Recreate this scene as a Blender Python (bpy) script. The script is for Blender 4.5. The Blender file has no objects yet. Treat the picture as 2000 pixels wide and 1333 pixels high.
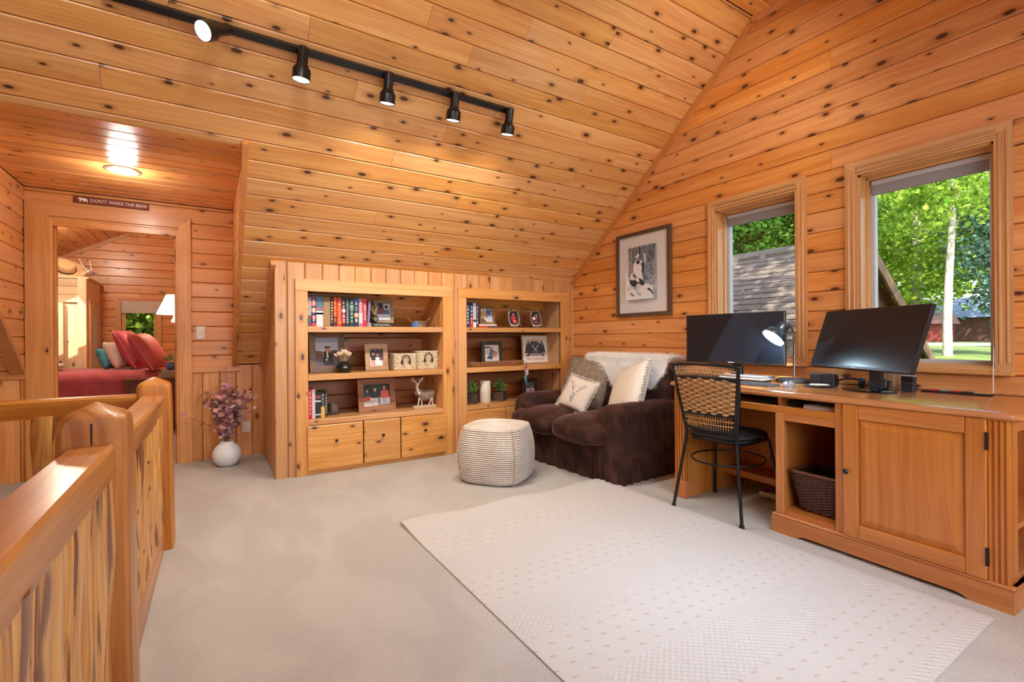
import bpy, math, random
import numpy as np
from mathutils import Vector, Matrix
random.seed(7); R = random.Random(11)
sc = bpy.context.scene
COL = sc.collection
PI = math.pi

# ------------------------------------------------------------------ camera
f_px, yaw, pitch, roll, cy_px = 935.19, math.radians(32.2984), 0.0, math.radians(-0.4114), 660.53
EYE = 1.08
fw = Vector((math.sin(yaw)*math.cos(pitch), math.cos(yaw)*math.cos(pitch), math.sin(pitch)))
rt = Vector((math.cos(yaw), -math.sin(yaw), 0)); up = rt.cross(fw)
rt2 = rt*math.cos(roll)+up*math.sin(roll); up2 = up*math.cos(roll)-rt*math.sin(roll)
cam = bpy.data.cameras.new('camera'); co = bpy.data.objects.new('camera', cam); COL.objects.link(co)
cam.sensor_width = 36.0; cam.lens = f_px/2000*36.0
cam.shift_y = (cy_px-666.5)/2000; cam.clip_start = 0.02; cam.clip_end = 500
co.matrix_world = Matrix(((rt2.x, up2.x, -fw.x, 0), (rt2.y, up2.y, -fw.y, 0), (rt2.z, up2.z, -fw.z, EYE), (0, 0, 0, 1)))
sc.camera = co

# ------------------------------------------------------------------ world, sun, added fill lights, exposure
sc.view_settings.view_transform = 'Standard'; sc.view_settings.look = 'None'
sc.view_settings.exposure = 0.13; sc.view_settings.gamma = 1.0; sc.view_settings.use_curve_mapping = False
sc.cycles.max_bounces = 6; sc.cycles.diffuse_bounces = 4; sc.cycles.glossy_bounces = 2; sc.cycles.use_adaptive_sampling = True; sc.cycles.adaptive_threshold = .08; sc.cycles.use_light_tree = False
sc.cycles.transparent_max_bounces = 12; sc.cycles.transmission_bounces = 4
sc.cycles.sample_clamp_indirect = 4.0; sc.cycles.caustics_reflective = False; sc.cycles.caustics_refractive = False
sc.cycles.use_denoising = True
w = bpy.data.worlds.new('sky'); sc.world = w; w.use_nodes = True
wn = w.node_tree; bg = wn.nodes['Background']
sk = wn.nodes.new('ShaderNodeTexSky'); sk.sky_type = 'NISHITA'; sk.sun_disc = False
sk.sun_elevation = math.radians(48); sk.sun_rotation = math.radians(225); sk.air_density = 1.0; sk.dust_density = 2.5
wn.links.new(sk.outputs[0], bg.inputs[0]); bg.inputs[1].default_value = 0.55
SUN_DIR = Vector((0.47, 0.47, -0.747)).normalized()
def add_light(name, kind, loc, energy, color, direction=None, **kw):
    l = bpy.data.lights.new(name, kind); l.energy = energy; l.color = color
    for k, v in kw.items(): setattr(l, k, v)
    o = bpy.data.objects.new(name, l); COL.objects.link(o); o.location = loc
    if direction is not None: o.rotation_euler = Vector(direction).to_track_quat('-Z', 'Y').to_euler()
    return o
add_light('sun', 'SUN', (0, 0, 20), 10.0, (1.0, 0.93, 0.82), SUN_DIR, angle=0.009)
# added fill lights at invented windows behind the camera and above the rug
add_light('added_dormer_fill', 'AREA', (1.15, -1.06, 1.55), 42, (0.88, 0.94, 1.0), (0.0, 1, 0.10), shape='RECTANGLE', size=2.6, size_y=1.15)
add_light('added_roof_fill', 'AREA', (1.75, 0.55, 2.80), 5.5, (0.62, 0.80, 1.0), (0.0, 0.25, -1), shape='RECTANGLE', size=0.75, size_y=0.75, spread=math.radians(50))

# ------------------------------------------------------------------ helpers: materials
def S(r, g, b):
    f = lambda c: (c/255/12.92) if c/255 <= .04045 else ((c/255+.055)/1.055)**2.4
    return (f(r), f(g), f(b), 1)
def nd(nt, t, **kw):
    n = nt.nodes.new(t)
    for k, v in kw.items():
        if k.startswith('i_'):
            key = k[2:]; key = int(key) if key.isdigit() else key.replace('_', ' ')
            n.inputs[key].default_value = v
        else: setattr(n, k, v)
    return n
def newmat(name):
    m = bpy.data.materials.new(name); m.use_nodes = True
    return m, m.node_tree, m.node_tree.nodes['Principled BSDF']
def math_(nt, op, a, b=None, c=None, clamp=False):
    n = nt.nodes.new('ShaderNodeMath'); n.operation = op; n.use_clamp = clamp
    for i, v in enumerate((a, b, c)):
        if v is None: continue
        if isinstance(v, (int, float)): n.inputs[i].default_value = v
        else: nt.links.new(v, n.inputs[i])
    return n.outputs[0]
def maprange(nt, v, a, b, c=0.0, d=1.0):
    n = nt.nodes.new('ShaderNodeMapRange'); n.interpolation_type = 'SMOOTHSTEP'
    nt.links.new(v, n.inputs[0])
    for i, x in enumerate((a, b, c, d)): n.inputs[i+1].default_value = x
    return n.outputs[0]
def mixc(nt, fac, a, b, mode='MIX'):
    n = nt.nodes.new('ShaderNodeMix'); n.data_type = 'RGBA'; n.blend_type = mode
    for sock, v in ((n.inputs['Factor'], fac), (n.inputs[6], a), (n.inputs[7], b)):
        if isinstance(v, (int, float)): sock.default_value = v
        elif isinstance(v, tuple): sock.default_value = v
        else: nt.links.new(v, sock)
    return n.outputs[2]
def bump(nt, bs, h, strength=.3, dist=.01):
    b = nd(nt, 'ShaderNodeBump', i_Strength=strength, i_Distance=dist); nt.links.new(h, b.inputs['Height']); nt.links.new(b.outputs[0], bs.inputs['Normal'])
def plain(name, col, rough=.5, metal=0.0, noise=0.0, nscale=40.0, bmp=0.0, emit=0.0, sheen=0.0, coat=0.0, spec=None, trans=0.0):
    m, nt, bs = newmat(name)
    bs.inputs['Base Color'].default_value = col; bs.inputs['Roughness'].default_value = rough; bs.inputs['Metallic'].default_value = metal
    if spec is not None: bs.inputs['Specular IOR Level'].default_value = spec
    if coat: bs.inputs['Coat Weight'].default_value = coat; bs.inputs['Coat Roughness'].default_value = .12
    if sheen: bs.inputs['Sheen Weight'].default_value = sheen; bs.inputs['Sheen Roughness'].default_value = .35
    if trans: bs.inputs['Transmission Weight'].default_value = trans
    if emit: bs.inputs['Emission Color'].default_value = col; bs.inputs['Emission Strength'].default_value = emit
    if noise or bmp:
        tc = nd(nt, 'ShaderNodeTexCoord'); nz = nd(nt, 'ShaderNodeTexNoise', i_Scale=nscale, i_Detail=3.0)
        nt.links.new(tc.outputs['Object'], nz.inputs['Vector'])
        if noise:
            d = tuple(c*(1-noise) for c in col[:3])+(1,); l = tuple(min(1, c*(1+noise)) for c in col[:3])+(1,)
            nt.links.new(mixc(nt, maprange(nt, nz.outputs['Fac'], .3, .7), d, l), bs.inputs['Base Color'])
        if bmp: bump(nt, bs, nz.outputs['Fac'], bmp, .01)
    return m
def woodcoord(nt, axis):
    tc = nd(nt, 'ShaderNodeTexCoord'); sp = nd(nt, 'ShaderNodeSeparateXYZ'); nt.links.new(tc.outputs['Object'], sp.inputs[0])
    x, y, z = sp.outputs
    lo, a, b = {'x': (x, y, z), 'y': (y, x, z), 'z': (z, x, y)}[axis]
    oi = nd(nt, 'ShaderNodeObjectInfo'); rnd = oi.outputs['Random']
    lo = math_(nt, 'MULTIPLY_ADD', rnd, 37.0, lo)
    cr = math_(nt, 'ADD', a, b); cr = math_(nt, 'MULTIPLY_ADD', rnd, 13.7, cr)
    return lo, cr, rnd
def comb(nt, a, b, c=0.0):
    n = nt.nodes.new('ShaderNodeCombineXYZ')
    for i, v in enumerate((a, b, c)):
        if isinstance(v, (int, float)): n.inputs[i].default_value = v
        else: nt.links.new(v, n.inputs[i])
    return n.outputs[0]
def wood(name, cA, cB, axis='x', knots=.5, rough=.38, var=.16, kcol=S(82, 42, 22), grain=55.0, coat=.25, ksize=1.0, kd=(3.6, 7.6)):
    m, nt, bs = newmat(name)
    lo, cr, rnd = woodcoord(nt, axis)
    wob = nd(nt, 'ShaderNodeTexNoise', i_Scale=1.0, i_Detail=1.0)
    nt.links.new(comb(nt, math_(nt, 'MULTIPLY', lo, 1.6), math_(nt, 'MULTIPLY', cr, 5.0)), wob.inputs['Vector'])
    crw = math_(nt, 'MULTIPLY_ADD', wob.outputs['Fac'], .09, cr)
    g1 = nd(nt, 'ShaderNodeTexNoise', i_Scale=1.0, i_Detail=3.0, i_Roughness=.6)
    nt.links.new(comb(nt, math_(nt, 'MULTIPLY', lo, 1.5), math_(nt, 'MULTIPLY', crw, grain)), g1.inputs['Vector'])
    g2 = nd(nt, 'ShaderNodeTexNoise', i_Scale=1.0, i_Detail=2.0)
    nt.links.new(comb(nt, math_(nt, 'MULTIPLY', lo, .9), math_(nt, 'MULTIPLY', crw, 11.0)), g2.inputs['Vector'])
    g = math_(nt, 'ADD', math_(nt, 'MULTIPLY', g1.outputs['Fac'], .5), math_(nt, 'MULTIPLY', g2.outputs['Fac'], .5))
    col = mixc(nt, maprange(nt, g, .30, .68), cA, cB)
    # board to board variation
    rr = nd(nt, 'ShaderNodeTexWhiteNoise', noise_dimensions='1D'); nt.links.new(rnd, rr.inputs['W'])
    hs = nd(nt, 'ShaderNodeHueSaturation', i_Hue=.5)
    nt.links.new(math_(nt, 'MULTIPLY_ADD', rr.outputs['Value'], var*2, 1-var), hs.inputs['Value'])
    nt.links.new(math_(nt, 'MULTIPLY_ADD', rnd, .10, .95), hs.inputs['Saturation'])
    nt.links.new(col, hs.inputs['Color']); col = hs.outputs[0]
    if knots > 0:
        vo = nd(nt, 'ShaderNodeTexVoronoi', voronoi_dimensions='2D', i_Scale=1.0, i_Randomness=.9)
        nt.links.new(comb(nt, math_(nt, 'MULTIPLY', lo, kd[0]), math_(nt, 'MULTIPLY', cr, kd[1])), vo.inputs['Vector'])
        sc_ = nd(nt, 'ShaderNodeSeparateColor'); nt.links.new(vo.outputs['Color'], sc_.inputs[0])
        keep = math_(nt, 'LESS_THAN', sc_.outputs[0], knots)
        size = math_(nt, 'MULTIPLY_ADD', sc_.outputs[1], .085*ksize, .035*ksize)
        d = math_(nt, 'DIVIDE', vo.outputs['Distance'], size)
        core = math_(nt, 'MULTIPLY', maprange(nt, d, 1.0, .55), keep)
        halo = math_(nt, 'MULTIPLY', maprange(nt, d, 2.6, .7), math_(nt, 'MULTIPLY', keep, .55))
        col = mixc(nt, halo, col, mixc(nt, .5, cB, kcol, 'MIX'))
        col = mixc(nt, core, col, kcol)
    nt.links.new(col, bs.inputs['Base Color'])
    bs.inputs['Roughness'].default_value = rough
    bs.inputs['Coat Weight'].default_value = coat; bs.inputs['Coat Roughness'].default_value = .22
    bump(nt, bs, g1.outputs['Fac'], .06, .004)
    return m
M = {}
M['ceil'] = wood('cedar_ceiling', S(240, 186, 116), S(216, 146, 78), knots=.85, var=.09, ksize=1.12)
M['wall'] = wood('cedar_wall', S(234, 170, 102), S(210, 134, 70), knots=.72, var=.08, ksize=1.12)
M['wallv'] = wood('cedar_wainscot', S(226, 168, 106), S(202, 132, 72), knots=.42)
M['knee'] = wood('cedar_knee', S(212, 162, 108), S(192, 134, 80), knots=.40, rough=.42)
M['casX'] = wood('cedar_case_x', S(224, 170, 108), S(202, 138, 76), 'x', knots=.30)
M['casY'] = wood('cedar_case_y', S(222, 168, 106), S(200, 136, 74), 'y', knots=.30)
M['casZ'] = wood('cedar_case_z', S(224, 170, 108), S(202, 138, 76), 'z', knots=.30)
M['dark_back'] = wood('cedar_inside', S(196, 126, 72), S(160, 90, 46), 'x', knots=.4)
M['draw'] = wood('cedar_drawer', S(228, 174, 108), S(204, 140, 76), 'x', knots=.7, ksize=1.1)
M['trimx'] = wood('cedar_trim_x', S(220, 158, 96), S(198, 126, 68), 'x', knots=.12)
M['trimz'] = wood('cedar_trim_z', S(222, 164, 98), S(200, 132, 68), 'z', knots=.10)
M['oakx'] = wood('oak_x', S(200, 132, 66), S(174, 102, 44), 'x', knots=0, grain=80, rough=.32, var=.05)
M['oaky'] = wood('oak_y', S(200, 132, 66), S(174, 102, 44), 'y', knots=0, grain=80, rough=.32, var=.05)
M['oakz'] = wood('oak_z', S(200, 132, 66), S(174, 102, 44), 'z', knots=0, grain=80, rough=.32, var=.05)
M['oaktop'] = wood('oak_top', S(206, 140, 74), S(178, 108, 50), 'x', knots=0, grain=80, rough=.2, var=.05, coat=.6)
M['wincy'] = wood('pale_oak_y', S(226, 176, 118), S(200, 144, 88), 'y', knots=0, grain=90, rough=.35, var=.04)
M['wincz'] = wood('pale_oak_z', S(226, 176, 118), S(200, 144, 88), 'z', knots=0, grain=90, rough=.35, var=.04)
M['railx'] = wood('rail_x', S(208, 140, 64), S(152, 86, 30), 'x', knots=.1, grain=40, rough=.36, coat=.3, var=.05)
M['raily'] = wood('rail_y', S(208, 140, 64), S(152, 86, 30), 'y', knots=.1, grain=40, rough=.36, coat=.3, var=.05)
M['railz'] = wood('rail_z', S(206, 138, 64), S(150, 84, 32), 'z', knots=.12, grain=40, rough=.38, coat=.25, var=.05)
def logmat():
    m, nt, bs = newmat('peeled_log')
    lo, cr, rnd = woodcoord(nt, 'z')
    n1 = nd(nt, 'ShaderNodeTexNoise', i_Scale=1.0, i_Detail=3.0, i_Distortion=.8)
    nt.links.new(comb(nt, math_(nt, 'MULTIPLY', lo, 2.6), math_(nt, 'MULTIPLY', cr, 20.0)), n1.inputs['Vector'])
    n2 = nd(nt, 'ShaderNodeTexNoise', i_Scale=1.0, i_Detail=4.0)
    nt.links.new(comb(nt, math_(nt, 'MULTIPLY', lo, 3.0), math_(nt, 'MULTIPLY', cr, 90.0)), n2.inputs['Vector'])
    c = mixc(nt, maprange(nt, n2.outputs['Fac'], .3, .7), S(226, 172, 98), S(192, 128, 58))
    c = mixc(nt, maprange(nt, n1.outputs['Fac'], .54, .62), c, S(122, 70, 42))
    vo = nd(nt, 'ShaderNodeTexVoronoi', voronoi_dimensions='2D', i_Scale=1.0)
    nt.links.new(comb(nt, math_(nt, 'MULTIPLY', lo, 4.0), math_(nt, 'MULTIPLY', cr, 5.0)), vo.inputs['Vector'])
    c = mixc(nt, maprange(nt, vo.outputs['Distance'], .045, .02), c, S(60, 34, 20))
    nt.links.new(c, bs.inputs['Base Color']); bs.inputs['Roughness'].default_value = .34; bs.inputs['Coat Weight'].default_value = .35
    bump(nt, bs, n1.outputs['Fac'], .35, .01)
    return m
M['log'] = logmat()
def carpetmat():
    m, nt, bs = newmat('carpet'); tc = nd(nt, 'ShaderNodeTexCoord')
    n1 = nd(nt, 'ShaderNodeTexNoise', i_Scale=220.0, i_Detail=2.0); nt.links.new(tc.outputs['Object'], n1.inputs['Vector'])
    mp = nd(nt, 'ShaderNodeMapping'); mp.inputs['Scale'].default_value = (1.4, .7, 1); nt.links.new(tc.outputs['Object'], mp.inputs[0])
    n2 = nd(nt, 'ShaderNodeTexNoise', i_Scale=2.2, i_Detail=3.0, i_Distortion=.6); nt.links.new(mp.outputs[0], n2.inputs['Vector'])
    c = mixc(nt, maprange(nt, n1.outputs['Fac'], .3, .7), S(180, 177, 171), S(200, 197, 191))
    c = mixc(nt, math_(nt, 'MULTIPLY', maprange(nt, n2.outputs['Fac'], .42, .62), .30), c, S(216, 213, 206))
    nt.links.new(c, bs.inputs['Base Color']); bs.inputs['Roughness'].default_value = .95; bs.inputs['Specular IOR Level'].default_value = .1
    bump(nt, bs, n1.outputs['Fac'], .7, .012)
    return m
M['carpet'] = carpetmat()
def rugmat():
    m, nt, bs = newmat('rug_wool'); tc = nd(nt, 'ShaderNodeTexCoord'); sp = nd(nt, 'ShaderNodeSeparateXYZ'); nt.links.new(tc.outputs['Object'], sp.inputs[0])
    x, y = sp.outputs[0], sp.outputs[1]
    # bands across the rug (in y); in some bands ticks on a staggered grid, between them fine loop rows
    band = math_(nt, 'FRACT', math_(nt, 'MULTIPLY', y, 1/.52))
    inband = math_(nt, 'MULTIPLY', math_(nt, 'GREATER_THAN', band, .10), math_(nt, 'LESS_THAN', band, .62))
    gy = math_(nt, 'MULTIPLY', y, 1/.058); row = math_(nt, 'FLOOR', gy)
    gx = math_(nt, 'ADD', math_(nt, 'MULTIPLY', x, 1/.075), math_(nt, 'MULTIPLY', row, .5))
    fx = math_(nt, 'SUBTRACT', math_(nt, 'FRACT', gx), .5); fy = math_(nt, 'SUBTRACT', math_(nt, 'FRACT', gy), .5)
    t = math_(nt, 'MULTIPLY', math_(nt, 'LESS_THAN', math_(nt, 'ABSOLUTE', fx), .15), math_(nt, 'LESS_THAN', math_(nt, 'ABSOLUTE', math_(nt, 'ADD', fy, math_(nt, 'MULTIPLY', fx, .35))), .085))
    tick = math_(nt, 'MULTIPLY', t, inband)
    lx = math_(nt, 'SINE', math_(nt, 'MULTIPLY', x, 2*PI/.030)); ly = math_(nt, 'SINE', math_(nt, 'MULTIPLY', y, 2*PI/.024))
    loops = math_(nt, 'MULTIPLY', math_(nt, 'MULTIPLY', lx, ly), math_(nt, 'SUBTRACT', 1.0, inband))
    n1 = nd(nt, 'ShaderNodeTexNoise', i_Scale=260.0, i_Detail=2.0); nt.links.new(tc.outputs['Object'], n1.inputs['Vector'])
    c = mixc(nt, n1.outputs['Fac'], S(192, 191, 187), S(209, 208, 204))
    c = mixc(nt, math_(nt, 'MULTIPLY', tick, .7), c, S(188, 168, 142))
    nt.links.new(c, bs.inputs['Base Color']); bs.inputs['Roughness'].default_value = .95; bs.inputs['Specular IOR Level'].default_value = .1
    h = math_(nt, 'ADD', math_(nt, 'MULTIPLY', tick, -.8), math_(nt, 'MULTIPLY', loops, .35)); h = math_(nt, 'ADD', h, math_(nt, 'MULTIPLY', n1.outputs['Fac'], .5))
    bump(nt, bs, h, .6, .008)
    return m
M['rug'] = rugmat()
def glassmat():
    m = bpy.data.materials.new('window_glass'); m.use_nodes = True; nt = m.node_tree; nt.nodes.clear()
    o = nd(nt, 'ShaderNodeOutputMaterial'); mx = nd(nt, 'ShaderNodeMixShader'); t = nd(nt, 'ShaderNodeBsdfTransparent'); g = nd(nt, 'ShaderNodeBsdfGlossy', i_Roughness=.02)
    lw = nd(nt, 'ShaderNodeLayerWeight', i_Blend=.5); nt.links.new(math_(nt, 'MULTIPLY_ADD', math_(nt, 'POWER', lw.outputs['Facing'], 5.0), .55, .025), mx.inputs[0])
    nt.links.new(t.outputs[0], mx.inputs[1]); nt.links.new(g.outputs[0], mx.inputs[2]); nt.links.new(mx.outputs[0], o.inputs[0])
    return m
M['glass'] = glassmat()
M['white'] = plain('white_paint', S(236, 236, 232), .45)
M['vinyl'] = plain('grey_vinyl', S(196, 198, 202), .4)
M['blind'] = plain('grey_shade_fabric', S(150, 152, 154), .7)
M['black'] = plain('black_metal', S(20, 20, 22), .35, spec=.5)
M['blackp'] = plain('black_plastic', S(26, 27, 30), .45)
M['iron'] = plain('dark_iron', S(38, 38, 42), .38, metal=.6)
M['chrome'] = plain('brushed_steel', S(190, 192, 196), .25, metal=1.0)
M['ivory'] = plain('ivory_plastic', S(232, 226, 208), .4)
M['dark'] = plain('dark_gap', S(30, 20, 14), .9)
M['paper'] = plain('paper', S(236, 232, 224), .8)
M['bulb'] = plain('lit_lamp_face', (1.0, .93, .82, 1), .4, emit=14.0)
M['bulbcool'] = plain('lit_cool_lamp_face', (.82, .93, 1.0, 1), .4, emit=18.0)

# ------------------------------------------------------------------ helpers: meshes and objects
class MB:
    def __init__(s): s.v = []; s.f = []; s.m = []
    def add(s, vs, fs, mi=0):
        o = len(s.v); s.v += [tuple(v) for v in vs]; s.f += [tuple(i+o for i in f) for f in fs]; s.m += [mi]*len(fs); return s
    def box(s, a, b, mi=0, bev=0.0):
        x0, y0, z0 = [min(p, q) for p, q in zip(a, b)]; x1, y1, z1 = [max(p, q) for p, q in zip(a, b)]
        if bev <= 0:
            vs = [(x0,y0,z0),(x1,y0,z0),(x1,y1,z0),(x0,y1,z0),(x0,y0,z1),(x1,y0,z1),(x1,y1,z1),(x0,y1,z1)]
            return s.add(vs, [(0,3,2,1),(4,5,6,7),(0,1,5,4),(1,2,6,5),(2,3,7,6),(3,0,4,7)], mi)
        b_ = min(bev, .49*min(x1-x0, y1-y0, z1-z0))
        return s.loops([oct_loop(x0+e, y0+e, x1-e, y1-e, b_, z) for e, z in ((b_*.7, z0), (0, z0+b_), (0, z1-b_), (b_*.7, z1))], mi)
    def loops(s, L, mi=0, cap=(True, True), closed=True):
        n = len(L[0]); o = len(s.v); fs = []
        for l in L: s.v += [tuple(p) for p in l]
        rng = range(n) if closed else range(n-1)
        for k in range(len(L)-1):
            for i in rng:
                j = (i+1) % n; fs.append((o+k*n+i, o+k*n+j, o+(k+1)*n+j, o+(k+1)*n+i))
        if cap[0]: fs.append(tuple(o+i for i in reversed(range(n))))
        if cap[1]: fs.append(tuple(o+(len(L)-1)*n+i for i in range(n)))
        s.f += fs; s.m += [mi]*len(fs); return s
    def tube(s, pts, r, n=8, mi=0, closed=False, flat=1.0):
        pts = [Vector(p) for p in pts]; rs = r if isinstance(r, (list, tuple)) else [r]*len(pts); L = []; prev = None
        for i, p in enumerate(pts):
            if closed: t = pts[(i+1) % len(pts)]-pts[i-1]
            else: t = (pts[min(i+1, len(pts)-1)]-pts[max(i-1, 0)])
            t.normalize()
            if prev is None:
                a = Vector((0, 0, 1)) if abs(t.z) < .9 else Vector((1, 0, 0)); u = t.cross(a).normalized()
            else: u = (prev-t*prev.dot(t)).normalized()
            prev = u; v = t.cross(u)
            L.append([p+(u*math.cos(2*PI*k/n)+v*math.sin(2*PI*k/n)*flat)*rs[i] for k in range(n)])
        if closed: L.append(L[0]); return s.loops(L, mi, (False, False))
        return s.loops(L, mi)
    def lathe(s, prof, n=24, c=(0, 0, 0), mi=0, cap=(True, True)):
        return s.loops([[(c[0]+r*math.cos(2*PI*k/n), c[1]+r*math.sin(2*PI*k/n), c[2]+z) for k in range(n)] for r, z in prof], mi, cap)
    def prism(s, poly, axis, a, b, mi=0):
        mk = {'x': lambda t, p: (t, p[0], p[1]), 'y': lambda t, p: (p[0], t, p[1]), 'z': lambda t, p: (p[0], p[1], t)}[axis]
        return s.loops([[mk(a, p) for p in poly], [mk(b, p) for p in poly]], mi)
    def mesh(s, name, mats, smooth=False):
        me = bpy.data.meshes.new(name); me.from_pydata(s.v, [], s.f)
        for m in (mats if isinstance(mats, (list, tuple)) else [mats]): me.materials.append(M[m] if isinstance(m, str) else m)
        if any(s.m): me.polygons.foreach_set('material_index', s.m)
        me.validate(); fix_normals(me)
        if smooth: smooth_by_angle(me, smooth if isinstance(smooth, float) else 40.0)
        me.update(); return me
    def build(s, name, mats, parent=None, smooth=False, loc=None, rot=None):
        return link(name, s.mesh(name, mats, smooth), parent, loc, rot)
import bmesh
def fix_normals(me):
    bm = bmesh.new(); bm.from_mesh(me); bmesh.ops.recalc_face_normals(bm, faces=bm.faces); bm.to_mesh(me); bm.free()
def smooth_by_angle(me, ang):
    me.polygons.foreach_set('use_smooth', [True]*len(me.polygons))
    bm = bmesh.new(); bm.from_mesh(me); a = math.radians(ang)
    for e in bm.edges:
        if len(e.link_faces) == 2: e.smooth = e.calc_face_angle(0) < a
    bm.to_mesh(me); bm.free()
def oct_loop(x0, y0, x1, y1, b, z):
    return [(x0+b, y0, z), (x1-b, y0, z), (x1, y0+b, z), (x1, y1-b, z), (x1-b, y1, z), (x0+b, y1, z), (x0, y1-b, z), (x0, y0+b, z)]
def link(name, data, parent=None, loc=None, rot=None):
    o = bpy.data.objects.new(name, data); COL.objects.link(o)
    if parent is not None: o.parent = parent
    if loc is not None: o.location = loc
    if rot is not None: o.rotation_euler = rot
    return o
def tag(o, label, cat, group=None, kind=None):
    o['label'] = label; o['category'] = cat
    if group: o['group'] = group
    if kind: o['kind'] = kind
    return o
def thing(name, label, cat, loc=(0, 0, 0), rz=0.0, group=None, kind=None):
    return tag(link(name, None, None, loc, (0, 0, rz)), label, cat, group, kind)
def stuff(o): o['kind'] = 'stuff'; return o
def soft(cx, cy, cz, sx, sy, sz, e=4.0, nu=28, nv=18, disp=None, e2=None):
    """rounded box as a superellipsoid; sx.. are full sizes"""
    mb = MB(); e2 = e2 or e; L = []
    sg = lambda v, p: math.copysign(abs(v)**p, v)
    for j in range(1, nv):
        ph = -PI/2+PI*j/nv; row = []
        for i in range(nu):
            th = 2*PI*i/nu
            x = sg(math.cos(ph), 2/e2)*sg(math.cos(th), 2/e); y = sg(math.cos(ph), 2/e2)*sg(math.sin(th), 2/e); z = sg(math.sin(ph), 2/e2)
            p = Vector((cx+x*sx/2, cy+y*sy/2, cz+z*sz/2))
            if disp: p = disp(p, Vector((x, y, z)))
            row.append(p)
        L.append(row)
    mb.loops(L, 0, (True, True)); return mb
def pillow(w, h, t, n=16, disp=None, pinch=.12):
    """square cushion in the local XZ plane, thickness along Y"""
    mb = MB()
    for side in (-1, 1):
        vs = []; fs = []
        for j in range(n+1):
            for i in range(n+1):
                u = -1+2*i/n; v = -1+2*j/n
                k = (1-abs(u)**2.6)*(1-abs(v)**2.6); th = t/2*max(0, k)**.45
                sx = 1-pinch*(1-v*v)*abs(u)**3*0 - pinch*.5*(1-abs(v)**2)*(abs(u)**2); sz = 1-pinch*.5*(1-abs(u)**2)*(abs(v)**2)
                p = Vector((u*w/2*sx, side*th, v*h/2*sz))
                if disp: p = disp(p, u, v, side)
                vs.append(p)
        for j in range(n):
            for i in range(n):
                a = j*(n+1)+i; fs.append((a, a+1, a+n+2, a+n+1) if side < 0 else (a, a+n+1, a+n+2, a+1))
        mb.add(vs, fs)
    return mb
def weld(me, d=1e-4):
    bm = bmesh.new(); bm.from_mesh(me); bmesh.ops.remove_doubles(bm, verts=bm.verts, dist=d); bmesh.ops.recalc_face_normals(bm, faces=bm.faces); bm.to_mesh(me); bm.free()
def fur_mesh(name, base_mesh, mat, count, length, width=.0012, seed=1, droop=.4, filt=None, curl=.5):
    """short hair as thin blades standing on base_mesh (joined, nobody could count them)"""
    rr = np.random.RandomState(seed); base_mesh.calc_loop_triangles()
    V = np.array([v.co[:] for v in base_mesh.vertices]); T = np.array([t.vertices[:] for t in base_mesh.loop_triangles])
    a, b, c = V[T[:, 0]], V[T[:, 1]], V[T[:, 2]]; nn = np.cross(b-a, c-a); ar = np.linalg.norm(nn, axis=1)
    nn = nn/np.maximum(ar[:, None], 1e-12); k = rr.choice(len(T), count, p=ar/ar.sum())
    u = rr.rand(count, 1); v = rr.rand(count, 1); fl = (u+v) > 1; u = np.where(fl, 1-u, u); v = np.where(fl, 1-v, v)
    P = a[k]+u*(b[k]-a[k])+v*(c[k]-a[k]); Nn = nn[k]
    if filt is not None:
        msk = filt(P, Nn); P, Nn = P[msk], Nn[msk]; count = len(P)
    D = Nn+curl*rr.randn(count, 3)*.6+np.array([0, 0, -droop]); D /= np.linalg.norm(D, axis=1)[:, None]
    Lh = length*(.6+.8*rr.rand(count, 1)); sd = np.cross(D, rr.randn(count, 3)); sd /= np.maximum(np.linalg.norm(sd, axis=1)[:, None], 1e-9)
    tip = P+D*Lh; verts = np.concatenate([P-sd*width, P+sd*width, tip], 1).reshape(-1, 3)
    me = bpy.data.meshes.new(name); me.from_pydata(verts.tolist(), [], np.arange(count*3).reshape(-1, 3).tolist())
    me.materials.append(mat); me.update(); return me
def text_mesh(txt, size, mat, extrude=.0006, align='CENTER', sx=1.0):
    cu = bpy.data.curves.new('lettering', 'FONT'); cu.body = txt; cu.size = size; cu.extrude = extrude; cu.align_x = align; cu.align_y = 'CENTER'; cu.resolution_u = 2
    t = bpy.data.objects.new('tmp', cu); COL.objects.link(t); dg = bpy.context.evaluated_depsgraph_get()
    me = bpy.data.meshes.new_from_object(t.evaluated_get(dg)); bpy.data.objects.remove(t)
    if sx != 1.0:
        for v in me.vertices: v.co.x *= sx
    me.materials.clear(); me.materials.append(mat); return me
_cm = {}
def C(r, g, b, rough=.6):
    k = (r, g, b, rough)
    if k not in _cm: _cm[k] = plain('colour_%d_%d_%d' % (r, g, b), S(r, g, b), rough)
    return _cm[k]
def flat_print(name, w, h, shapes, parent, loc=(0, 0, 0), rot=None, base=(236, 232, 224)):
    """a flat print in the local XZ plane (facing -Y), w x h, origin bottom centre; shapes = [(rgb, [(u,v)..])] in 0..1"""
    mb = MB(); mats = [C(*base)]; mb.add([(-w/2, 0, 0), (w/2, 0, 0), (w/2, 0, h), (-w/2, 0, h)], [(0, 1, 2, 3)])
    for i, (rgb, poly) in enumerate(shapes):
        m = C(*rgb)
        if m not in mats: mats.append(m)
        y = -.0003*(i+1); vs = [(-w/2+u*w, y, v*h) for u, v in poly]
        mb.add(vs, [tuple(range(len(vs)))], mats.index(m))
    me = bpy.data.meshes.new(name); me.from_pydata(mb.v, [], mb.f)
    for m in mats: me.materials.append(m)
    me.polygons.foreach_set('material_index', mb.m); me.update()
    return link(name, me, parent, loc, rot)
def ell(cx, cy, rx, ry, n=14): return [(cx+rx*math.cos(2*PI*i/n), cy+ry*math.sin(2*PI*i/n)) for i in range(n)]
def rect(x0, y0, x1, y1): return [(x0, y0), (x1, y0), (x1, y1), (x0, y1)]

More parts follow.
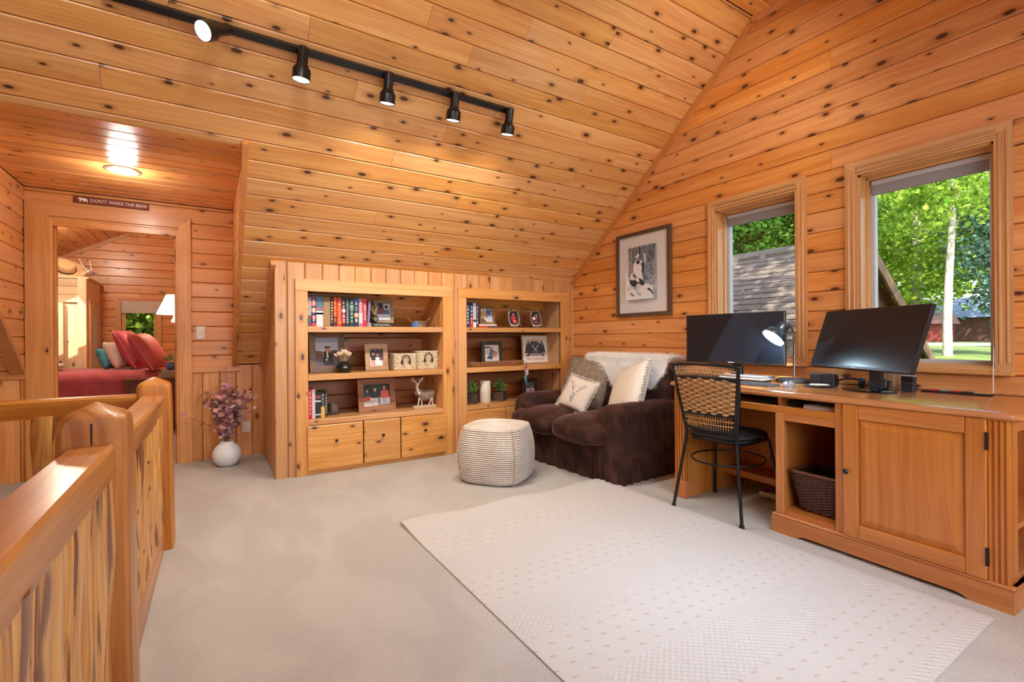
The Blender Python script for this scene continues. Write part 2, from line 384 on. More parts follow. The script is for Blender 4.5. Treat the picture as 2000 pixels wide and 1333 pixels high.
# boards: each a little object with chamfered visible edges
BV = .006
def board(parent, start, ax, az, L, W, mat, T=.018, c0=None, c1=None, name='plank', gap=.0015, bev=BV):
    ax = Vector(ax); az = Vector(az); ay = az.cross(ax)
    x0a, x0b = c0 if c0 else (0, 0); x1a, x1b = c1 if c1 else (L, L)
    X0 = lambda y: x0a+(x0b-x0a)*y/W; X1 = lambda y: x1a+(x1b-x1a)*y/W
    ys = [(gap, -T), (gap, -bev), (gap+bev, 0), (W-gap-bev, 0), (W-gap, -bev), (W-gap, -T)]
    vs = [(X0(y)+.0008, y, z) for y, z in ys]+[(X1(y)-.0008, y, z) for y, z in ys]
    fs = [(i, i+6, i+7, i+1) for i in range(5)]+[(5, 11, 6, 0), (0, 1, 2, 3, 4, 5), (11, 10, 9, 8, 7, 6)]
    me = bpy.data.meshes.new(name); me.from_pydata(vs, [], fs); me.materials.append(M[mat] if isinstance(mat, str) else mat); me.update()
    o = link(name, me, parent)
    mw = Matrix((ax, ay, az)).transposed().to_4x4(); mw.translation = Vector(start); o.matrix_basis = mw
    return o

def rring(hx, hy, r, n):
    """rounded rectangle ring, n points"""
    per = []
    segs = [((hx-r, -hy), (1, 0), 2*(hx-r), (-(hx-r), -hy))]
    pts = []
    for (cx, cyy, a0) in ((hx-r, -hy+r, -PI/2), (hx-r, hy-r, 0), (-hx+r, hy-r, PI/2), (-hx+r, -hy+r, PI)):
        for k in range(5): a = a0+k*PI/8; pts.append((cx+r*math.cos(a), cyy+r*math.sin(a)))
    # resample evenly
    out = []; d = [0]
    P = pts+[pts[0]]
    for i in range(len(pts)): d.append(d[-1]+math.dist(P[i], P[i+1]))
    for k in range(n):
        s = d[-1]*k/n; i = max(j for j in range(len(pts)) if d[j] <= s+1e-9); f_ = (s-d[i])/max(1e-9, d[i+1]-d[i]); out.append((P[i][0]+(P[i+1][0]-P[i][0])*f_, P[i][1]+(P[i+1][1]-P[i][1])*f_))
    return out

def draped_box(x0, x1, y0, y1, z1, r, corner, fold, n=200, nz=16, nr=7, zb=.002):
    """cloth hanging over a box: rounded top edge, folds pushed out along the outline; fold(s, z, px, py) in metres"""
    hx, hy, cx, cyy = (x1-x0)/2, (y1-y0)/2, (x0+x1)/2, (y0+y1)/2; L = []
    lv = [(zb+(z1-r-zb)*k/nz, 0.0) for k in range(nz+1)]+[(z1-r+r*math.sin(PI/2*k/nr), r*(1-math.cos(PI/2*k/nr))) for k in range(1, nr+1)]
    for z, ins in lv:
        q = rring(max(.004, hx-ins), max(.004, hy-ins), max(.003, min(corner, min(hx, hy)-ins-.001)), n); row = []; s = 0
        for i in range(n):
            x, y = q[i]; xn, yn = q[(i+1) % n]; xp, yp = q[i-1]; tx, ty = xn-xp, yn-yp; l = math.hypot(tx, ty) or 1
            o = fold(i/n, z, x+cx, y+cyy)*(1 if ins == 0 else max(0, 1-ins/r)); row.append((cx+x+ty/l*o, cyy+y-tx/l*o, z))
        L.append(row)
    return MB().loops(L)
# ================================================================== STRUCTURE
YK, YD, XR, zK, zD, SL = 4.097, 5.12, 3.383, 1.693, 2.279, 0.822
YR, zR, YT = 2.005, 3.413, 1.2               # top of the slope, flat top ceiling between YR and YT
XL, YB = -2.6, -1.2                          # unseen left wall, wall behind the camera
ANG = math.atan(SL); cA, sA = math.cos(ANG), math.sin(ANG)
CH0, CH1 = -1.2, 0.19                        # cheeks of the doorway dormer
KX = 0.431                                   # left end of the bookcase knee wall
slopeZ = lambda y: zK+SL*(YK-y)
slopeY = lambda z: YK-(z-zK)/SL
YF = slopeY(zD)                              # front edge of the dormer ceiling
WB = .131
def struct(name, mb, mat, label, cat, smooth=False):
    return tag(mb.build(name, mat, None, smooth), label, cat, kind='structure')

# ---- floor with the stairwell opening
HX0, HX1, HY0, HY1 = -1.32, -0.33, -0.6, 3.03
fl = MB()
fl.box((XL, YB-.1, -.2), (HX0, YD+.1, 0)).box((HX1, YB-.1, -.2), (XR, YD+.1, 0)).box((HX0, YB-.1, -.2), (HX1, HY0, 0)).box((HX0, HY1, -.2), (HX1, YD+.1, 0))
struct('floor', fl, 'carpet', 'beige cut-pile carpet covering the loft floor', 'carpet')
sw = MB()
for a, b in (((HX0-.02, HY0, -2.4), (HX0, HY1, -.002)), ((HX1, HY0, -2.4), (HX1+.02, HY1, -.21)), ((HX0, HY1, -2.4), (HX1, HY1+.02, -.21)), ((HX0, HY0-.02, -2.4), (HX1, HY0, -.21))): sw.box(a, b)
struct('wall_stairwell', sw, 'trimx', 'wooden lining of the stairwell below the railing', 'wall')
st = thing('staircase', 'carpeted stair flight going down behind the railing', 'stairs', (HX0, HY1, -2.4))
st['kind'] = 'structure'
for i in range(10):
    MB().box((.0, -3.6+i*.3, 0), (.99, -3.6+i*.3+.32, .2*(i+1)), bev=.01).build('stair_step', 'carpet', st)

# ---- main slope of the ceiling: backing slab + boards
def slope_slab(x0, x1, s0, s1):
    p = lambda s, d: (YK-s*cA+d*sA, zK+s*sA+d*cA)
    return [p(s0, .021), p(s1, .021), p(s1, .12), p(s0, .12)], x0, x1
SMAX = (zR-zK)/sA; SMIN = -(YD-YK)/cA; SF = (zD-zK)/sA
cs = MB()
for x0, x1, s0, s1 in ((XL, XR+.35, SF, SMAX+.05), (XL, CH0-.02, SMIN-.1, SF), (CH1+.02, XR+.35, SMIN-.1, SF)):
    poly, a, b = slope_slab(x0, x1, s0, s1); cs.prism(poly, 'x', a, b)
ceil_main = struct('ceiling', cs, 'dark', 'sloping ceiling of knotty cedar boards rising to the ridge', 'ceiling')
axX, upS, nS = Vector((1, 0, 0)), Vector((0, -cA, sA)), Vector((0, -sA, -cA))
PW = .1325
JOINT = {14: [1.087], 13: [1.398, 2.331], 15: [1.709, 2.942], 16: [2.328], 11: [1.72, -.158], 10: [.77, 2.95], 9: [1.406], 7: [1.1], 6: [2.34], 5: [1.711], 4: [2.337], 3: [1.096], 1: [1.722], 2: [2.953], 8: [-.463, 2.64], 12: [.47], 17: [.47, 1.40], 18: [1.10], 19: [2.64, .15]}
for k in range(-11, 21):
    s0, s1 = (k+.31)*PW, (k+1.31)*PW
    if k == 20: s1 = min(s1, SMAX)
    s0 = max(s0, SMIN)
    if s1-s0 < .004: continue
    js = JOINT.get(k, [R.choice([1.09, 1.71, 2.33])] if k < 0 else [])+[R.choice([-1.1, -1.4, -1.7])]
    spans = []
    if s0 >= SF-.001: spans = [(XL, XR, s0, s1)]
    elif s1 > SF: spans = [(XL, CH0, s0, s1), (CH0, CH1, SF, s1), (CH1, XR, s0, s1)]
    else: spans = [(XL, CH0, s0, s1), (CH1, XR, s0, s1)]
    for xa, xb, a, b in spans:
        cuts = [xa]+sorted(j for j in js if xa+.15 < j < xb-.15)+[xb]
        for p, q in zip(cuts[:-1], cuts[1:]):
            if b-a < .004: continue
            board(ceil_main, (p, YK-a*cA, zK+a*sA), axX, nS, q-p, b-a, 'ceil')
# ---- opposite slope and flat dormer ceiling over the camera
YO = YT-(zR-zD)/SL
co2 = MB(); p2 = lambda y, d: (y-d*sA, zR-(YT-y)*SL+d*cA)
RWx0, RWx1, RWy0, RWy1 = 1.35, 2.15, 0.25, 0.85        # added roof window, holds the fill light over the rug
for x0, x1, y0, y1 in ((XL, XR+.35, RWy1, YT), (XL, RWx0, YO, RWy1), (RWx1, XR+.35, YO, RWy1), (RWx0, RWx1, YO, RWy0)):
    co2.prism([p2(y0, .021), p2(y1, .021), p2(y1, .12), p2(y0, .12)], 'x', x0, x1)
ceil_opp = struct('ceiling', co2, 'dark', 'opposite cedar slope of the ceiling beyond the ridge', 'ceiling')
upO, nO = Vector((0, cA, sA)), Vector((0, sA, -cA))
SO = (zR-zD)/sA; k = 0
while k*PW < SO-.02:
    a, b = k*PW, min((k+1)*PW, SO); y0, y1 = YT-b*cA, YT-a*cA
    segs = [(XL, XR)] if y0 > RWy1-.04 or y1 < RWy0 else [(XL, RWx0), (RWx1, XR)]
    for xa, xb in segs:
        cuts = [xa]+sorted(x for x in (R.choice([.15, .47, 1.1, 2.33, 2.64]),) if xa+.2 < x < xb-.2)+[xb]
        for p, q in zip(cuts[:-1], cuts[1:]):
            # board with x axis reversed so that its face looks down into the room
            board(ceil_opp, (q, y0, zR-(YT-y0)*SL), (-1, 0, 0), nO, q-p, b-a, 'ceil')
    k += 1
ct = MB().box((XL, YT-.05, zR+.021), (XR+.2, YR+.05, zR+.1))
ceil_top = struct('ceiling', ct, 'dark', 'narrow flat cedar ceiling strip at the top of the slope', 'ceiling')
for k in range(6):
    y0 = YR-(k+1)*(YR-YT)/6
    for p, q in ((XL, 1.4), (1.4, XR)) if k % 2 else ((XL, 2.33), (2.33, XR)): board(ceil_top, (q, y0, zR), (-1, 0, 0), (0, 0, -1), q-p, (YR-YT)/6, 'ceil')
cf = MB().box((XL, YB-.1, zD+.021), (XR+.2, YO+.05, zD+.1))
ceil_flat = struct('ceiling', cf, 'dark', 'flat cedar ceiling of the wide dormer at the camera end', 'ceiling')
y = YB
while y < YO-.02:
    wv = min(WB, YO-y); board(ceil_flat, (XR, y, zD), (-1, 0, 0), (0, 0, -1), XR-XL, wv, 'ceil'); y += wv
# ---- doorway dormer: flat ceiling, cheeks
cd = MB().box((CH0-.1, YF-.02, zD+.021), (CH1+.1, YD+.1, zD+.1))
ceil_dorm = struct('ceiling', cd, 'dark', 'low flat cedar ceiling above the bedroom doorway', 'ceiling')
M['dormceil'] = wood('cedar_dormer_ceiling', S(236, 170, 102), S(212, 136, 72), knots=.5, rough=.26, coat=.5)
y = YF
while y < YD-.02:
    wv = min(WB, YD-y); board(ceil_dorm, (CH1, y, zD), (-1, 0, 0), (0, 0, -1), CH1-CH0, wv, 'dormceil'); y += wv
def cheek(name, x, side, label):
    pb = [(YF+.05, zD), (YD, zD), (YD, slopeZ(YD)+.06)]
    w_ = struct(name, MB().prism(pb, 'x', x-side*.021, x-side*.06), 'dark', label, 'wall')
    z = slopeZ(YD)
    while z < zD-.01:
        z1 = min(z+WB, zD); ya, yb = slopeY(z), slopeY(z1)
        if side > 0: board(w_, (x, 0, z), (0, 1, 0), (1, 0, 0), 1, z1-z, 'wall', c0=(ya, yb), c1=(YD, YD))
        else: board(w_, (x, YD, z), (0, -1, 0), (-1, 0, 0), 1, z1-z, 'wall', c0=(0, 0), c1=(YD-ya, YD-yb))
        z = z1
    return w_
cheek('wall_dormer_left', CH0, 1, 'cedar cheek wall left of the bedroom doorway')
cheek('wall_dormer_right', CH1, -1, 'narrow cedar cheek wall right of the bedroom doorway')
def slope_trim(name, x0, x1, y0, y1, label, thick=.022):
    q = lambda y, d: (y-d*sA, slopeZ(y)-d*cA)
    mb = MB().loops([[(x, *q(y0, -.001)) for x in (x0, x1)]+[(x, *q(y0, thick)) for x in (x1, x0)], [(x, *q(y1, -.001)) for x in (x0, x1)]+[(x, *q(y1, thick)) for x in (x1, x0)]])
    return struct(name, mb, 'trimx', label, 'trim')
slope_trim('trim_1', CH1-.012, CH1+.022, YD-.012, YF-.03, 'sloping cedar trim board at the right edge of the doorway dormer', .036)
slope_trim('trim_2', CH0-.075, CH0+.004, YD-.012, YF-.03, 'sloping cedar trim board at the left edge of the doorway dormer', .036)

# ---- wall with the bedroom door
DX0, DX1, DZ = -1.04, -0.245, 2.045
wd = MB().box((XL, YD+.021, 0), (DX0-.03, YD+.12, zD+.2)).box((DX1+.03, YD+.021, 0), (XR+.1, YD+.12, zD+.2)).box((DX0-.03, YD+.021, DZ+.03), (DX1+.03, YD+.12, zD+.2))
wall_door = struct('wall_back', wd, 'dark', 'cedar wall with the open bedroom doorway', 'wall')
zW = .81
k = 0; z = zW
while z < zD-.01:
    z1 = min(z+WB, zD)
    for xa, xb in ((CH0, DX0-.06), (DX1+.06, CH1)) if z1 < DZ+.06 else ((CH0, CH1),):
        if xb-xa > .03: board(wall_door, (xa, YD, z), (1, 0, 0), (0, -1, 0), xb-xa, z1-z, 'wall')
    z = z1
board(wall_door, (DX1+.06, YD-.016, .785), (1, 0, 0), (0, -1, 0), CH1+.05-DX1-.06, .055, 'trimx', T=.016)
board(wall_door, (XL, YD-.016, .785), (1, 0, 0), (0, -1, 0), DX0-.115-XL, .07, 'trimx', T=.016)
x = DX1+.06
xs = []
while x < KX+.13: xs.append((x, x+WB)); x += WB
x = DX0-.06
while x > XL+.05: xs.append((x-WB, x)); x -= WB
x = KX+.13
for a, b in xs: board(wall_door, (b, YD, 0), (0, 0, 1), (0, -1, 0), slopeZ(YD)-.005 if (a > CH1 or b < CH0) else .80, b-a, 'wallv')
# casing, jambs, hinges of the door opening
door = thing('door_1', 'bedroom doorway with a wide honey coloured casing', 'doorway', (0, YD, 0), kind='structure')
def casing_board(p, poly, y0, y1, mat, name='casing'): MB().prism(poly, 'y', y0, y1).build(name, mat, p)
cw = .105; top = DZ+.115
casing_board(door, [(DX0-.155, 0), (DX0-.02, 0), (DX0-.02, DZ+.02), (DX0-.155, top)], -.022, 0, 'trimz')
casing_board(door, [(DX1+.02, 0), (DX1+.11, 0), (DX1+.11, top), (DX1+.02, DZ+.02)], -.022, 0, 'trimz')
casing_board(door, [(DX0-.02, DZ+.02), (DX1+.02, DZ+.02), (DX1+.11, top), (DX0-.155, top)], -.022, 0, 'trimx')
for a, b, mt in (((DX0-.03, -.004, 0), (DX0, .16, DZ), 'trimz'), ((DX1, -.004, 0), (DX1+.03, .16, DZ), 'trimz'), ((DX0-.03, -.004, DZ), (DX1+.03, .16, DZ+.03), 'trimx')):
    MB().box(a, b, bev=.004).build('jamb', mt, door)
for a, b, mt in (((DX0, .05, 0), (DX0+.012, .09, DZ), 'trimz'), ((DX1-.012, .05, 0), (DX1, .09, DZ), 'trimz'), ((DX0, .05, DZ-.012), (DX1, .09, DZ), 'trimx')):
    MB().box(a, b, bev=.003).build('door_stop', mt, door)
for z in (1.78, .98, .25):
    MB().box((DX1-.004, .005, z), (DX1+.002, .045, z+.10), bev=.002).build('hinge', 'blackp', door)
# ---- sign over the door
sg = thing('door_sign', 'dark red plank sign with white bear and lettering above the doorway', 'sign', (-.667, YD-.022, 2.19))
MB().box((-.237, -.012, 0), (.237, 0, .05), bev=.002).build('sign_board', C(118, 44, 40), sg)
wl = C(238, 226, 206)
link('lettering', text_mesh("DON'T WAKE THE BEAR", .036, wl, sx=.93), sg, (.045, -.0128, .025), (PI/2, 0, 0))
bear = [(-.215, .034), (-.208, .040), (-.196, .041), (-.186, .037), (-.172, .039), (-.160, .034), (-.156, .022), (-.154, .010), (-.162, .010), (-.165, .019), (-.172, .019), (-.174, .010), (-.182, .010), (-.184, .021), (-.192, .022), (-.199, .010), (-.206, .010), (-.202, .026), (-.212, .029)]
MB().prism(bear, 'y', -.0128, -.0118).build('bear_silhouette', wl, sg)
# ---- light switch and outlet
swp = thing('light_switch', 'ivory light switch plate beside the bedroom doorway', 'light switch', (-.065, YD, 1.09))
MB().box((-.034, -.006, 0), (.034, 0, .115), bev=.003).build('plate', 'ivory', swp)
MB().box((-.006, -.016, .045), (.006, -.004, .07), bev=.002).build('toggle', 'ivory', swp)
for z in (.02, .095): MB().lathe([(.003, 0), (.003, .001)], 8).build('screw', 'chrome', swp, loc=(0, -.006, z), rot=(PI/2, 0, 0))
ot = thing('wall_outlet', 'ivory wall outlet behind the dried leaf bouquet', 'outlet', (.288, YD, .215))
MB().box((-.034, -.006, 0), (.034, 0, .105), bev=.003).build('plate', 'ivory', ot)
for z in (.03, .072): MB().box((-.016, -.009, z-.013), (.016, -.004, z+.013), bev=.003).build('socket', 'ivory', ot)

# ---- knee wall with the two built-in bookcases
XC = [(.662, 1.823, .57, 1.917), (2.067, 3.202, 1.982, 3.306)]
kw = MB()
xcur = KX
for a, b, _, _ in XC:
    kw.box((xcur, YK+.019, 0), (a-.02, YK+.03, zK)); kw.box((a-.02, YK+.019, 1.48), (b+.02, YK+.03, zK)); xcur = b+.02
kw.box((xcur, YK+.019, 0), (XR, YK+.03, zK))
wall_knee = struct('wall_knee', kw, 'dark', 'low cedar wall of upright boards that holds the bookcases', 'wall')
edges = [KX, .515]
while edges[-1] < XR-.14: edges.append(edges[-1]+.1308)
edges.append(XR)
for a, b in zip(edges[:-1], edges[1:]):
    z0 = 0
    for c, d, _, _ in XC:
        if a < d-.05 and b > c+.02: z0 = 1.50
    board(wall_knee, (b, YK, z0), (0, 0, 1), (0, -1, 0), zK-z0-.004, b-a, 'knee')
# left end of the knee wall
wks = struct('wall_knee_side', MB().prism([(YK+.02, 0), (YD, 0), (YD, slopeZ(YD)), (YK+.02, zK-.02)], 'x', KX+.019, KX+.04), 'dark', 'boarded side of the bookcase knee wall beside the dried leaf bouquet', 'wall')
y = YK+.02
while y < YD-.01:
    y1 = min(y+WB, YD); board(wks, (KX, y, 0), (0, 0, 1), (-1, 0, 0), 1, y1-y, 'knee', c0=(0, 0), c1=(slopeZ(y), slopeZ(y1))); y = y1
board(wks, (KX+.075, YK-.002, 0), (0, 0, 1), (0, -1, 0), zK, .082, 'knee', name='corner_board', T=.02)
slope_trim('trim_3', KX-.03, KX+.004, YD-.01, YK+.004, 'thin sloping trim strip on the side of the knee wall', .05)
slope_trim('trim_4', XR-.024, XR+.002, YK, YR+.02, 'cedar trim strip along the slope on the window wall', .045)
struct('trim_5', MB().box((XR-.024, YT, zR-.045), (XR, YR+.01, zR+.001)), 'trimx', 'cedar trim strip under the flat top ceiling on the window wall', 'trim')
struct('trim_6', MB().box((XR-.014, YK-.014, 0), (XR, YK, zK), bev=.004), 'trimz', 'slim upright corner bead between bookcases and window wall', 'trim')

# ---- window wall
WIN = [(1.714, 2.324), (.742, 1.347)]; WZ0, WZ1 = .905, 2.062
wr = MB()
ys = [YB-.1, WIN[1][0], WIN[1][1], WIN[0][0], WIN[0][1], YD+.2]
for i in (0, 2, 4): wr.box((XR+.019, ys[i], -.2), (XR+.16, ys[i+1], 3.6))
for a, b in WIN: wr.box((XR+.019, a, -.2), (XR+.16, b, WZ0)); wr.box((XR+.019, a, WZ1), (XR+.16, b, 3.6))
wall_right = struct('wall_right', wr, 'dark', 'knotty cedar gable wall with two windows above the desk', 'wall')
z = .79-.001
zs = [.79]
zz = 2.147
while zz > .85: zz -= .1295
zz += .1295
low = zz
zs = [.79, .872, low+.1295]
while zs[-1] < 3.45: zs.append(zs[-1]+.1295)
for z0, z1 in zip(zs[:-1], zs[1:]):
    yl0 = slopeY(z0) if z0 > zK else YK; yl1 = slopeY(z1) if z1 > zK else YK
    yn0 = max(YB, YT-(zR-z0)/SL) if z0 > zD else YB; yn1 = max(YB, YT-(zR-z1)/SL) if z1 > zD else YB
    if z1 > zR: z1 = zR; yl1 = YR; yn1 = YT
    spans = [(yn0, yn1, yl0, yl1)]
    for a, b in WIN:
        if z1 > WZ0-.025 and z0 < WZ1+.04:
            out = []
            for n0, n1, l0, l1 in spans:
                if n0 < a and l0 > b: out += [(n0, n1, a-.03, a-.03), (b+.03, b+.03, l0, l1)]
                else: out.append((n0, n1, l0, l1))
            spans = out
    for n0, n1, l0, l1 in spans:
        cuts = []
        if l0-n0 > 2.2 and R.random() < .5: cuts = [R.choice([.3, 1.5, 2.6])]
        cuts = [c for c in cuts if n0+.3 < c < l0-.3 and n1+.3 < c < l1-.3]
        pts = [(l0, l1)]+[(c, c) for c in cuts]+[(n0, n1)]
        for (a0, a1), (b0, b1) in zip(pts[:-1], pts[1:]):
            y0 = max(a0, a1); board(wall_right, (XR, y0, z0), (0, -1, 0), (-1, 0, 0), 1, z1-z0, 'wall', c0=(y0-a0, y0-a1), c1=(y0-b0, y0-b1))
y = YB
while y < YK:
    y1 = min(y+WB, YK); board(wall_right, (XR, y, 0), (0, 0, 1), (-1, 0, 0), .785, y1-y, 'wallv'); y = y1
struct('trim_7', MB().box((XR-.016, YB, .776), (XR, YK-.01, .80), bev=.004), 'wall', 'thin ledge board under the horizontal planks of the window wall', 'trim')
def window(n, a, b, label):
    t = thing('window_%d' % n, label, 'window', (XR, 0, 0), kind='structure'); e = .066; zt = 2.146; zb = WZ0-.033
    def cas(poly, mt):
        o = MB().prism(poly, 'x', -.026, -.001); k = .018
        o.build('casing', mt, t)
    cas([(a-e, zb), (a, WZ0-.004), (a, WZ1), (a-e, zt)], 'wincz'); cas([(b, WZ0-.004), (b+e, zb), (b+e, zt), (b, WZ1)], 'wincz')
    cas([(a-e, zt), (a, WZ1), (b, WZ1), (b+e, zt)], 'wincy')
    for yy in (a-.048, b+.048, a-.020, b+.020): MB().box((-.031, yy-.006, zb+.06), (-.0255, yy+.006, zt-.05), bev=.003).build('casing_bead', 'wincz', t)
    for zz_ in (WZ1+.020, WZ1+.048): MB().box((-.031, a-.01, zz_-.006), (-.0255, b+.01, zz_+.006), bev=.003).build('casing_bead', 'wincy', t)
    MB().box((-.05, a-e-.004, zb), (0, b+e+.004, zb+.022), bev=.006).build('window_sill', 'wincy', t)
    MB().box((-.03, a-.005, zb+.022), (.05, b+.005, WZ0+.002), bev=.004).build('stool', 'wincy', t)
    D = .115
    for p, q, mt in (((-.006, a-.003, WZ0), (D+.04, a+.012, WZ1+.003), 'wincz'), ((-.006, b-.012, WZ0), (D+.04, b+.003, WZ1+.003), 'wincz'), ((-.006, a-.003, WZ1-.012), (D+.04, b+.003, WZ1+.003), 'wincy'), ((-.004, a, WZ0-.002), (D+.04, b, WZ0+.012), 'wincy')):
        MB().box(p, q).build('jamb', mt, t)
    s = .024
    for p, q, mt in (((D-.045, a, WZ0), (D-.01, a+s, WZ1), 'wincz'), ((D-.045, b-s, WZ0), (D-.01, b, WZ1), 'wincz'), ((D-.045, a, WZ1-s), (D-.01, b, WZ1), 'wincy'), ((D-.045, a, WZ0), (D-.01, b, WZ0+s*.8), 'wincy')):
        MB().box(p, q, bev=.003).build('window_stop', mt, t)
    v = .045
    for p, q in (((D-.012, a+.01, WZ0), (D+.03, a+v, WZ1)), ((D-.012, b-v, WZ0), (D+.03, b-.01, WZ1)), ((D-.012, a+.01, WZ1-v), (D+.03, b-.01, WZ1)), ((D-.012, a+.01, WZ0), (D+.03, b-.01, WZ0+v*.8))):
        MB().box(p, q, bev=.003).build('sash', 'vinyl', t)
    MB().box((D+.006, a+v-.005, WZ0+.03), (D+.010, b-v+.005, WZ1-v+.005)).build('pane', 'glass', t)
    MB().box((D-.02, a+.03, WZ1-.115), (D-.002, b-.03, WZ1-.05), bev=.004).build('rolled_shade', 'blind', t)
    MB().box((D-.03, a+.03, WZ1-.055), (D+.0, b-.03, WZ1-.028), bev=.004).build('shade_rail', 'vinyl', t)
    return t
W1 = window(1, WIN[0][0], WIN[0][1], 'smaller looking oak-cased window farther from the camera, shingled roof outside')
W2 = window(2, WIN[1][0], WIN[1][1], 'oak-cased window behind the turned monitor, trees outside')
MB().tube([(.07, .775, 2.0), (.06, .77, 1.6), (-.02, .748, 1.0), (-.058, .742, .88), (-.058, .742, .785)], .0022, 6).build('pull_cord', 'white', W2)
MB().tube([(.07, 2.285, 2.0), (.06, 2.29, 1.45), (.055, 2.285, 1.2)], .002, 6).build('pull_cord', 'white', W1)
MB().lathe([(.003, 0), (.007, .004), (.006, .018), (.002, .022)], 10).build('cord_knob', 'white', W1, loc=(.055, 2.285, 1.19))
MB().lathe([(.003, 0), (.007, .004), (.006, .018), (.002, .022)], 10).build('cord_knob', 'white', W2, loc=(.03, .765, 1.38))

# ---- unseen shell: left wall, wall behind the camera with its added window, added roof window
struct('wall_left', MB().box((XL-.1, YB-.1, -.2), (XL, YD+.2, 3.6)), 'wall', 'plain cedar wall at the unseen end of the loft', 'wall')
wb = MB(); bx0, bx1, bz0, bz1 = -.2, 2.5, .95, 2.15
wb.box((XL, YB-.1, -.2), (bx0, YB, zD)).box((bx1, YB-.1, -.2), (XR, YB, zD)).box((bx0, YB-.1, -.2), (bx1, YB, bz0)).box((bx0, YB-.1, bz1), (bx1, YB, zD))
struct('wall_front', wb, 'wall', 'cedar dormer wall behind the camera', 'wall')
w3 = thing('window_3', 'added unseen wide dormer window behind the camera', 'window', (0, YB, 0), kind='structure')  # added, out of view; frames the fill light behind the camera
for a, b in (((bx0, -.06, bz0), (bx0+.06, .02, bz1)), ((bx1-.06, -.06, bz0), (bx1, .02, bz1)), ((bx0, -.06, bz0), (bx1, .02, bz0+.06)), ((bx0, -.06, bz1-.06), (bx1, .02, bz1)), ((1.12, -.06, bz0), (1.18, .02, bz1))): MB().box(a, b, bev=.004).build('window_frame', 'wincz', w3)
MB().box((bx0, -.03, bz0), (bx1, -.026, bz1)).build('pane', 'glass', w3)
w4 = thing('window_4', 'added unseen roof window in the slope above the rug', 'window', (0, 0, 0), kind='structure')  # added, out of view; frames the cool fill light over the rug
rz = lambda y: zR-(YT-y)*SL
for x0, x1, y0, y1 in ((RWx0, RWx0+.04, RWy0, RWy1), (RWx1-.04, RWx1, RWy0, RWy1), (RWx0, RWx1, RWy0, RWy0+.04), (RWx0, RWx1, RWy1-.04, RWy1)):
    MB().loops([[(x0, y, rz(y)), (x1, y, rz(y)), (x1, y, rz(y)+.13), (x0, y, rz(y)+.13)] for y in (y0, y1)]).build('window_frame', 'wincz', w4)
MB().loops([[(RWx0, y, rz(y)+.10), (RWx1, y, rz(y)+.10), (RWx1, y, rz(y)+.106), (RWx0, y, rz(y)+.106)] for y in (RWy0, RWy1)]).build('pane', 'glass', w4)
# ================================================================== BOOKCASES
M['panelside'] = wood('cedar_panel', S(226, 180, 128), S(204, 148, 92), 'z', knots=.25)
def bookcase(i, label):
    a, b, o0, o1 = XC[i]
    t = thing('built_in_bookcase', label, 'bookcase', (0, YK, 0), group='bookcases built into the knee wall')
    MB().box((o0, -.022, 0), (a, .0, 1.463), bev=.003).build('stile', 'casZ', t); MB().box((b, -.022, 0), (o1, .0, 1.463), bev=.003).build('stile', 'casZ', t)
    MB().box((o0, -.024, 1.463), (o1, 0, 1.56), bev=.003).build('top_rail', 'casX', t)
    pl = lambda d: [(d, 0), (.60, 0), (.60, slopeZ(YK+.60)-.002), (d, slopeZ(YK+d)-.002)]
    MB().prism(pl(.03), 'x', a-.018, a).build('side_panel', 'panelside', t); MB().prism(pl(.03), 'x', b, b+.018).build('side_panel', 'panelside', t)
    for z0, z1 in ((1.137, 1.184), (.749, .797)):
        dep = .598 if z1 > 1 else .498
        MB().box((a, -.018, z0), (b, dep, z1), bev=.003).build('shelf', 'casX', t)
    MB().box((a, -.018, .392), (b, .58, .436), bev=.003).build('deck', 'casX', t)
    # back boards, one by one
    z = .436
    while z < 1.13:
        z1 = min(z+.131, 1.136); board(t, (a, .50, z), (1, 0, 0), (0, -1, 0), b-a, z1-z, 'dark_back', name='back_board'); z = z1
    # fronts
    wd_ = [(a-.011, a+.421), (a+.430, a+.744), (a+.753, b+.024 if i == 0 else b+.018)]
    for p, q in wd_:
        d = thing('drawer', '', ''); del d['label']; del d['category']; d.parent = t
        d.location = ((p+q)/2, -.022, .038); hw = (q-p)/2
        z0 = 0
        for h, ins in ((.10, .0), (.088, .0), (.085, .0), (.08, .0)):
            pass
        MB().box((-hw, -.02, 0), (hw, .0, .352), bev=.004).build('drawer_front', 'draw', d)
        k = MB().lathe([(.005, 0), (.005, .012), (.011, .016), (.013, .022), (.010, .028), (.003, .030)], 14).build('knob', 'black', d, True, (0, -.02, .222), (PI/2, 0, 0))
    MB().box((a-.01, -.016, 0), (b+.01, .0, .034)).build('plinth', 'casX', t)
    MB().box((a-.01, -.008, .034), (b+.01, .005, .392)).build('drawer_recess', 'dark', t)
    return t
BC1 = bookcase(0, 'built-in cedar bookcase with books, wicker boxes and deer figurine')
BC2 = bookcase(1, 'built-in cedar bookcase behind the sofa with green plants and candle')

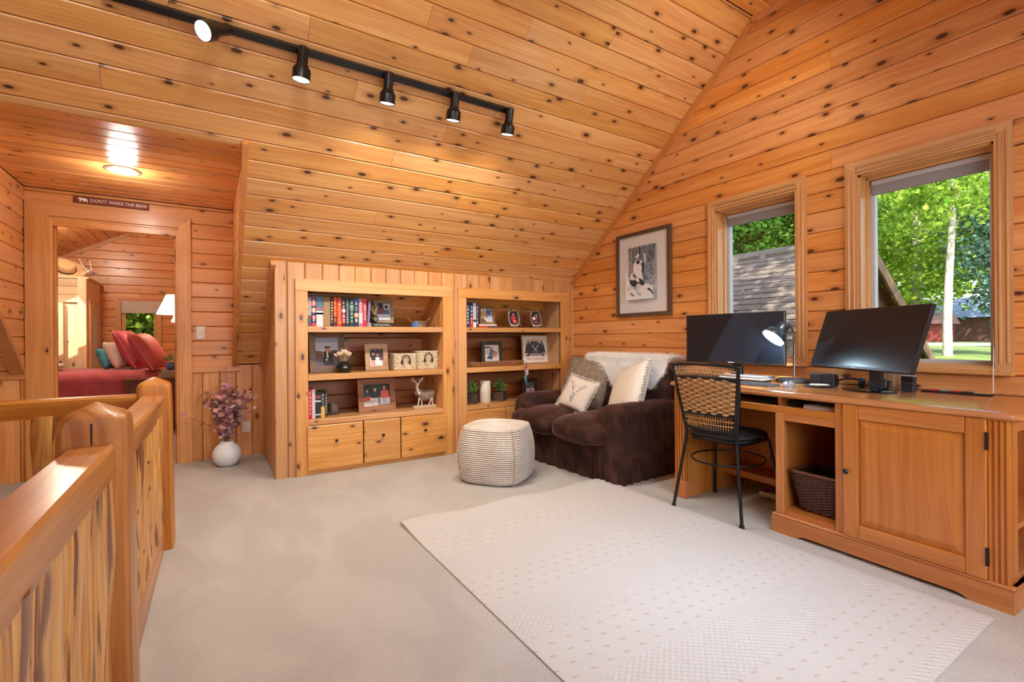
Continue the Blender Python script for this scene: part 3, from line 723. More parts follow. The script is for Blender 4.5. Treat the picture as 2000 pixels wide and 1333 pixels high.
# ================================================================== RAILING
def post(name, x, y, h, w0, w1, label, notch=None):
    t = thing(name, label, 'newel post', (x, y, 0)); mb = MB(); L = []
    for z, w_, b_ in ((-.15, w0, .011), (h*.72, (w0+2*w1)/3, .012), (h-.075, w1, .014), (h-.052, w1*.985, .017), (h-.038, w1*.93, .022), (h-.028, w1*.80, .024), (h-.006, w1*.22, .008), (h, w1*.05, .002)):
        hw = w_/2; L.append(oct_loop(-hw, -hw, hw, hw, b_, z))
    mb.loops(L); mb.build('post_shaft', 'railz', t, 25.0)
    return t
NP = (-.272, 1.785); FP = (-.243, 3.115)
np_ = post('newel_post', NP[0], NP[1], .905, .175, .150, 'nearest chunky log newel post with a dark check crack')
fp_ = post('newel_post', FP[0], FP[1], .890, .165, .142, 'farther newel post at the corner of the stair railing')
MB().box((-.0015, -.0785, .745), (.0015, -.070, .855)).build('check_crack', 'dark', np_)
def log_baluster(mb_parent, x, y, z0, z1, r, seed, wx=1.0):
    rr = random.Random(seed); L = []; n = 14; a1, a2, b1, b2 = [rr.uniform(0, 6.28) for _ in range(4)]; bx, by = rr.uniform(-.012, .012), rr.uniform(-.012, .012)
    for k in range(15):
        s = k/14; z = z0+(z1-z0)*s; rad = r*(1+.09*math.sin(4.2*s+a1)+.04*math.sin(11*s+a2)); row = []
        cx = x+bx*math.sin(PI*s*2+b1); cyy = y+by*math.sin(PI*s*2+b2)
        for i in range(n):
            th = 2*PI*i/n; q = rad*(1+.05*math.sin(3*th+a1+2*s)+.03*math.sin(5*th+b1))
            row.append((cx+q*math.cos(th)*wx, cyy+q*math.sin(th), z))
        L.append(row)
    return MB().loops(L)
def rail_run(name, label, axis, p0, p1, zt, wid, hgt, mat, n, seed, bow=0.0, bz=.14):
    t = thing(name, label, 'railing', (p0[0], p0[1], 0)); dx, dy = p1[0]-p0[0], p1[1]-p0[1]; ln = math.hypot(dx, dy); ux, uy = dx/ln, dy/ln
    def run(z1, h, w_, bw=0.0, nm='hand_rail'):
        L = []
        for k in range(13):
            s = k/12; z = z1-bw*4*s*(1-s); cx, cyy = dx*s, dy*s; px, py = -uy, ux
            row = []
            for (oy, oz) in ((-.5, -1), (.5, -1), (.5, -.12), (.42, 0), (-.42, 0), (-.5, -.12)):
                row.append((cx+px*oy*w_, cyy+py*oy*w_, z+oz*h))
            L.append(row)
        MB().loops(L).build(nm, mat, t)
    run(zt, hgt, wid, bow)
    run(bz, bz-.005, wid*.98, 0, 'bottom_rail')
    for k in range(n):
        s = (k+.5)/n; z1 = zt-hgt+.01-bow*4*s*(1-s)
        log_baluster(t, dx*s, dy*s, bz-.004, z1, min(.060, ln/n*.55), seed+k, .80).build('log_baluster', 'log', t, 60.0)
    return t
rail_run('stair_railing', 'nearest stair railing run with peeled log balusters', 'y', (-.272, .30), (-.272, NP[1]-.07), .797, .098, .088, 'raily', 12, 100)
rail_run('stair_railing', 'middle stair railing run between the two newel posts', 'y', (-.262, NP[1]+.07), (-.248, FP[1]-.065), .800, .096, .085, 'raily', 10, 200, .012)
rail_run('stair_railing', 'far stair railing run crossing in front of the doorway', 'x', (FP[0]-.07, FP[1]-.02), (-1.45, FP[1]-.02), .806, .085, .088, 'railx', 5, 300)

# ================================================================== RUG
def rug():
    import numpy as np
    P = [Vector((.945, 2.705)), Vector((2.505, .565)), None]
    # corners measured on the floor: far-left, near-right
    x0, x1, y0, y1 = .93, 2.50, .56, 2.70
    nx, ny = 40, 54; V = []; F = []
    for j in range(ny+1):
        for i in range(nx+1):
            x = i/nx*(x1-x0); y = j/ny*(y1-y0)
            e = min(x, x1-x0-x, y, y1-y0-y); z = .013*min(1, e/.012+.55)
            # rumpled far edge
            if y > 1.75: z += .022*max(0, (y-1.75)/.4)*(.5+.5*math.sin(x*9.5+.6))*math.exp(-((y-2.06)/.16)**2)
            V.append((x, y, z))
    for j in range(ny):
        for i in range(nx): a = j*(nx+1)+i; F.append((a, a+1, a+nx+2, a+nx+1))
    # skirt down to the floor
    rim = [i for i in range(nx+1)]+[(k+1)*(nx+1)+nx for k in range(ny)]+[ny*(nx+1)+i for i in range(nx-1, -1, -1)]+[k*(nx+1) for k in range(ny-1, 0, -1)]
    o = len(V); V += [(V[r][0], V[r][1], .001) for r in rim]; n = len(rim)
    F += [(rim[(k+1) % n], rim[k], o+k, o+(k+1) % n) for k in range(n)]
    mb = MB(); mb.add(V, F); r = mb.build('area_rug', 'rug', None, 60.0, (x0, y0, 0))
    tag(r, 'ivory wool area rug with rows of small raised ticks', 'rug')
rug()

# ================================================================== SOFA
def velvet():
    m, nt, bs = newmat('brown_velvet'); tc = nd(nt, 'ShaderNodeTexCoord')
    n1 = nd(nt, 'ShaderNodeTexNoise', i_Scale=6.0, i_Detail=4.0, i_Distortion=1.2); nt.links.new(tc.outputs['Object'], n1.inputs['Vector'])
    n2 = nd(nt, 'ShaderNodeTexNoise', i_Scale=300.0, i_Detail=1.0); nt.links.new(tc.outputs['Object'], n2.inputs['Vector'])
    nt.links.new(mixc(nt, maprange(nt, n1.outputs['Fac'], .38, .66), S(50, 31, 26), S(74, 47, 38)), bs.inputs['Base Color'])
    bs.inputs['Roughness'].default_value = .75; bs.inputs['Sheen Weight'].default_value = .8; bs.inputs['Sheen Roughness'].default_value = .3
    bs.inputs['Sheen Tint'].default_value = S(200, 160, 150); bs.inputs['Specular IOR Level'].default_value = .15
    bump(nt, bs, n2.outputs['Fac'], .15, .004)
    return m
M['velvet'] = velvet()
def wr(p, k, amp, ph):  # cloth wrinkle
    return amp*(math.sin(p.x*k+ph+2.2*math.sin(p.z*7+ph))+.6*math.sin(p.y*k*1.3+p.z*5+ph*2))
SOF = thing('loveseat', 'dark brown velvet loveseat with loose slipcover beneath the framed print', 'sofa', (2.375, 3.80, 0), math.radians(-87.2))
def sofa():
    t = SOF; wid = 1.30
    # base with gathered skirt
    def fbase(s, z, x, y):
        k = max(0, 1-z/.30); return (.010*math.sin(x*58+3.0*math.sin(x*4.3)+z*16)+.006*math.sin(x*131+z*30+1.0)+.010*math.sin(y*62+z*12))*(.25+.75*k)+.02*k
    draped_box(.03, wid-.03, .05, .84, .31, .04, .03, fbase, 360, 14, 4).build('skirt', 'velvet', t, 70.0)
    # arms with the slipcover falling in folds
    for xc, ph in ((.125, .7), (wid-.125, 0.0)):
        def farm(s, z, x, y, ph=ph):
            k = max(0, 1-z/.50); near = math.exp(-((y-.04)/.16)**2)
            return (.011*math.sin(y*74+ph+5*z+2.2*math.sin(y*6))+.006*math.sin(y*151+9*z)+.010*near*math.sin(x*110+14*z))*(.18+.82*k**.7)+.018*k
        draped_box(xc-.118, xc+.118, .03, .86, .575, .105, .05, farm, 420, 18, 8).build('arm', 'velvet', t, 70.0)
    # back
    def dback(p, u):
        s = max(0, p.z-.3); y = p.y+.10*s/.6
        return Vector((p.x+.01*math.sin(p.z*14), y+.008*math.sin(p.x*17+p.z*9), p.z-.02*abs(u.x)**3*(1 if u.z > 0 else 0)+.006*math.sin(p.x*11)))
    soft(wid/2, .72, .46, 1.14, .26, .86, 5.0, 72, 30, dback, 4.5).build('backrest', 'velvet', t, 70.0)
    # seat cushions (T shaped fronts bulging over the base)
    for xc, w_, sd in ((.345, .62, 1.0), (.915, .60, 2.4)):
        def dc(p, u, sd=sd, xc=xc):
            bul = .05*(1-u.x*u.x)*(1 if u.y < -.2 else 0)
            return Vector((p.x, p.y-bul*.7, p.z+.030*(1-u.x*u.x)*(1-u.y*u.y)*(1 if u.z > 0 else 0)+wr(p, 18, .0035, sd)))
        soft(xc, .275, .345, w_, .70, .20, 4.6, 64, 20, dc, 3.0).build('seat_cushion', 'velvet', t, 70.0)
    MB().box((wid-.012, .80, .30), (wid-.002, .806, .36)).build('care_tag', 'white', t)
sofa()
def onsofa(x, y, z): return SOF.matrix_basis @ Vector((x, y, z))
bpy.context.view_layer.update()
def place(o, x, y, z, tilt, turn, rollz=0.0):
    """stand a cushion (local XZ plane, bottom centre origin) on the loveseat"""
    m = SOF.matrix_basis @ Matrix.Translation((x, y, z)) @ Matrix.Rotation(turn, 4, 'Z') @ Matrix.Rotation(tilt, 4, 'X') @ Matrix.Rotation(rollz, 4, 'Y')
    o.matrix_basis = m
# --- sheepskin throw over the back
def throw():
    t = thing('sheepskin_throw', 'white sheepskin throw draped over the loveseat back', 'throw')
    t.matrix_basis = SOF.matrix_basis.copy()
    V = []; F = []; nu, nv = 60, 34
    for j in range(nv+1):
        for i in range(nu+1):
            u = i/nu; v = j/nv; x = .30+.93*u
            fr = .06+.24*(math.exp(-((u-.50)/.15)**2)*.95+.42*math.exp(-((u-.19)/.08)**2)+.75*math.exp(-((u-.86)/.12)**2)) # hang of the front lobes
            s = v*(.27+fr)                              # arc length: over the top, then down the front
            if s < .27: a = s/.27*PI; y = .805+.125*math.cos(a); z = .893+.016*math.sin(a)
            else: d = s-.27; z = .893-d; y = .575+.10*(z-.3)/.6+.03*math.exp(-d/.03)
            V.append((x+.012*math.sin(9*v+u*7), y-.004*math.sin(u*31)*math.sin(v*17), z)); 
    for j in range(nv):
        for i in range(nu): a = j*(nu+1)+i; F.append((a, a+1, a+nu+2, a+nu+1))
    mb = MB(); mb.add(V, F); o = mb.build('hide', plain('sheepskin', S(250, 248, 245), .95, sheen=.3, noise=.06, nscale=60, bmp=.6), t, 60.0)
    fm = plain('wool_strand', S(252, 250, 247), .9)
    me = o.data; c0 = sum((p.normal for p in me.polygons), Vector())
    fm_me = fur_mesh('wool', me, fm, 14000, .036, .0014, 4, .30, curl=.8)
    # hair on both faces
    f2 = fur_mesh('wool', me, fm, 1, .02)
    stuff(link('wool', fm_me, t))
    me.flip_normals(); stuff(link('wool', fur_mesh('wool', me, fm, 15000, .036, .0014, 5, .30, curl=.8), t)); 
throw()
# --- cushions
def cushion(name, label, w_, h_, th, mat, disp=None, n=18):
    t = thing(name, label, 'cushion')
    me = pillow(w_, h_, th, n, disp).mesh('cover', mat); weld(me); smooth_by_angle(me, 80.0)
    for v in me.vertices: v.co.z += h_/2
    return t, link('cover', me, t)
t, o = cushion('fur_cushion', 'grey-brown faux fur cushion at the far end of the loveseat', .52, .50, .17, plain('grey_fur', S(132, 116, 100), .95, noise=.25, nscale=25))
fm = plain('fur_strand', S(158, 142, 124), .9, noise=.35, nscale=18)
stuff(link('fur', fur_mesh('fur', o.data, fm, 26000, .024, .0010, 8, .7, curl=.7), t))
place(t, .375, .50, .42, math.radians(-24), math.radians(14), math.radians(8))
M['linen'] = plain('linen', S(214, 204, 190), .85, noise=.05, nscale=120, bmp=.25)
t, o = cushion('deer_cushion', 'small linen cushion with a beaded silver deer head', .31, .31, .10, M['linen'])
ed = MB(); rr = random.Random(3)
for k in range(4):
    for j in range(40):
        s = -1+2*j/40; u, v = [(s, -1), (1, s), (-s, 1), (-1, -s)][k]
        p = Vector((u*.155, 0, .155+v*.155)); q = p+Vector((u*.010+rr.uniform(-.004, .004), rr.uniform(-.006, .006), v*.010+rr.uniform(-.004, .004)))
        ed.tube([p*1.0, q], .0022, 4)
ed.build('frayed_edge', plain('fray', S(236, 232, 226), .9), t)
bd = MB(); bm_ = plain('silver_bead', S(226, 228, 234), .18, metal=.6)
def bead(u, v):
    th = .05*max(0, (1-abs(u)**2.6)*(1-abs(v)**2.6))**.45; x, z, y = u*.155, .155+v*.155, -th-.002; s = .0034
    bd.add([(x-s, y, z), (x+s, y, z), (x, y, z-s), (x, y, z+s), (x, y-s, z), (x, y+s, z)], [(0, 2, 4), (2, 1, 4), (1, 3, 4), (3, 0, 4)])
for k in range(150):  # antlers, head
    s = rr.random(); side = rr.choice((-1, 1))
    br = rr.choice((0, 0, 0, 1, 2))
    u = side*(.10+.50*s**1.2); v = -.05+.62*s
    if br == 1: u, v = side*(.30+.12*s), .22+.35*s
    if br == 2: u, v = side*(.20-.05*s), .10+.30*s
    bead(u+rr.uniform(-.03, .03), v+rr.uniform(-.03, .03))
for k in range(110):
    a = rr.uniform(0, 6.28); q = math.sqrt(rr.random()); v = -.36+.30*q*math.sin(a); bead((.17-.10*max(0, -.36-v)/.3)*q*math.cos(a), v)
bd.build('bead_deer', bm_, t)
place(t, .525, .27, .45, math.radians(-30), math.radians(16), math.radians(14))
t, o = cushion('ruffled_cushion', 'cream ruffled cushion with tan cross-stitch band leaning on the near arm', .52, .50, .17, plain('cream_cotton', S(232, 226, 214), .85, noise=.04, nscale=60, bmp=.4))
bm2 = MB()
for j in range(24):
    for k in range(3):
        u = -.56+.11*k; v = -.86+1.72*j/23; th = .08*max(0, (1-abs(u)**2.6)*(1-abs(v)**2.6))**.45
        bm2.box((u*.235-.009, -th-.0035, .235+v*.225-.0045), (u*.235+.009, -th+.004, .235+v*.225+.0045))
bm2.build('stitched_band', C(196, 158, 112), t)
rf = MB(); L = []
for j in range(61):
    s = -1+2*j/60; a = .010*math.sin(j*1.9)
    L.append([(.225, a, .235+s*.232), (.262, a*2.2, .235+s*.245)])
rf.loops(L, 0, (False, False), False); rf.build('ruffle', plain('cream_ruffle', S(228, 226, 220), .85), t)
place(t, .985, .42, .40, math.radians(-24), math.radians(-26), math.radians(-20))

# ================================================================== POUF
def pouf():
    m, nt, bs = newmat('cotton_rope'); tc = nd(nt, 'ShaderNodeTexCoord')
    at = nd(nt, 'ShaderNodeAttribute', attribute_name='row'); n1 = nd(nt, 'ShaderNodeTexNoise', i_Scale=90.0, i_Detail=2.0); nt.links.new(tc.outputs['Object'], n1.inputs['Vector'])
    n2 = nd(nt, 'ShaderNodeTexNoise', i_Scale=5.0); nt.links.new(tc.outputs['Object'], n2.inputs['Vector'])
    g = math_(nt, 'MULTIPLY', maprange(nt, at.outputs['Fac'], .75, .15), maprange(nt, n2.outputs['Fac'], .25, .6))
    c = mixc(nt, n1.outputs['Fac'], S(206, 198, 188), S(238, 232, 222)); c = mixc(nt, g, c, S(150, 122, 92)); nt.links.new(c, bs.inputs['Base Color'])
    bs.inputs['Roughness'].default_value = .9; bump(nt, bs, n1.outputs['Fac'], .8, .01)
    w_, h_, rows = .262, .405, 27; V = []; A = []; n = 72; rings = []
    sg = lambda v, p: math.copysign(abs(v)**p, v)
    def ring(r, z, e, val, dz=lambda th: 0):
        rings.append([(r*sg(math.cos(2*PI*i/n), 2/e), r*sg(math.sin(2*PI*i/n), 2/e), z+dz(2*PI*i/n)) for i in range(n)]); A.append(val)
    sub = 6
    for k in range(rows*sub+1):
        s = k/(rows*sub); z = h_*s; hump = abs(math.sin(PI*k/sub)); bul = 1+.10*math.sin(PI*min(1, s*1.05))-.10*(1-s)**3*0-.05*s**6
        ring((w_*.93*bul)*(1-.10*max(0, .06-s)/.06)+.0075*hump, z, 3.4, hump)
    tr = 13
    for k in range(1, tr*sub):
        s = k/(tr*sub); hump = abs(math.sin(PI*k/sub)); ring(w_*.885*(1-s)+.002, h_+.004*hump+.035*(1-(1-s)**2)-.02*s*s, 3.4-1.2*s, hump)
    mb = MB(); mb.loops(rings); me = mb.mesh('rope_cover', m); smooth_by_angle(me, 80.0)
    att = me.attributes.new('row', 'FLOAT', 'POINT'); att.data.foreach_set('value', [a for a in A for _ in range(n)])
    t = thing('rope_pouf', 'chunky white and tan rope pouf beside the loveseat', 'pouf', (1.885, 3.215, 0), math.radians(38))
    link('rope_cover', me, t)
    for q in range(4):
        sm = MB()
        th = PI/4+q*PI/2; pts = []
        for k in range(14):
            s = k/13; z = h_*s; r = w_*.93*(1+.10*math.sin(PI*min(1, s*1.05))-.05*s**6)*1.0+.004
            pts.append((r*sg(math.cos(th), 2/3.4), r*sg(math.sin(th), 2/3.4), z+.003))
        sm.tube(pts, .006, 6); sm.build('seam_cord', C(176, 150, 118), t)
pouf()

# ================================================================== VASE WITH DRIED LEAVES
def vase():
    t = thing('leaf_vase', 'round white ceramic vase of dusky pink dried leaves on the carpet', 'vase', (.122, 4.80, 0))
    MB().lathe([(.045, 0), (.075, .012), (.105, .06), (.112, .10), (.103, .14), (.078, .175), (.052, .195), (.050, .205), (.056, .212), (.050, .213), (.044, .203), (.044, .17)], 32, cap=(True, True)).build('vase_body', plain('matte_ceramic', S(232, 234, 234), .55, noise=.03, nscale=12), t, 60.0)
    m, nt, bs = newmat('dried_leaf'); oi = nd(nt, 'ShaderNodeObjectInfo'); cr = nd(nt, 'ShaderNodeValToRGB'); nt.links.new(oi.outputs['Random'], cr.inputs[0])
    cs_ = [(0, S(132, 84, 98)), (.22, S(182, 128, 142)), (.42, S(212, 150, 142)), (.6, S(232, 182, 164)), (.78, S(160, 130, 158)), (.9, S(242, 216, 204)), (1, S(186, 112, 96))]
    cr.color_ramp.elements[0].color = cs_[0][1]; cr.color_ramp.elements[1].color = cs_[-1][1]
    for p, c in cs_[1:-1]: e = cr.color_ramp.elements.new(p); e.color = c
    nt.links.new(cr.outputs[0], bs.inputs['Base Color']); bs.inputs['Roughness'].default_value = .6
    lm = []
    for k in range(4):
        mb = MB(); n = 10; rr = random.Random(k); L = []
        vs = [(0, 0, 0)]+[((1+.08*rr.uniform(-1, 1))*math.cos(2*PI*i/n)+.85, .86*math.sin(2*PI*i/n), .22*math.cos(2*PI*i/n)**2+.1*rr.uniform(-1, 1)) for i in range(n)]
        vs[0] = (.85, 0, -.08)
        mb.add(vs, [(0, 1+i, 1+(i+1) % n) for i in range(n)]); me = bpy.data.meshes.new('leaf'); me.from_pydata(mb.v, [], mb.f); me.materials.append(m)
        me.polygons.foreach_set('use_smooth', [True]*n); me.update(); lm.append(me)
    rr = random.Random(21); stems = MB()
    for b in range(44):
        az = rr.uniform(0, 2*PI); sp = rr.uniform(.05, 1.0); reach = .24*sp; hgt = .20+.30*(1-.45*sp)*rr.uniform(.75, 1.1)
        if b == 0: az, reach, hgt = PI*.95, .30, .24
        if b == 1: az, reach, hgt = -.1, .27, .30
        if b == 2: az, reach, hgt = 1.6, .05, .62
        p0 = Vector((.01*math.cos(az), .01*math.sin(az), .17)); p3 = Vector((reach*math.cos(az), reach*math.sin(az)*.55-.03, .21+hgt)); p1 = p0+Vector((0, 0, hgt*.6)); pts = []
        for k in range(9):
            s = k/8; pts.append(p0*(1-s)**2+p1*2*s*(1-s)+p3*s*s)
        stems.tube(pts, [.0028*(1-.6*k/8) for k in range(9)], 5)
        for k in range(2, 9):
            for sd in (-1, 1):
                if rr.random() < .12: continue
                q = pts[k]; sz = rr.uniform(.019, .029)*(1.1-.03*k)
                o = link('leaf', lm[rr.randrange(4)], t, q); o.scale = (sz, sz, sz)
                o.rotation_euler = (rr.uniform(-1.2, 1.2), rr.uniform(-1.0, .6), az+sd*1.3+rr.uniform(-.8, .8))
    stems.build('stems', C(112, 78, 66), t)
vase()

# ================================================================== FRAMED PRINT ON THE WINDOW WALL
def print_wall():
    t = thing('framed_print', 'large framed print of a horse in snow on the cedar wall', 'picture', (XR-.002, 3.075, 1.272), -PI/2)
    W_, H_ = .645, .785; fwd = .034
    fm = wood('walnut_frame', S(110, 84, 70), S(78, 56, 46), 'x', knots=0, var=.05); fz = wood('walnut_frame_z', S(110, 84, 70), S(78, 56, 46), 'z', knots=0, var=.05)
    for poly, mt in (([(-W_/2, 0), (W_/2, 0), (W_/2-fwd, fwd), (-W_/2+fwd, fwd)], fm), ([(-W_/2, H_), (-W_/2+fwd, H_-fwd), (W_/2-fwd, H_-fwd), (W_/2, H_)], fm), ([(-W_/2, 0), (-W_/2+fwd, fwd), (-W_/2+fwd, H_-fwd), (-W_/2, H_)], fz), ([(W_/2, 0), (W_/2, H_), (W_/2-fwd, H_-fwd), (W_/2-fwd, fwd)], fz)):
        MB().prism(poly, 'y', -.028, 0).build('frame_side', mt, t)
    MB().box((-W_/2+fwd-.004, -.014, fwd-.004), (W_/2-fwd+.004, -.008, H_-fwd+.004)).build('mat_board', C(232, 236, 240), t)
    dk, md, lt, sn = (44, 52, 66), (96, 106, 122), (176, 188, 202), (226, 232, 238)
    rr = random.Random(9); sh = [(lt, rect(0, .35, 1, 1))]
    for k in range(60):
        x = rr.random(); y = rr.uniform(.62, .95); sh.append((rr.choice((md, dk, lt)), [(x, y), (x+.012, y), (x+.016, 1), (x-.002, 1)]))
    for k in range(70):
        x = rr.uniform(.62, 1.0); y = rr.uniform(.30, .88); l = rr.uniform(.06, .14); sh.append((rr.choice((dk, dk, sn, md)), [(x, y), (x+.012, y+.006), (min(1, x+l), y-l*.55), (min(1, x+l), y-l*.6)]))
    for k in range(24):
        x = rr.uniform(.02, .36); y = rr.uniform(.60, .82); l = rr.uniform(.05, .1); sh.append((rr.choice((dk, md, sn)), [(x, y), (x+l, y+l*.7), (x+l, y+l*.5)]))
    sh.append((sn, [(0, 0), (1, 0), (1, .22), (.7, .30), (.4, .28), (.15, .40), (0, .62)]))
    sh += [(sn, [(.30, .66), (.38, .72), (.50, .74), (.62, .70), (.66, .58), (.60, .46), (.66, .36), (.58, .30), (.42, .34), (.30, .36), (.16, .40), (.20, .48), (.30, .52)]),
           (dk, [(.40, .70), (.47, .73), (.55, .72), (.52, .66), (.46, .65)]), (dk, [(.58, .66), (.66, .68), (.70, .58), (.66, .48), (.60, .50), (.62, .58)]),
           (dk, [(.14, .40), (.24, .36), (.36, .38), (.44, .32), (.40, .24), (.28, .25), (.18, .30)]), (md, [(.30, .50), (.38, .46), (.44, .40), (.36, .40), (.28, .44)]),
           (dk, [(.50, .40), (.62, .36), (.72, .28), (.64, .24), (.54, .28)]), (sn, [(.38, .80), (.48, .86), (.56, .82), (.60, .90), (.54, .80), (.46, .76)]), (sn, [(.66, .86), (.70, .76), (.72, .62), (.76, .70), (.74, .82)]),
           (dk, [(.80, .16), (.90, .14), (1.0, .06), (1.0, .10), (.92, .17), (.84, .20)]), (md, [(.20, .14), (.34, .08), (.30, .06), (.18, .12)]), (lt, [(.45, .16), (.60, .10), (.56, .06), (.42, .12)])]
    for k in range(26):
        x = rr.uniform(.10, .55); y = rr.uniform(.16, .26); sh.append((md, [(x, y), (x+.03, y+.01), (x+.01, y-.015)]))
    MB().box((-.172, -.0152, .147), (.172, -.0138, .650)).build('mat_bevel', C(204, 208, 212), t)
    flat_print('print', .332, .49, sh, t, (0, -.0156, .153), base=(214, 222, 230))
    MB().box((-W_/2+fwd, -.0215, fwd), (W_/2-fwd, -.0205, H_-fwd)).build('glazing', 'glass', t)
print_wall()

# ================================================================== DESK
DZT = .777
DESK = thing('desk', 'honey oak pedestal desk under the windows', 'desk', (2.686, 2.19, 0), math.radians(-92.4))
def desk():
    t = DESK; LN, DP = 1.675, .655
    # top with a moulded edge
    prof = [(.0, -.034), (-.012, -.034), (-.022, -.026), (-.024, -.018), (-.018, -.010), (-.020, -.004), (-.010, 0)]
    L = []
    for o, z in [(p[0], p[1]) for p in prof]:
        x0, x1, y0, y1 = o+.005, LN-o-.005, o, DP; r = .03
        loop = []
        for cx, cyy, a0 in ((x0+r, y0+r, PI), (x1-r, y0+r, 1.5*PI)):
            for k in range(6): loop.append((cx+r*math.cos(a0+k*PI/10), cyy+r*math.sin(a0+k*PI/10), DZT+z))
        loop += [(x1, y1, DZT+z), (x0, y1, DZT+z)]
        L.append(loop)
    MB().loops(L).build('desk_top', 'oaktop', t, 25.0)
    zt = DZT-.034
    # near pedestal
    px = .72
    MB().box((px, .03, .10), (px+.02, DP-.02, zt)).build('side_panel', 'oakz', t)
    MB().box((1.03, .03, .10), (1.05, DP-.02, zt)).build('side_panel', 'oakz', t)
    MB().box((px, DP-.03, .10), (1.05, DP-.02, zt)).build('back_panel', 'oakz', t)
    MB().box((1.05, DP-.03, .10), (LN-.02, DP-.02, zt)).build('back_panel', 'oakz', t)
    MB().box((px, .0, .10), (px+.045, .03, .655), bev=.003).build('stile', 'oakz', t)
    MB().box((1.026, .0, .10), (1.068, .03, zt), bev=.003).build('stile', 'oakz', t)
    MB().box((px+.045, .004, .616), (1.026, .03, .657), bev=.002).build('rail', 'oakx', t)
    MB().box((.13, .0, .655), (1.026, .03, .694), bev=.003).build('rail', 'oakx', t)
    MB().box((.13, .03, .680), (1.03, DP-.03, .690)).build('slot_floor', 'oakx', t)
    MB().box((px+.02, .01, .10), (1.03, DP-.03, .124)).build('shelf', 'oakx', t)
    # door: frame, raised panel, knob, hinges
    d = thing('door', '', ''); del d['label']; del d['category']; d.parent = t; d.location = (1.070, -.0, .103); w_, h_ = .520, .640
    s = .066
    for a, b, mt in (((0, -.018, 0), (s, .002, h_), 'oakz'), ((w_-s, -.018, 0), (w_, .002, h_), 'oakz'), ((s, -.018, 0), (w_-s, .002, s), 'oakx'), ((s, -.018, h_-s), (w_-s, .002, h_), 'oakx')):
        MB().box(a, b, bev=.004).build('door_frame', mt, d)
    MB().loops([[(s, -.004, s), (w_-s, -.004, s), (w_-s, -.004, h_-s), (s, -.004, h_-s)], [(s+.006, -.006, s+.006), (w_-s-.006, -.006, s+.006), (w_-s-.006, -.006, h_-s-.006), (s+.006, -.006, h_-s-.006)], [(s+.034, -.016, s+.034), (w_-s-.034, -.016, s+.034), (w_-s-.034, -.016, h_-s-.034), (s+.034, -.016, h_-s-.034)]]).build('raised_panel', 'oakz', d)
    MB().lathe([(.005, 0), (.006, .012), (.012, .017), (.013, .022), (.008, .028), (.002, .029)], 14).build('knob', 'black', d, True, (.022, -.018, .318), (PI/2, 0, 0))
    for z in (.06, .52): MB().tube([(w_+.002, -.02, z), (w_+.002, -.02, z+.07)], .006, 8).build('hinge', 'iron', d)
    # fluted pilaster at the near corner
    def flutes(x0, x1, z0, z1, nm='fluted_post', n=3):
        pts = [(x0, .03)]; w_ = (x1-x0)
        pts.append((x0, -.006))
        for k in range(n):
            c = x0+w_*(k+.75)/(n+.5); r = w_*.09
            pts += [(c-r, -.006), (c-r*.5, .002), (c+r*.5, .002), (c+r, -.006)]
        pts += [(x1, -.006), (x1, .03)]
        MB().prism(pts, 'z', z0, z1).build(nm, 'oakz', t)
    flutes(1.592, 1.652, .10, zt)
    MB().box((1.05, .026, .10), (1.652, .03, zt)).build('case_back', 'dark', t)
    # open near side with a shelf
    MB().box((1.62, .03, .10), (1.652, .09, zt)).build('side_stile', 'oakz', t)
    MB().box((1.62, DP-.09, .10), (1.652, DP-.02, zt)).build('side_stile', 'oakz', t)
    MB().box((1.62, .09, zt-.05), (1.652, DP-.09, zt)).build('side_rail', 'oaky', t)
    MB().box((1.45, .03, .10), (1.47, DP-.03, zt)).build('side_inner', 'oakz', t)
    for z in (.10, .30): MB().box((1.47, .03, z), (1.648, DP-.03, z+.022)).build('side_shelf', 'oaky', t)
    # plinth with the cut-out arch
    x0, x1 = .705, LN-.008; n = 8; pl = [(x0, 0), (x0+.13, 0)]
    pl += [(x0+.13+.05*k/n, .018*math.sin(PI/2*k/n)) for k in range(1, n+1)]+[(x1-.18+.05*k/n, .018*math.cos(PI/2*k/n)) for k in range(0, n+1)]+[(x1, 0), (x1, .088), (x0, .088)]
    MB().prism(pl, 'y', -.018, .02).build('plinth', 'oakx', t)
    MB().box((x0, -.014, .088), (x1, .02, .102), bev=.004).build('plinth_bead', 'oakx', t)
    MB().box((x1-.02, .02, 0), (x1, DP-.02, .10), bev=.003).build('plinth', 'oaky', t)
    MB().box((x0, .02, 0), (x0+.02, DP-.02, .10), bev=.003).build('plinth', 'oaky', t)
    MB().box((x0, .02, .085), (x1, DP-.02, .10)).build('plinth_deck', 'oakx', t)
    # far end panel with fluted front edge and foot block
    MB().box((.075, .02, 0), (.10, DP-.02, zt), bev=.002).build('end_panel', 'oakz', t)
    MB().box((.02, .02, 0), (.03, DP-.02, zt)).build('end_panel', 'oakz', t)
    flutes(.022, .10, .115, zt)
    MB().box((.012, -.014, 0), (.112, .04, .115), bev=.006).build('foot_block', 'oakz', t)
    # knee space: back board and low shelf
    MB().box((.10, DP-.05, .10), (.72, DP-.03, zt)).build('modesty_panel', 'oakx', t)
    MB().box((.10, DP-.24, .11), (.72, DP-.05, .155), bev=.003).build('foot_shelf', 'oakx', t)
desk()
bpy.context.view_layer.update()
def D2W(x, y, z=0): return DESK.matrix_basis @ Vector((x, y, z))

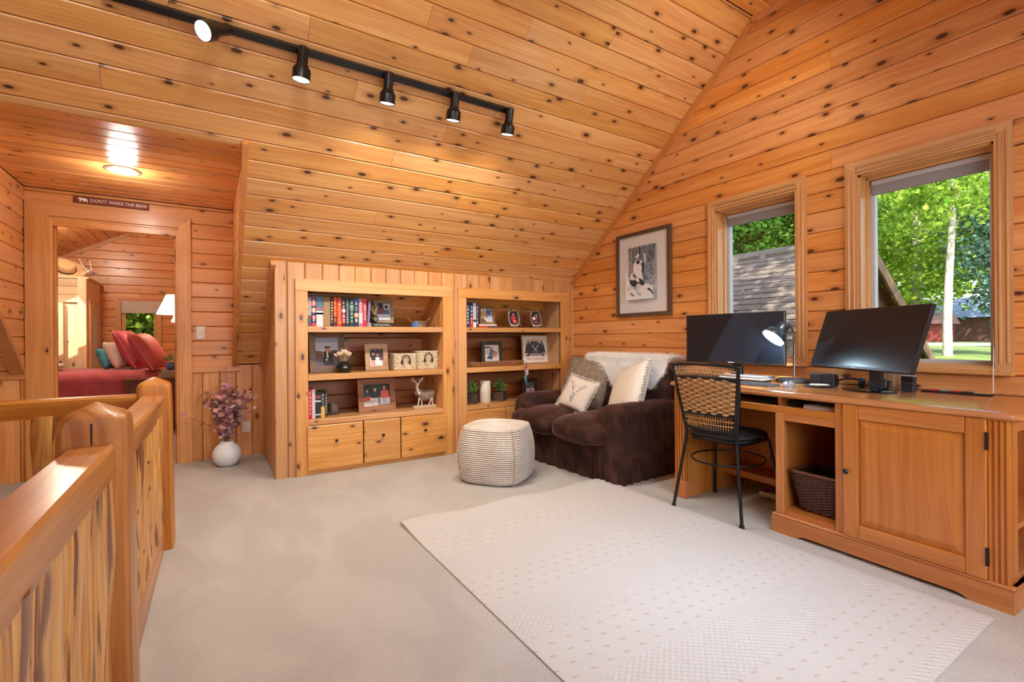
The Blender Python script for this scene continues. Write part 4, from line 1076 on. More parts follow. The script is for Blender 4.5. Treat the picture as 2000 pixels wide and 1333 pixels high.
# papers in the slot
t = thing('paper_stack', 'stack of white papers in the slot under the desk top', 'papers', D2W(.98, .16, .690), math.radians(-92.4))
for k in range(4): MB().box((-.13-.004*k, -.12+.01*k, .0045*k), (.11, .14, .0045*k+.004)).build('sheaf', C(226-6*k, 220-5*k, 214-4*k), t)
t = thing('cable_bundle', 'tangle of black cables in the slot under the desk top', 'cables', D2W(.72, .12, .690), math.radians(-92.4))
rr = random.Random(5)
for k in range(6):
    p = [(rr.uniform(-.12, .12), rr.uniform(-.06, .12), .008+.02*rr.random()) for _ in range(5)]
    q = []
    for i in range(4):
        for s in range(4): q.append(Vector(p[i]).lerp(Vector(p[i+1]), s/4))
    MB().tube(q, .005, 5).build('cable', 'blackp', t)

# ------------------------------------------------------------------ wicker helper
def wicker(rows, z0, z1, size, r, amp=.003, n=56, corner=.02, flat=1.0, waves=14):
    """woven wall: horizontal strands going in and out; size(s)->(hx,hy)"""
    mb = MB()
    for k in range(rows):
        s = k/max(1, rows-1); hx, hy = size(s); base = rring(hx, hy, corner, n*1); pts = []
        for i, (x, y) in enumerate(base):
            x2, y2 = base[(i+1) % n]; tx, ty = x2-x, y2-y; l = math.hypot(tx, ty) or 1; o = amp*math.sin(2*PI*waves*i/n+PI*(k % 2))
            pts.append((x+ty/l*o, y-tx/l*o, z0+(z1-z0)*s))
        mb.tube(pts, r, 5, closed=True)
    return mb
# wicker waste basket in the pedestal
WB_ = thing('wicker_basket', 'dark brown wicker waste basket inside the desk pedestal', 'basket', D2W(.893, .19, .125), math.radians(-92.4))
wk = plain('dark_wicker', S(74, 46, 36), .5, noise=.35, nscale=60)
sz = lambda s: (.088+.034*s, .10+.035*s)
wicker(26, .012, .205, sz, .0058, .0045, 96, .012, waves=16).build('woven_sides', wk, WB_, 60.0)
mb = MB(); mb.tube([(x, y, .214) for x, y in rring(.126, .139, .014, 60)], .0085, 8, closed=True); mb.build('rim', plain('wicker_rim', S(104, 62, 46), .5, noise=.3, nscale=80), WB_, 60.0)
MB().box((-.085, -.097, .0), (.085, .097, .012), bev=.004).build('basket_floor', wk, WB_)
MB().tube([(.06, .22, .0), (.07, .23, .2), (.06, .22, .45)], .004, 6).build('cord', plain('grey_cord', S(150, 150, 160), .5), WB_)

# ================================================================== CHAIR
def chair():
    t = thing('metal_chair', 'black metal chair with woven rattan back pulled up to the desk', 'chair', (2.74, 1.825, 0), math.radians(3))
    # local: +x is the way the chair faces
    ir = M['iron']; ca, sa = math.cos(math.radians(3)), math.sin(math.radians(3))
    def toL(X, Y): dx, dy = X-2.74, Y-1.825; return (dx*ca+dy*sa, -dx*sa+dy*ca)
    bl, br_, fl_, fr_ = toL(2.487, 2.025), toL(2.518, 1.585), toL(2.966, 2.063), toL(2.985, 1.60)
    sw_ = .165                      # half width at seat level
    sb = -.155                     # x of the back of the seat
    SZ = .455
    topz = .915; tw = .225; tx = -.235
    for foot, sgn in ((bl, 1), (br_, -1)):
        pts = [(foot[0], foot[1], .012), (sb-.02, sgn*(sw_+.004), SZ-.03), (sb-.012, sgn*sw_, SZ+.03), (tx+.03, sgn*(sw_+.035), .72), (tx, sgn*(tw-.012), topz-.02)]
        MB().tube(pts, .0095, 10).build('leg', 'iron', t, 60.0); MB().lathe([(.013, 0), (.016, .006), (.011, .022), (.009, .026)], 12, (foot[0], foot[1], .0)).build('foot', 'iron', t, 60.0)
    for foot, sgn in ((fl_, 1), (fr_, -1)):
        MB().tube([(foot[0], foot[1], .012), (.17, sgn*.175, SZ-.01)], .009, 10).build('leg', 'iron', t, 60.0); MB().lathe([(.013, 0), (.016, .006), (.011, .022), (.009, .026)], 12, (foot[0], foot[1], .0)).build('foot', 'iron', t, 60.0)
    # seat hoop, cushion, mesh
    hoop = [(sb-.01+.0, 0, 0)]
    hoop = [(.03+.20*math.copysign(abs(math.cos(a))**.75, math.cos(a)), .20*math.copysign(abs(math.sin(a))**.75, math.sin(a)), SZ) for a in [2*PI*k/40 for k in range(40)]]
    MB().tube(hoop, .009, 8, closed=True).build('seat_hoop', 'iron', t, 60.0)
    def dc(p, u): return p
    soft(.02, 0, SZ+.022, .40, .40, .06, 3.4, 40, 12, dc, 2.4).build('seat', plain('black_seat_pad', S(30, 32, 36), .6, noise=.2, nscale=50, bmp=.2), t, 60.0)
    ms = MB()
    for k in range(13):
        o = -.17+.34*k/12; ms.tube([(-.13, o, SZ-.022), (.19, o, SZ-.022)], .003, 4); ms.tube([(.03+o*.9, -.17, SZ-.02), (.03+o*.9, .17, SZ-.02)], .003, 4)
    ms.build('seat_mesh', 'iron', t)
    ring = [(.02+.235*math.cos(a), .205*math.sin(a), .315) for a in [2*PI*k/36 for k in range(36)]]
    MB().tube(ring, .0055, 6, closed=True).build('stretcher', 'iron', t, 60.0)
    # back: a slightly curved, fanned panel; parameters u in -1..1, v in 0..1 (bottom..top)
    z0, z1 = .515, topz
    def B(u, v, off=0.0):
        hw = sw_-.006+(tw-.010-sw_+.006)*v; x = sb-.018+(tx-sb+.018)*v-.022*(1-u*u)-.0; return Vector((x+off, u*hw, z0+(z1-z0)*v-.012*(u*u)*v))
    def rail(v, r, nm='back_rail'): MB().tube([B(-1+k/6, v) for k in range(13)], r, 8).build(nm, 'iron', t, 60.0)
    rail(0, .010); rail(.245, .012); rail(.80, .012); rail(1.0, .010)
    for sgn in (-1, 1): MB().tube([B(sgn, k/8) for k in range(9)], .010, 8).build('back_frame', 'iron', t, 60.0)
    rat = plain('rattan', S(176, 134, 84), .45, noise=.25, nscale=70); ratd = plain('rattan_pale', S(196, 162, 118), .45, noise=.2, nscale=70)
    for va, vb, nm, ns, nh, mt in ((.015, .235, 'lower_lattice', 22, 2, rat), (.815, .985, 'upper_lattice', 26, 2, ratd)):
        mb = MB()
        for k in range(ns): u = -.95+1.9*k/(ns-1); mb.tube([B(u, va), B(u, (va+vb)/2), B(u, vb)], .0022, 5)
        for k in range(nh):
            v = va+(vb-va)*(k+1)/(nh+1)
            for o in (-.005, .005): mb.tube([B(-.97+1.94*j/16, v, o) for j in range(17)], .0028, 5)
        mb.build(nm, mt, t)
    mb = MB(); rows = 15
    for k in range(rows):
        v = .265+(.515)*k/(rows-1); pts = []
        for j in range(61): u = -.96+1.92*j/60; pts.append(B(u, v, .0085*math.sin(2*PI*5*j/60+PI*(k % 2)))) 
        mb.tube(pts, .0072, 6)
    mb.build('woven_panel', rat, t, 60.0)
    mb = MB()
    for k in range(11): u = -.96+1.92*k/10; mb.tube([B(u, .25), B(u, .5), B(u, .79)], .004, 5)
    mb.build('weave_stakes', plain('rattan_dark', S(110, 76, 46), .5), t)
chair()

# ================================================================== MONITORS
scr = plain('dark_screen', S(20, 27, 36), .30, spec=.5)
def monitor(label, loc, rz, W_, H_, zc, tilt, nback=.06):
    t = thing('monitor', label, 'monitor', loc, rz, group='two computer monitors on the desk')
    # local: screen faces -y, width along x
    m = Matrix.Translation((0, 0, zc)) @ Matrix.Rotation(-tilt, 4, 'X')
    def put(mb, nm, mat, sm=False): o = mb.build(nm, mat, t, sm); o.matrix_basis = m; return o
    put(MB().box((-W_/2, -.012, -H_/2), (W_/2, .012, H_/2), bev=.004), 'housing', 'blackp')
    put(soft(0, .022, -.02, W_*.8, .05, H_*.75, 6.0, 32, 12, None, 3.0), 'rear_shell', 'blackp', 60.0)
    put(MB().box((-W_/2+.009, -.0128, -H_/2+.017), (W_/2-.009, -.0118, H_/2-.009)), 'screen', scr)
    bt = MB()
    for k in range(5): bt.box((W_/2-.10+.016*k, -.0130, -H_/2+.007), (W_/2-.096+.016*k, -.0118, -H_/2+.0085))
    put(bt, 'buttons', C(150, 156, 166))
    put(MB().box((-.022, -.0130, -H_/2+.006), (.022, -.0118, -H_/2+.011)), 'maker_mark', C(176, 180, 190))
    MB().box((-.038, nback-.012, .008), (.038, nback+.02, zc), bev=.006).build('stand_neck', 'blackp', t)
    mb = MB(); mb.lathe([(.135, 0), (.140, .006), (.130, .010), (.02, .013)], 40); o = mb.build('stand_base', plain('glossy_black', S(18, 18, 20), .12), t, 30.0); o.scale = (1.0, .82, 1); o.location = (0, .02, 0)
    return t
monitor('wide black monitor seen straight on behind the metal chair', (3.068, 1.995, DZT), -PI/2, .735, .348, .289, 0.0)
monitor('wide black monitor turned and tilted in front of the nearer window', (3.035, 1.185, DZT), math.atan2(-.63, -.38)-0.0+0.0, .74, .352, .283, math.radians(18))

# ================================================================== THINGS ON THE DESK
def desk_lamp():
    t = thing('desk_lamp', 'black and chrome gooseneck desk lamp, lit', 'lamp', (3.19, 1.65, DZT))
    MB().lathe([(.092, 0), (.096, .010), (.092, .026), (.080, .030), (.015, .032)], 36).build('lamp_base', 'blackp', t, 40.0)
    head = Vector((-.235, -.005, .290)); ax = Vector((-.60, .34, -.72)).normalized()
    sock = head-ax*.115
    pts = [(0, -.01, .03), (0, -.01, .12), (0, -.012, .20), (-.012, -.018, .265), (-.045, -.03, .325), (-.10, -.04, .365), (-.15, -.045, .385), tuple(sock)]
    q = []
    for i in range(len(pts)-1):
        for s in range(3): q.append(Vector(pts[i]).lerp(Vector(pts[i+1]), s/3))
    q.append(Vector(pts[-1]))
    MB().tube(q, .0075, 10).build('gooseneck', 'chrome', t, 60.0)
    hd = thing('lamp_head', '', ''); del hd['label']; del hd['category']; hd.parent = t; hd.location = head; hd.rotation_euler = ax.to_track_quat('-Z', 'Y').to_euler()
    tl = plain('teal_black_enamel', S(22, 34, 42), .25, coat=.4)
    MB().lathe([(.074, -.0), (.072, .012), (.064, .038), (.044, .060), (.034, .068), (.034, .105), (.026, .118), (.010, .122)], 36, cap=(False, True)).build('lamp_shade', tl, hd, 40.0)
    MB().lathe([(.068, .006), (.060, .030), (.03, .045)], 30, cap=(False, True)).build('reflector', plain('reflector_white', S(240, 242, 246), .3), hd, 40.0)
    MB().lathe([(.062, .004), (.05, -.004), (.02, -.008), (.002, -.009)], 30, cap=(True, False)).build('lamp_bulb', 'bulbcool', hd, 40.0)
    l = add_light('desk_lamp_light', 'POINT', head+ax*.020, 7, (.60, .83, 1.0), None, shadow_soft_size=.03); l.parent = t
desk_lamp()
RZD = math.radians(-92.4)
def keyboard():
    t = thing('keyboard', 'slim black keyboard lying before the straight monitor', 'keyboard', (2.845, 1.76, DZT), RZD)
    MB().box((-.19, -.055, 0), (.19, .065, .012), bev=.004).build('keyboard_body', plain('keyboard_grey', S(52, 58, 66), .5), t)
    kk = MB()
    for r in range(5):
        for c in range(15): kk.box((-.182+.0245*c, -.050+.022*r, .012), (-.182+.0245*c+.021, -.050+.022*r+.018, .016), bev=.002)
    kk.build('keys', plain('key_black', S(34, 40, 50), .4), t)
keyboard()
t = thing('computer_mouse', 'grey computer mouse beside the lamp base', 'mouse', (2.885, 1.515, DZT), RZD+.4)
def dm(p, u): return Vector((p.x, p.y, max(0.0, p.z)+(.012*(1-u.y*u.y) if p.z > 0 else 0)))
soft(0, 0, .0, .066, .112, .05, 2.6, 32, 18, dm, 2.4).build('mouse_shell', plain('mouse_grey', S(150, 156, 164), .35), t, 60.0)
MB().box((-.002, -.045, .030), (.002, -.018, .0385), bev=.001).build('scroll_wheel', 'blackp', t)
t = thing('closed_laptop', 'thin grey closed laptop behind the keyboard', 'laptop', (3.08, 1.90, DZT), RZD)
MB().box((-.16, -.075, .014), (.16, .075, .027), bev=.005).build('laptop_base', C(150, 156, 164), t)
MB().box((-.158, -.073, .028), (.158, .075, .040), bev=.005).build('laptop_lid', C(120, 128, 138), t)
MB().box((-.14, -.06, 0), (.14, .06, .014), bev=.003).build('riser', C(70, 76, 84), t)
t = thing('docking_box', 'small black upright box between lamp and turned monitor', 'box', (3.17, 1.455, DZT), RZD)
MB().box((-.07, -.028, 0), (.07, .028, .072), bev=.005).build('box_body', 'blackp', t)
MB().box((-.004, -.030, .004), (.004, -.027, .068)).build('ridge', 'black', t)
t = thing('coaster_pad', 'round black pad with a pale top in front of the black box', 'pad', (3.05, 1.425, DZT), 0)
MB().lathe([(.074, 0), (.078, .006), (.070, .012), (.03, .013)], 36).build('pad_base', 'blackp', t, 40.0)
MB().lathe([(.052, .0128), (.050, .0155), (.01, .016)], 30).build('pad_top', C(214, 206, 190), t, 40.0)
t = thing('headset', 'black headset lying beside the turned monitor', 'headphones', (3.19, 1.33, DZT), RZD)
hb = [(-.07*math.cos(a), .03+.0*a, .035+.06*math.sin(a)) for a in [PI*k/12 for k in range(13)]]
MB().tube([(x, y-.03+z*.5, .012+z*.35) for x, y, z in hb], .006, 8).build('headband', plain('blue_black', S(30, 48, 70), .4), t, 60.0)
for sx_ in (-1, 1): soft(sx_*.07, 0, .030, .03, .055, .055, 2.4, 18, 10).build('ear_cup', 'blackp', t, 60.0)
t = thing('small_speaker', 'little black round-fronted speaker under the turned monitor', 'speaker', (3.10, 1.13, DZT+.014), RZD)
MB().box((-.026, -.02, 0), (.026, .03, .05), bev=.006).build('speaker_box', 'blackp', t)
MB().lathe([(.020, 0), (.017, .004), (.008, .002), (.003, .005)], 20).build('speaker_cone', 'iron', t, 40.0, (0, -.02, .025), (PI/2, 0, 0))
t = thing('drinking_glass', 'clear glass tumbler behind the turned monitor', 'glass', (3.235, 1.125, DZT))
gm = plain('clear_glass', (.9, .96, .95, 1), .04, trans=.9)
MB().lathe([(.030, 0), (.034, .10), (.032, .10), (.028, .006), (.002, .006)], 24).build('tumbler', gm, t, 40.0)
t = thing('glass_dish', 'clear cut-glass dish behind the turned monitor', 'dish', (3.27, 1.20, DZT))
MB().lathe([(.03, 0), (.04, .01), (.055, .04), (.05, .04), (.035, .014), (.002, .010)], 16).build('dish_bowl', gm, t)
t = thing('webcam_stand', 'small black square block standing beside the turned monitor', 'block', (3.17, 1.035, DZT), RZD)
MB().box((-.028, -.022, 0), (.028, .022, .055), bev=.003).build('block_body', plain('slate_black', S(44, 46, 54), .5), t)
MB().box((-.028, -.022, .056), (.028, .022, .082), bev=.003).build('block_head', 'black', t)
MB().box((-.028, -.022, .0825), (.028, .022, .087), bev=.001).build('block_cap', C(150, 170, 180), t)
t = thing('pencil_tray', 'long dark tray of pens lying along the back of the desk', 'tray', (3.235, .86, DZT), math.radians(-92.4))
MB().box((-.14, -.02, 0), (.14, .02, .008), bev=.003).build('tray_base', 'blackp', t)
for k, c in enumerate(((200, 40, 36), (150, 150, 150), (190, 60, 40), (60, 60, 66), (196, 150, 90))):
    MB().tube([(-.11+.045*k, -.006, .0125), (-.05+.045*k, .010, .0125)], .0045, 6).build('pen', C(*c), t)
t = thing('power_cables', 'black power cables under the desk by the chair', 'cables', D2W(.45, .60, 0), RZD)
MB().tube([(-.15, -.05, .155), (-.08, -.09, .10), (.0, -.07, .06), (.08, -.1, .03), (.18, -.06, .05), (.22, 0, .15)], .005, 6).build('cable', 'blackp', t)
MB().tube([(-.1, -.02, .02), (0, -.12, .008), (.15, -.09, .008), (.22, .0, .05)], .005, 6).build('cable', 'blackp', t)
t = thing('power_strip', 'white power strip on the carpet beneath the desk shelf', 'power strip', D2W(.42, .50, 0), RZD)
MB().box((-.11, -.02, 0), (.11, .02, .03), bev=.006).build('strip_body', 'white', t)
MB().box((-.09, -.018, .03), (-.06, .018, .034)).build('switch', C(200, 60, 40), t)

# ================================================================== TRACK LIGHTING
def track():
    yT = 2.875; zT = slopeZ(yT)
    base = Vector((0, yT, zT)); n = nS
    tr = thing('lighting_track', 'long black ceiling track carrying five spotlights', 'track', (0, yT, zT))
    o = MB().box((-.42, -.018, -.001), (1.815, .018, .034), bev=.003).build('track_bar', 'black', tr); o.rotation_euler = (n.to_track_quat('Z', 'Y')).to_euler()
    o.rotation_euler = Matrix((axX, nS.cross(axX), nS)).transposed().to_euler()
    for x in (-.42, 1.815):
        c = MB().box((x-.006, -.020, -.001), (x+.006, .020, .036), bev=.003).build('end_cap', 'blackp', tr); c.rotation_euler = o.rotation_euler
    P0 = base+nS*.034
    heads = [(.075, (-.62, -.55, -.56), 'track spotlight nearest the doorway, glaring toward the camera', 1), (.445, (-.06, .10, -1), 'second lit track spotlight from the doorway end', 1), (.925, (0, .26, -1), 'third track spotlight, middle of the five', 0), (1.365, (0, .26, -1), 'fourth track spotlight, next to the end one', 0), (1.785, (0, .26, -1), 'fifth track spotlight, at the far end of the track', 0)]
    for x, d, lab, glow in heads:
        d = Vector(d).normalized(); t = thing('track_spotlight', lab, 'spotlight', (x, P0.y, P0.z), group='spotlights on the ceiling track')
        MB().tube([(0, 0, .004), (0, -.012, -.012), (0, -.02, -.030)], .010, 10).build('swivel', 'blackp', t, 60.0)
        a = Vector((0, -.022, -.012)); h = thing('lamp_can', '', ''); del h['label']; del h['category']; h.parent = t; h.location = a; h.rotation_euler = d.to_track_quat('-Z', 'Y').to_euler()
        MB().lathe([(.006, .030), (.026, .026), (.028, .018), (.028, -.062), (.034, -.078), (.045, -.092), (.047, -.100), (.047, -.150), (.044, -.151), (.042, -.146), (.040, -.120)], 32, cap=(True, True)).build('can_body', 'black', h, 35.0)
        MB().lathe([(.041, -.142), (.040, -.147), (.02, -.149), (.002, -.150)], 24, cap=(False, False)).build('lamp_bulb', 'bulb', h, 40.0)
        l = add_light('track_spot', 'SPOT', a+d*.16, 46, (1.0, .90, .76), d, spot_size=math.radians(145), spot_blend=.8, shadow_soft_size=.04); l.parent = t
track()
def added_track():
    # added unseen track on the opposite slope, evens out the room's brightness
    yT, zT = .86, zR-(YT-.86)*SL; rotm = Matrix((Vector((-1, 0, 0)), nO.cross(Vector((-1, 0, 0))), nO)).transposed().to_euler()
    tr = thing('lighting_track', 'added unseen black ceiling track behind the camera', 'track', (0, yT, zT))
    MB().box((-2.95, -.018, -.001), (1.0, .018, .034), bev=.003).build('track_bar', 'black', tr, rot=rotm)
    P0 = Vector((0, yT, zT))+nO*.034
    for k, (x, d) in enumerate(((-.7, (-.25, .9, -.55)), (.25, (0, .95, -.45)), (2.45, (.2, .9, -.45)))):
        d = Vector(d).normalized(); t = thing('track_spotlight', ['first', 'second', 'third'][k]+' added spotlight on the unseen track behind the camera', 'spotlight', (x, P0.y, P0.z), group='added spotlights on the unseen track behind the camera')
        MB().tube([(0, 0, .004), (0, .012, -.012), (0, .02, -.030)], .010, 10).build('swivel', 'blackp', t, 60.0)
        a = Vector((0, .022, -.03)); h = thing('lamp_can', '', ''); del h['label']; del h['category']; h.parent = t; h.location = a; h.rotation_euler = d.to_track_quat('-Z', 'Y').to_euler()
        MB().lathe([(.006, .030), (.026, .026), (.028, -.062), (.045, -.092), (.047, -.150), (.042, -.146), (.040, -.120)], 24).build('can_body', 'black', h, 35.0)
        MB().lathe([(.041, -.142), (.02, -.149), (.002, -.150)], 20, cap=(False, False)).build('lamp_bulb', 'bulb', h, 40.0)
        l = add_light('track_spot', 'SPOT', a+d*.16, 38, (1.0, .97, .92), d, spot_size=math.radians(130), spot_blend=.9, shadow_soft_size=.12); l.parent = t  # added fill spot for the far slope and bookcases
added_track()
t = thing('recessed_light', 'round recessed ceiling light above the doorway, lit', 'ceiling light', (-.507, 4.306, zD))
MB().lathe([(.105, 0), (.105, -.006), (.088, -.010), (.078, -.004), (.078, .0)], 40, cap=(False, False)).build('trim_ring', plain('bronze_ring', S(150, 122, 100), .3, metal=.5), t, 40.0)
MB().lathe([(.078, -.002), (.05, -.012), (.002, -.016)], 36, cap=(True, False)).build('lamp_bulb', 'bulb', t, 40.0)
l = add_light('recessed_glow', 'POINT', (0, 0, -.10), 10, (1.0, .93, .84), None, shadow_soft_size=.07); l.parent = t
# ================================================================== SHELF CONTENTS
S1, S2, S3 = 1.184, .797, .436          # shelf tops
def book(x0, x1, y, z, h, d, col, label, bands=(), txt=None, tcol=(236, 232, 224), lean=0.0, group='books on the upper shelf of the long bookcase', tsize=None):
    w_ = x1-x0-.002
    t = thing('book', label, 'book', ((x0+x1)/2, y, z), 0, group)
    if lean: t.rotation_euler = (0, lean, 0)
    cv = MB(); th = .0028
    cv.box((-w_/2, 0, 0), (-w_/2+th, d, h)); cv.box((w_/2-th, 0, 0), (w_/2, d, h)); cv.box((-w_/2, -.002, 0), (w_/2, th, h), bev=.0012)
    cv.build('cover', C(*col), t)
    MB().box((-w_/2+th, th, .004), (w_/2-th, d-.004, h-.004)).build('pages', C(232, 224, 206), t)
    for za, zb, c in bands: MB().box((-w_/2+.0004, -.0028, h*za), (w_/2-.0004, -.0015, h*zb)).build('spine_band', C(*c), t)
    if txt == 'EXECUTIVE':
        me = text_mesh(txt, w_*.85, C(*tcol), .0003); xs = [v.co.x for v in me.vertices]; k = min(1.0, h*.8/((max(xs)-min(xs)) or 1))
        for v in me.vertices: v.co.x *= k
        link('spine_lettering', me, t, (0, -.0032, h/2), (PI/2, PI/2, 0))
    elif txt:      # title too small to read in the photograph: bare letter-sized marks
        rr = random.Random(len(txt)*7+int(x0*1000)); mk = MB(); n = int(txt); zz_ = h*.90
        for k in range(n):
            lh = h*.78/n; wv = w_*rr.uniform(.30, .52); sty = rr.randrange(3)
            if sty == 0: mk.box((-wv/2, -.0034, zz_-lh*.75), (wv/2, -.0022, zz_-lh*.15))
            elif sty == 1: mk.box((-wv/2, -.0034, zz_-lh*.75), (wv/2, -.0022, zz_-lh*.55)); mk.box((-wv/2, -.0034, zz_-lh*.35), (wv/2, -.0022, zz_-lh*.15))
            else: mk.box((-wv/2, -.0034, zz_-lh*.8), (-wv*.15, -.0022, zz_-lh*.1)); mk.box((wv*.15, -.0034, zz_-lh*.8), (wv/2, -.0022, zz_-lh*.1))
            zz_ -= lh
        mk.build('spine_marks', C(*tcol), t)
    return t
Xe = [0.671, 0.703, 0.739, 0.795, 0.851, 0.874, 0.903, 0.942, 0.973, 1.004, 1.043, 1.08, 1.117, 1.150]
bk = [((92, 94, 104), 'slate grey book at the left end of the upper shelf', [(.36, .92, (196, 192, 184))], '8', (110, 110, 112)),
      ((38, 52, 120), 'blue book with red and orange spine blocks', [(.9, 1, (150, 50, 80)), (.66, .82, (228, 110, 74)), (.46, .6, (206, 140, 120)), (.26, .36, (214, 52, 52)), (0, .12, (214, 60, 64))], '3', (240, 220, 200)),
      ((86, 122, 146), 'wide pale teal book with a white lower spine', [(.85, 1, (70, 122, 146)), (0, .52, (214, 220, 224)), (.56, .62, (200, 110, 104)), (.40, .46, (224, 130, 130))], None, None),
      ((150, 116, 76), 'thick tan book with a plain spine', [(.86, .99, (132, 100, 66)), (.05, .82, (166, 132, 90))], None, None),
      ((26, 24, 26), 'narrow black book with white lettering beside the tan one', [], '8', (232, 228, 220)),
      ((196, 84, 38), 'narrow orange book with a dark foot', [(0, .34, (90, 40, 44))], '4', (244, 150, 70)),
      ((208, 52, 40), 'bright red-orange book with yellow lettering', [(.1, .22, (226, 110, 60))], '8', (248, 190, 90)),
      ((34, 32, 38), 'black book with a pink foot band', [(.1, .45, (170, 60, 84)), (.50, .60, (226, 210, 222))], '5', (226, 224, 222)),
      ((40, 48, 56), 'dark slate book with tall white lettering', [], '9', (208, 214, 214)),
      ((28, 62, 58), 'dark green book among the thrillers', [(.6, .75, (90, 150, 140))], '6', (170, 206, 196)),
      ((30, 44, 74), 'navy book with an orange square label', [(.80, .98, (44, 84, 160)), (.33, .47, (240, 164, 82))], '4', (214, 206, 190)),
      ((176, 120, 150), 'mauve and pink book', [(.12, .50, (190, 190, 214))], '6', (246, 226, 222)),
      ((206, 44, 54), 'red book with large white lettering', [], 'EXECUTIVE', (250, 226, 222))]
hs_ = [.252, .254, .250, .248, .238, .250, .245, .247, .245, .246, .248, .244, .246]
for i, (c, lab, bands, tx, tcol) in enumerate(bk):
    book(Xe[i], Xe[i+1], 4.165, S1, hs_[i], .15, c, lab, bands, tx, tcol or (236, 232, 224))
book(1.150, 1.172, 4.165, S1, .222, .14, (112, 104, 150), 'thin purple paperback leaning at the end of the row', [(.0, 1, (128, 120, 164))], None, lean=math.radians(4))
# flat book with the diffuser and picture behind
t = thing('book', 'black hardback lying flat under the reed diffuser', 'book', (1.285, 4.165, S1), 0)
MB().box((-.10, 0, .0), (.10, .16, .004)).box((-.10, 0, .032), (.10, .16, .036)).box((-.10, -.002, 0), (.10, .003, .036)).build('cover', C(26, 26, 28), t)
MB().box((-.097, .003, .004), (.096, .156, .032)).build('pages', C(226, 218, 200), t)
link('spine_lettering', text_mesh('THE SNOWBALL', .020, C(232, 228, 214), .0003), t, (0, -.0025, .018), (PI/2, 0, 0))
MB().box((-.112, -.001, 0), (-.1005, .12, .034)).build('bookmark_card', C(226, 206, 168), t)
def frame(name, label, x, y, z, W_, H_, fwid, mat, shapes, tilt, rz=0.0, base=(236, 232, 224), depth=.018, glass=False, easel=True):
    t = thing(name, label, 'picture frame', (x, y, z), rz); t.rotation_euler = (-tilt, 0, rz)
    for poly in ([(-W_/2, 0), (W_/2, 0), (W_/2-fwid, fwid), (-W_/2+fwid, fwid)], [(-W_/2, H_), (-W_/2+fwid, H_-fwid), (W_/2-fwid, H_-fwid), (W_/2, H_)], [(-W_/2, 0), (-W_/2+fwid, fwid), (-W_/2+fwid, H_-fwid), (-W_/2, H_)], [(W_/2, 0), (W_/2, H_), (W_/2-fwid, H_-fwid), (W_/2-fwid, fwid)]):
        MB().prism(poly, 'y', -depth, 0).build('frame_side', mat, t)
    MB().box((-W_/2+.003, -.004, .003), (W_/2-.003, 0, H_-.003)).build('backing', C(60, 48, 40), t)
    flat_print('photo_print', W_-2*fwid+.002, H_-2*fwid+.002, shapes, t, (0, -.0075, fwid-.001), base=base)
    if easel: MB().box((-.02, .0, H_*.1), (.02, .004, H_*.7)).build('easel_leg', C(50, 40, 34), t)
    return t
rusticb = wood('bronze_frame', S(138, 102, 64), S(74, 50, 32), 'x', knots=.3, var=.05, rough=.35)
plaq = wood('stripe_frame', S(196, 162, 122), S(160, 122, 84), 'x', knots=0, var=.05)
barn = wood('barnwood_frame', S(172, 122, 90), S(124, 78, 58), 'x', knots=.3, var=.05, rough=.7, coat=0)
frame('photo_frame', 'collage photo frame leaning behind the reed diffuser', 1.34, 4.30, S1+.04, .176, .206, .026, plain('print_mat', S(150, 128, 100), .6, noise=.3, nscale=40), [((40, 40, 46), rect(.05, .35, .95, 1)), ((196, 198, 204), rect(.5, .6, .95, .98)), ((30, 28, 32), ell(.72, .78, .12, .10)), ((130, 70, 66), rect(.1, .36, .55, .72)), ((200, 206, 212), rect(.05, .0, .95, .34)), ((76, 100, 130), rect(.45, .36, .92, .56))], math.radians(8))
t = thing('reed_diffuser', 'small dark bottle reed diffuser on the flat black book', 'diffuser', (1.228, 4.20, S1+.036))
MB().lathe([(.015, 0), (.033, .022), (.036, .034), (.030, .052), (.012, .064), (.011, .072)], 20).build('bottle', plain('dark_green_glass', S(42, 52, 44), .12, coat=.5), t, 40.0)
MB().prism([(0, .008), (.022, .032), (0, .056), (-.022, .032)], 'y', -.0385, -.034).build('bottle_label', C(110, 112, 96), t)
for k in range(6): a = k*1.05; MB().tube([(0, 0, .03), (.004*math.cos(a), .004*math.sin(a), .07), ((.035+.004*k)*math.cos(a), .02*math.sin(a), .155)], .0016, 5).build('reed', C(206, 176, 130), t)
t = thing('tin_bucket', 'little blue and silver oval tin with two wire handles on the upper shelf', 'tin', (1.655, 4.25, S1), 0)
mb = MB(); L = []
for r, z in ((.86, 0), (.94, .03), (1, .060), (1.03, .062), (.98, .062), (.9, .01)): L.append([(.078*r*math.cos(2*PI*k/32), .045*r*math.sin(2*PI*k/32), z) for k in range(32)])
mb.loops(L); mb.build('tin_body', plain('tin', S(150, 132, 124), .3, metal=.6, noise=.5, nscale=60), t, 40.0)
mb = MB(); L = []
for z in (.004, .058): L.append([(.0795*math.cos(a)*(.9+z), .0465*math.sin(a)*(.9+z), z) for a in [PI*(1.06+.34*k/10) for k in range(11)]])
mb.loops(L, 0, (False, False), False); mb.build('blue_band', C(70, 120, 190, .3), t, 40.0)
for s in (-1, 1): MB().tube([(s*.074, 0, .050), (s*.095, 0, .075), (s*.112, -.004, .092)], .0022, 6).build('handle', C(196, 160, 110), t)
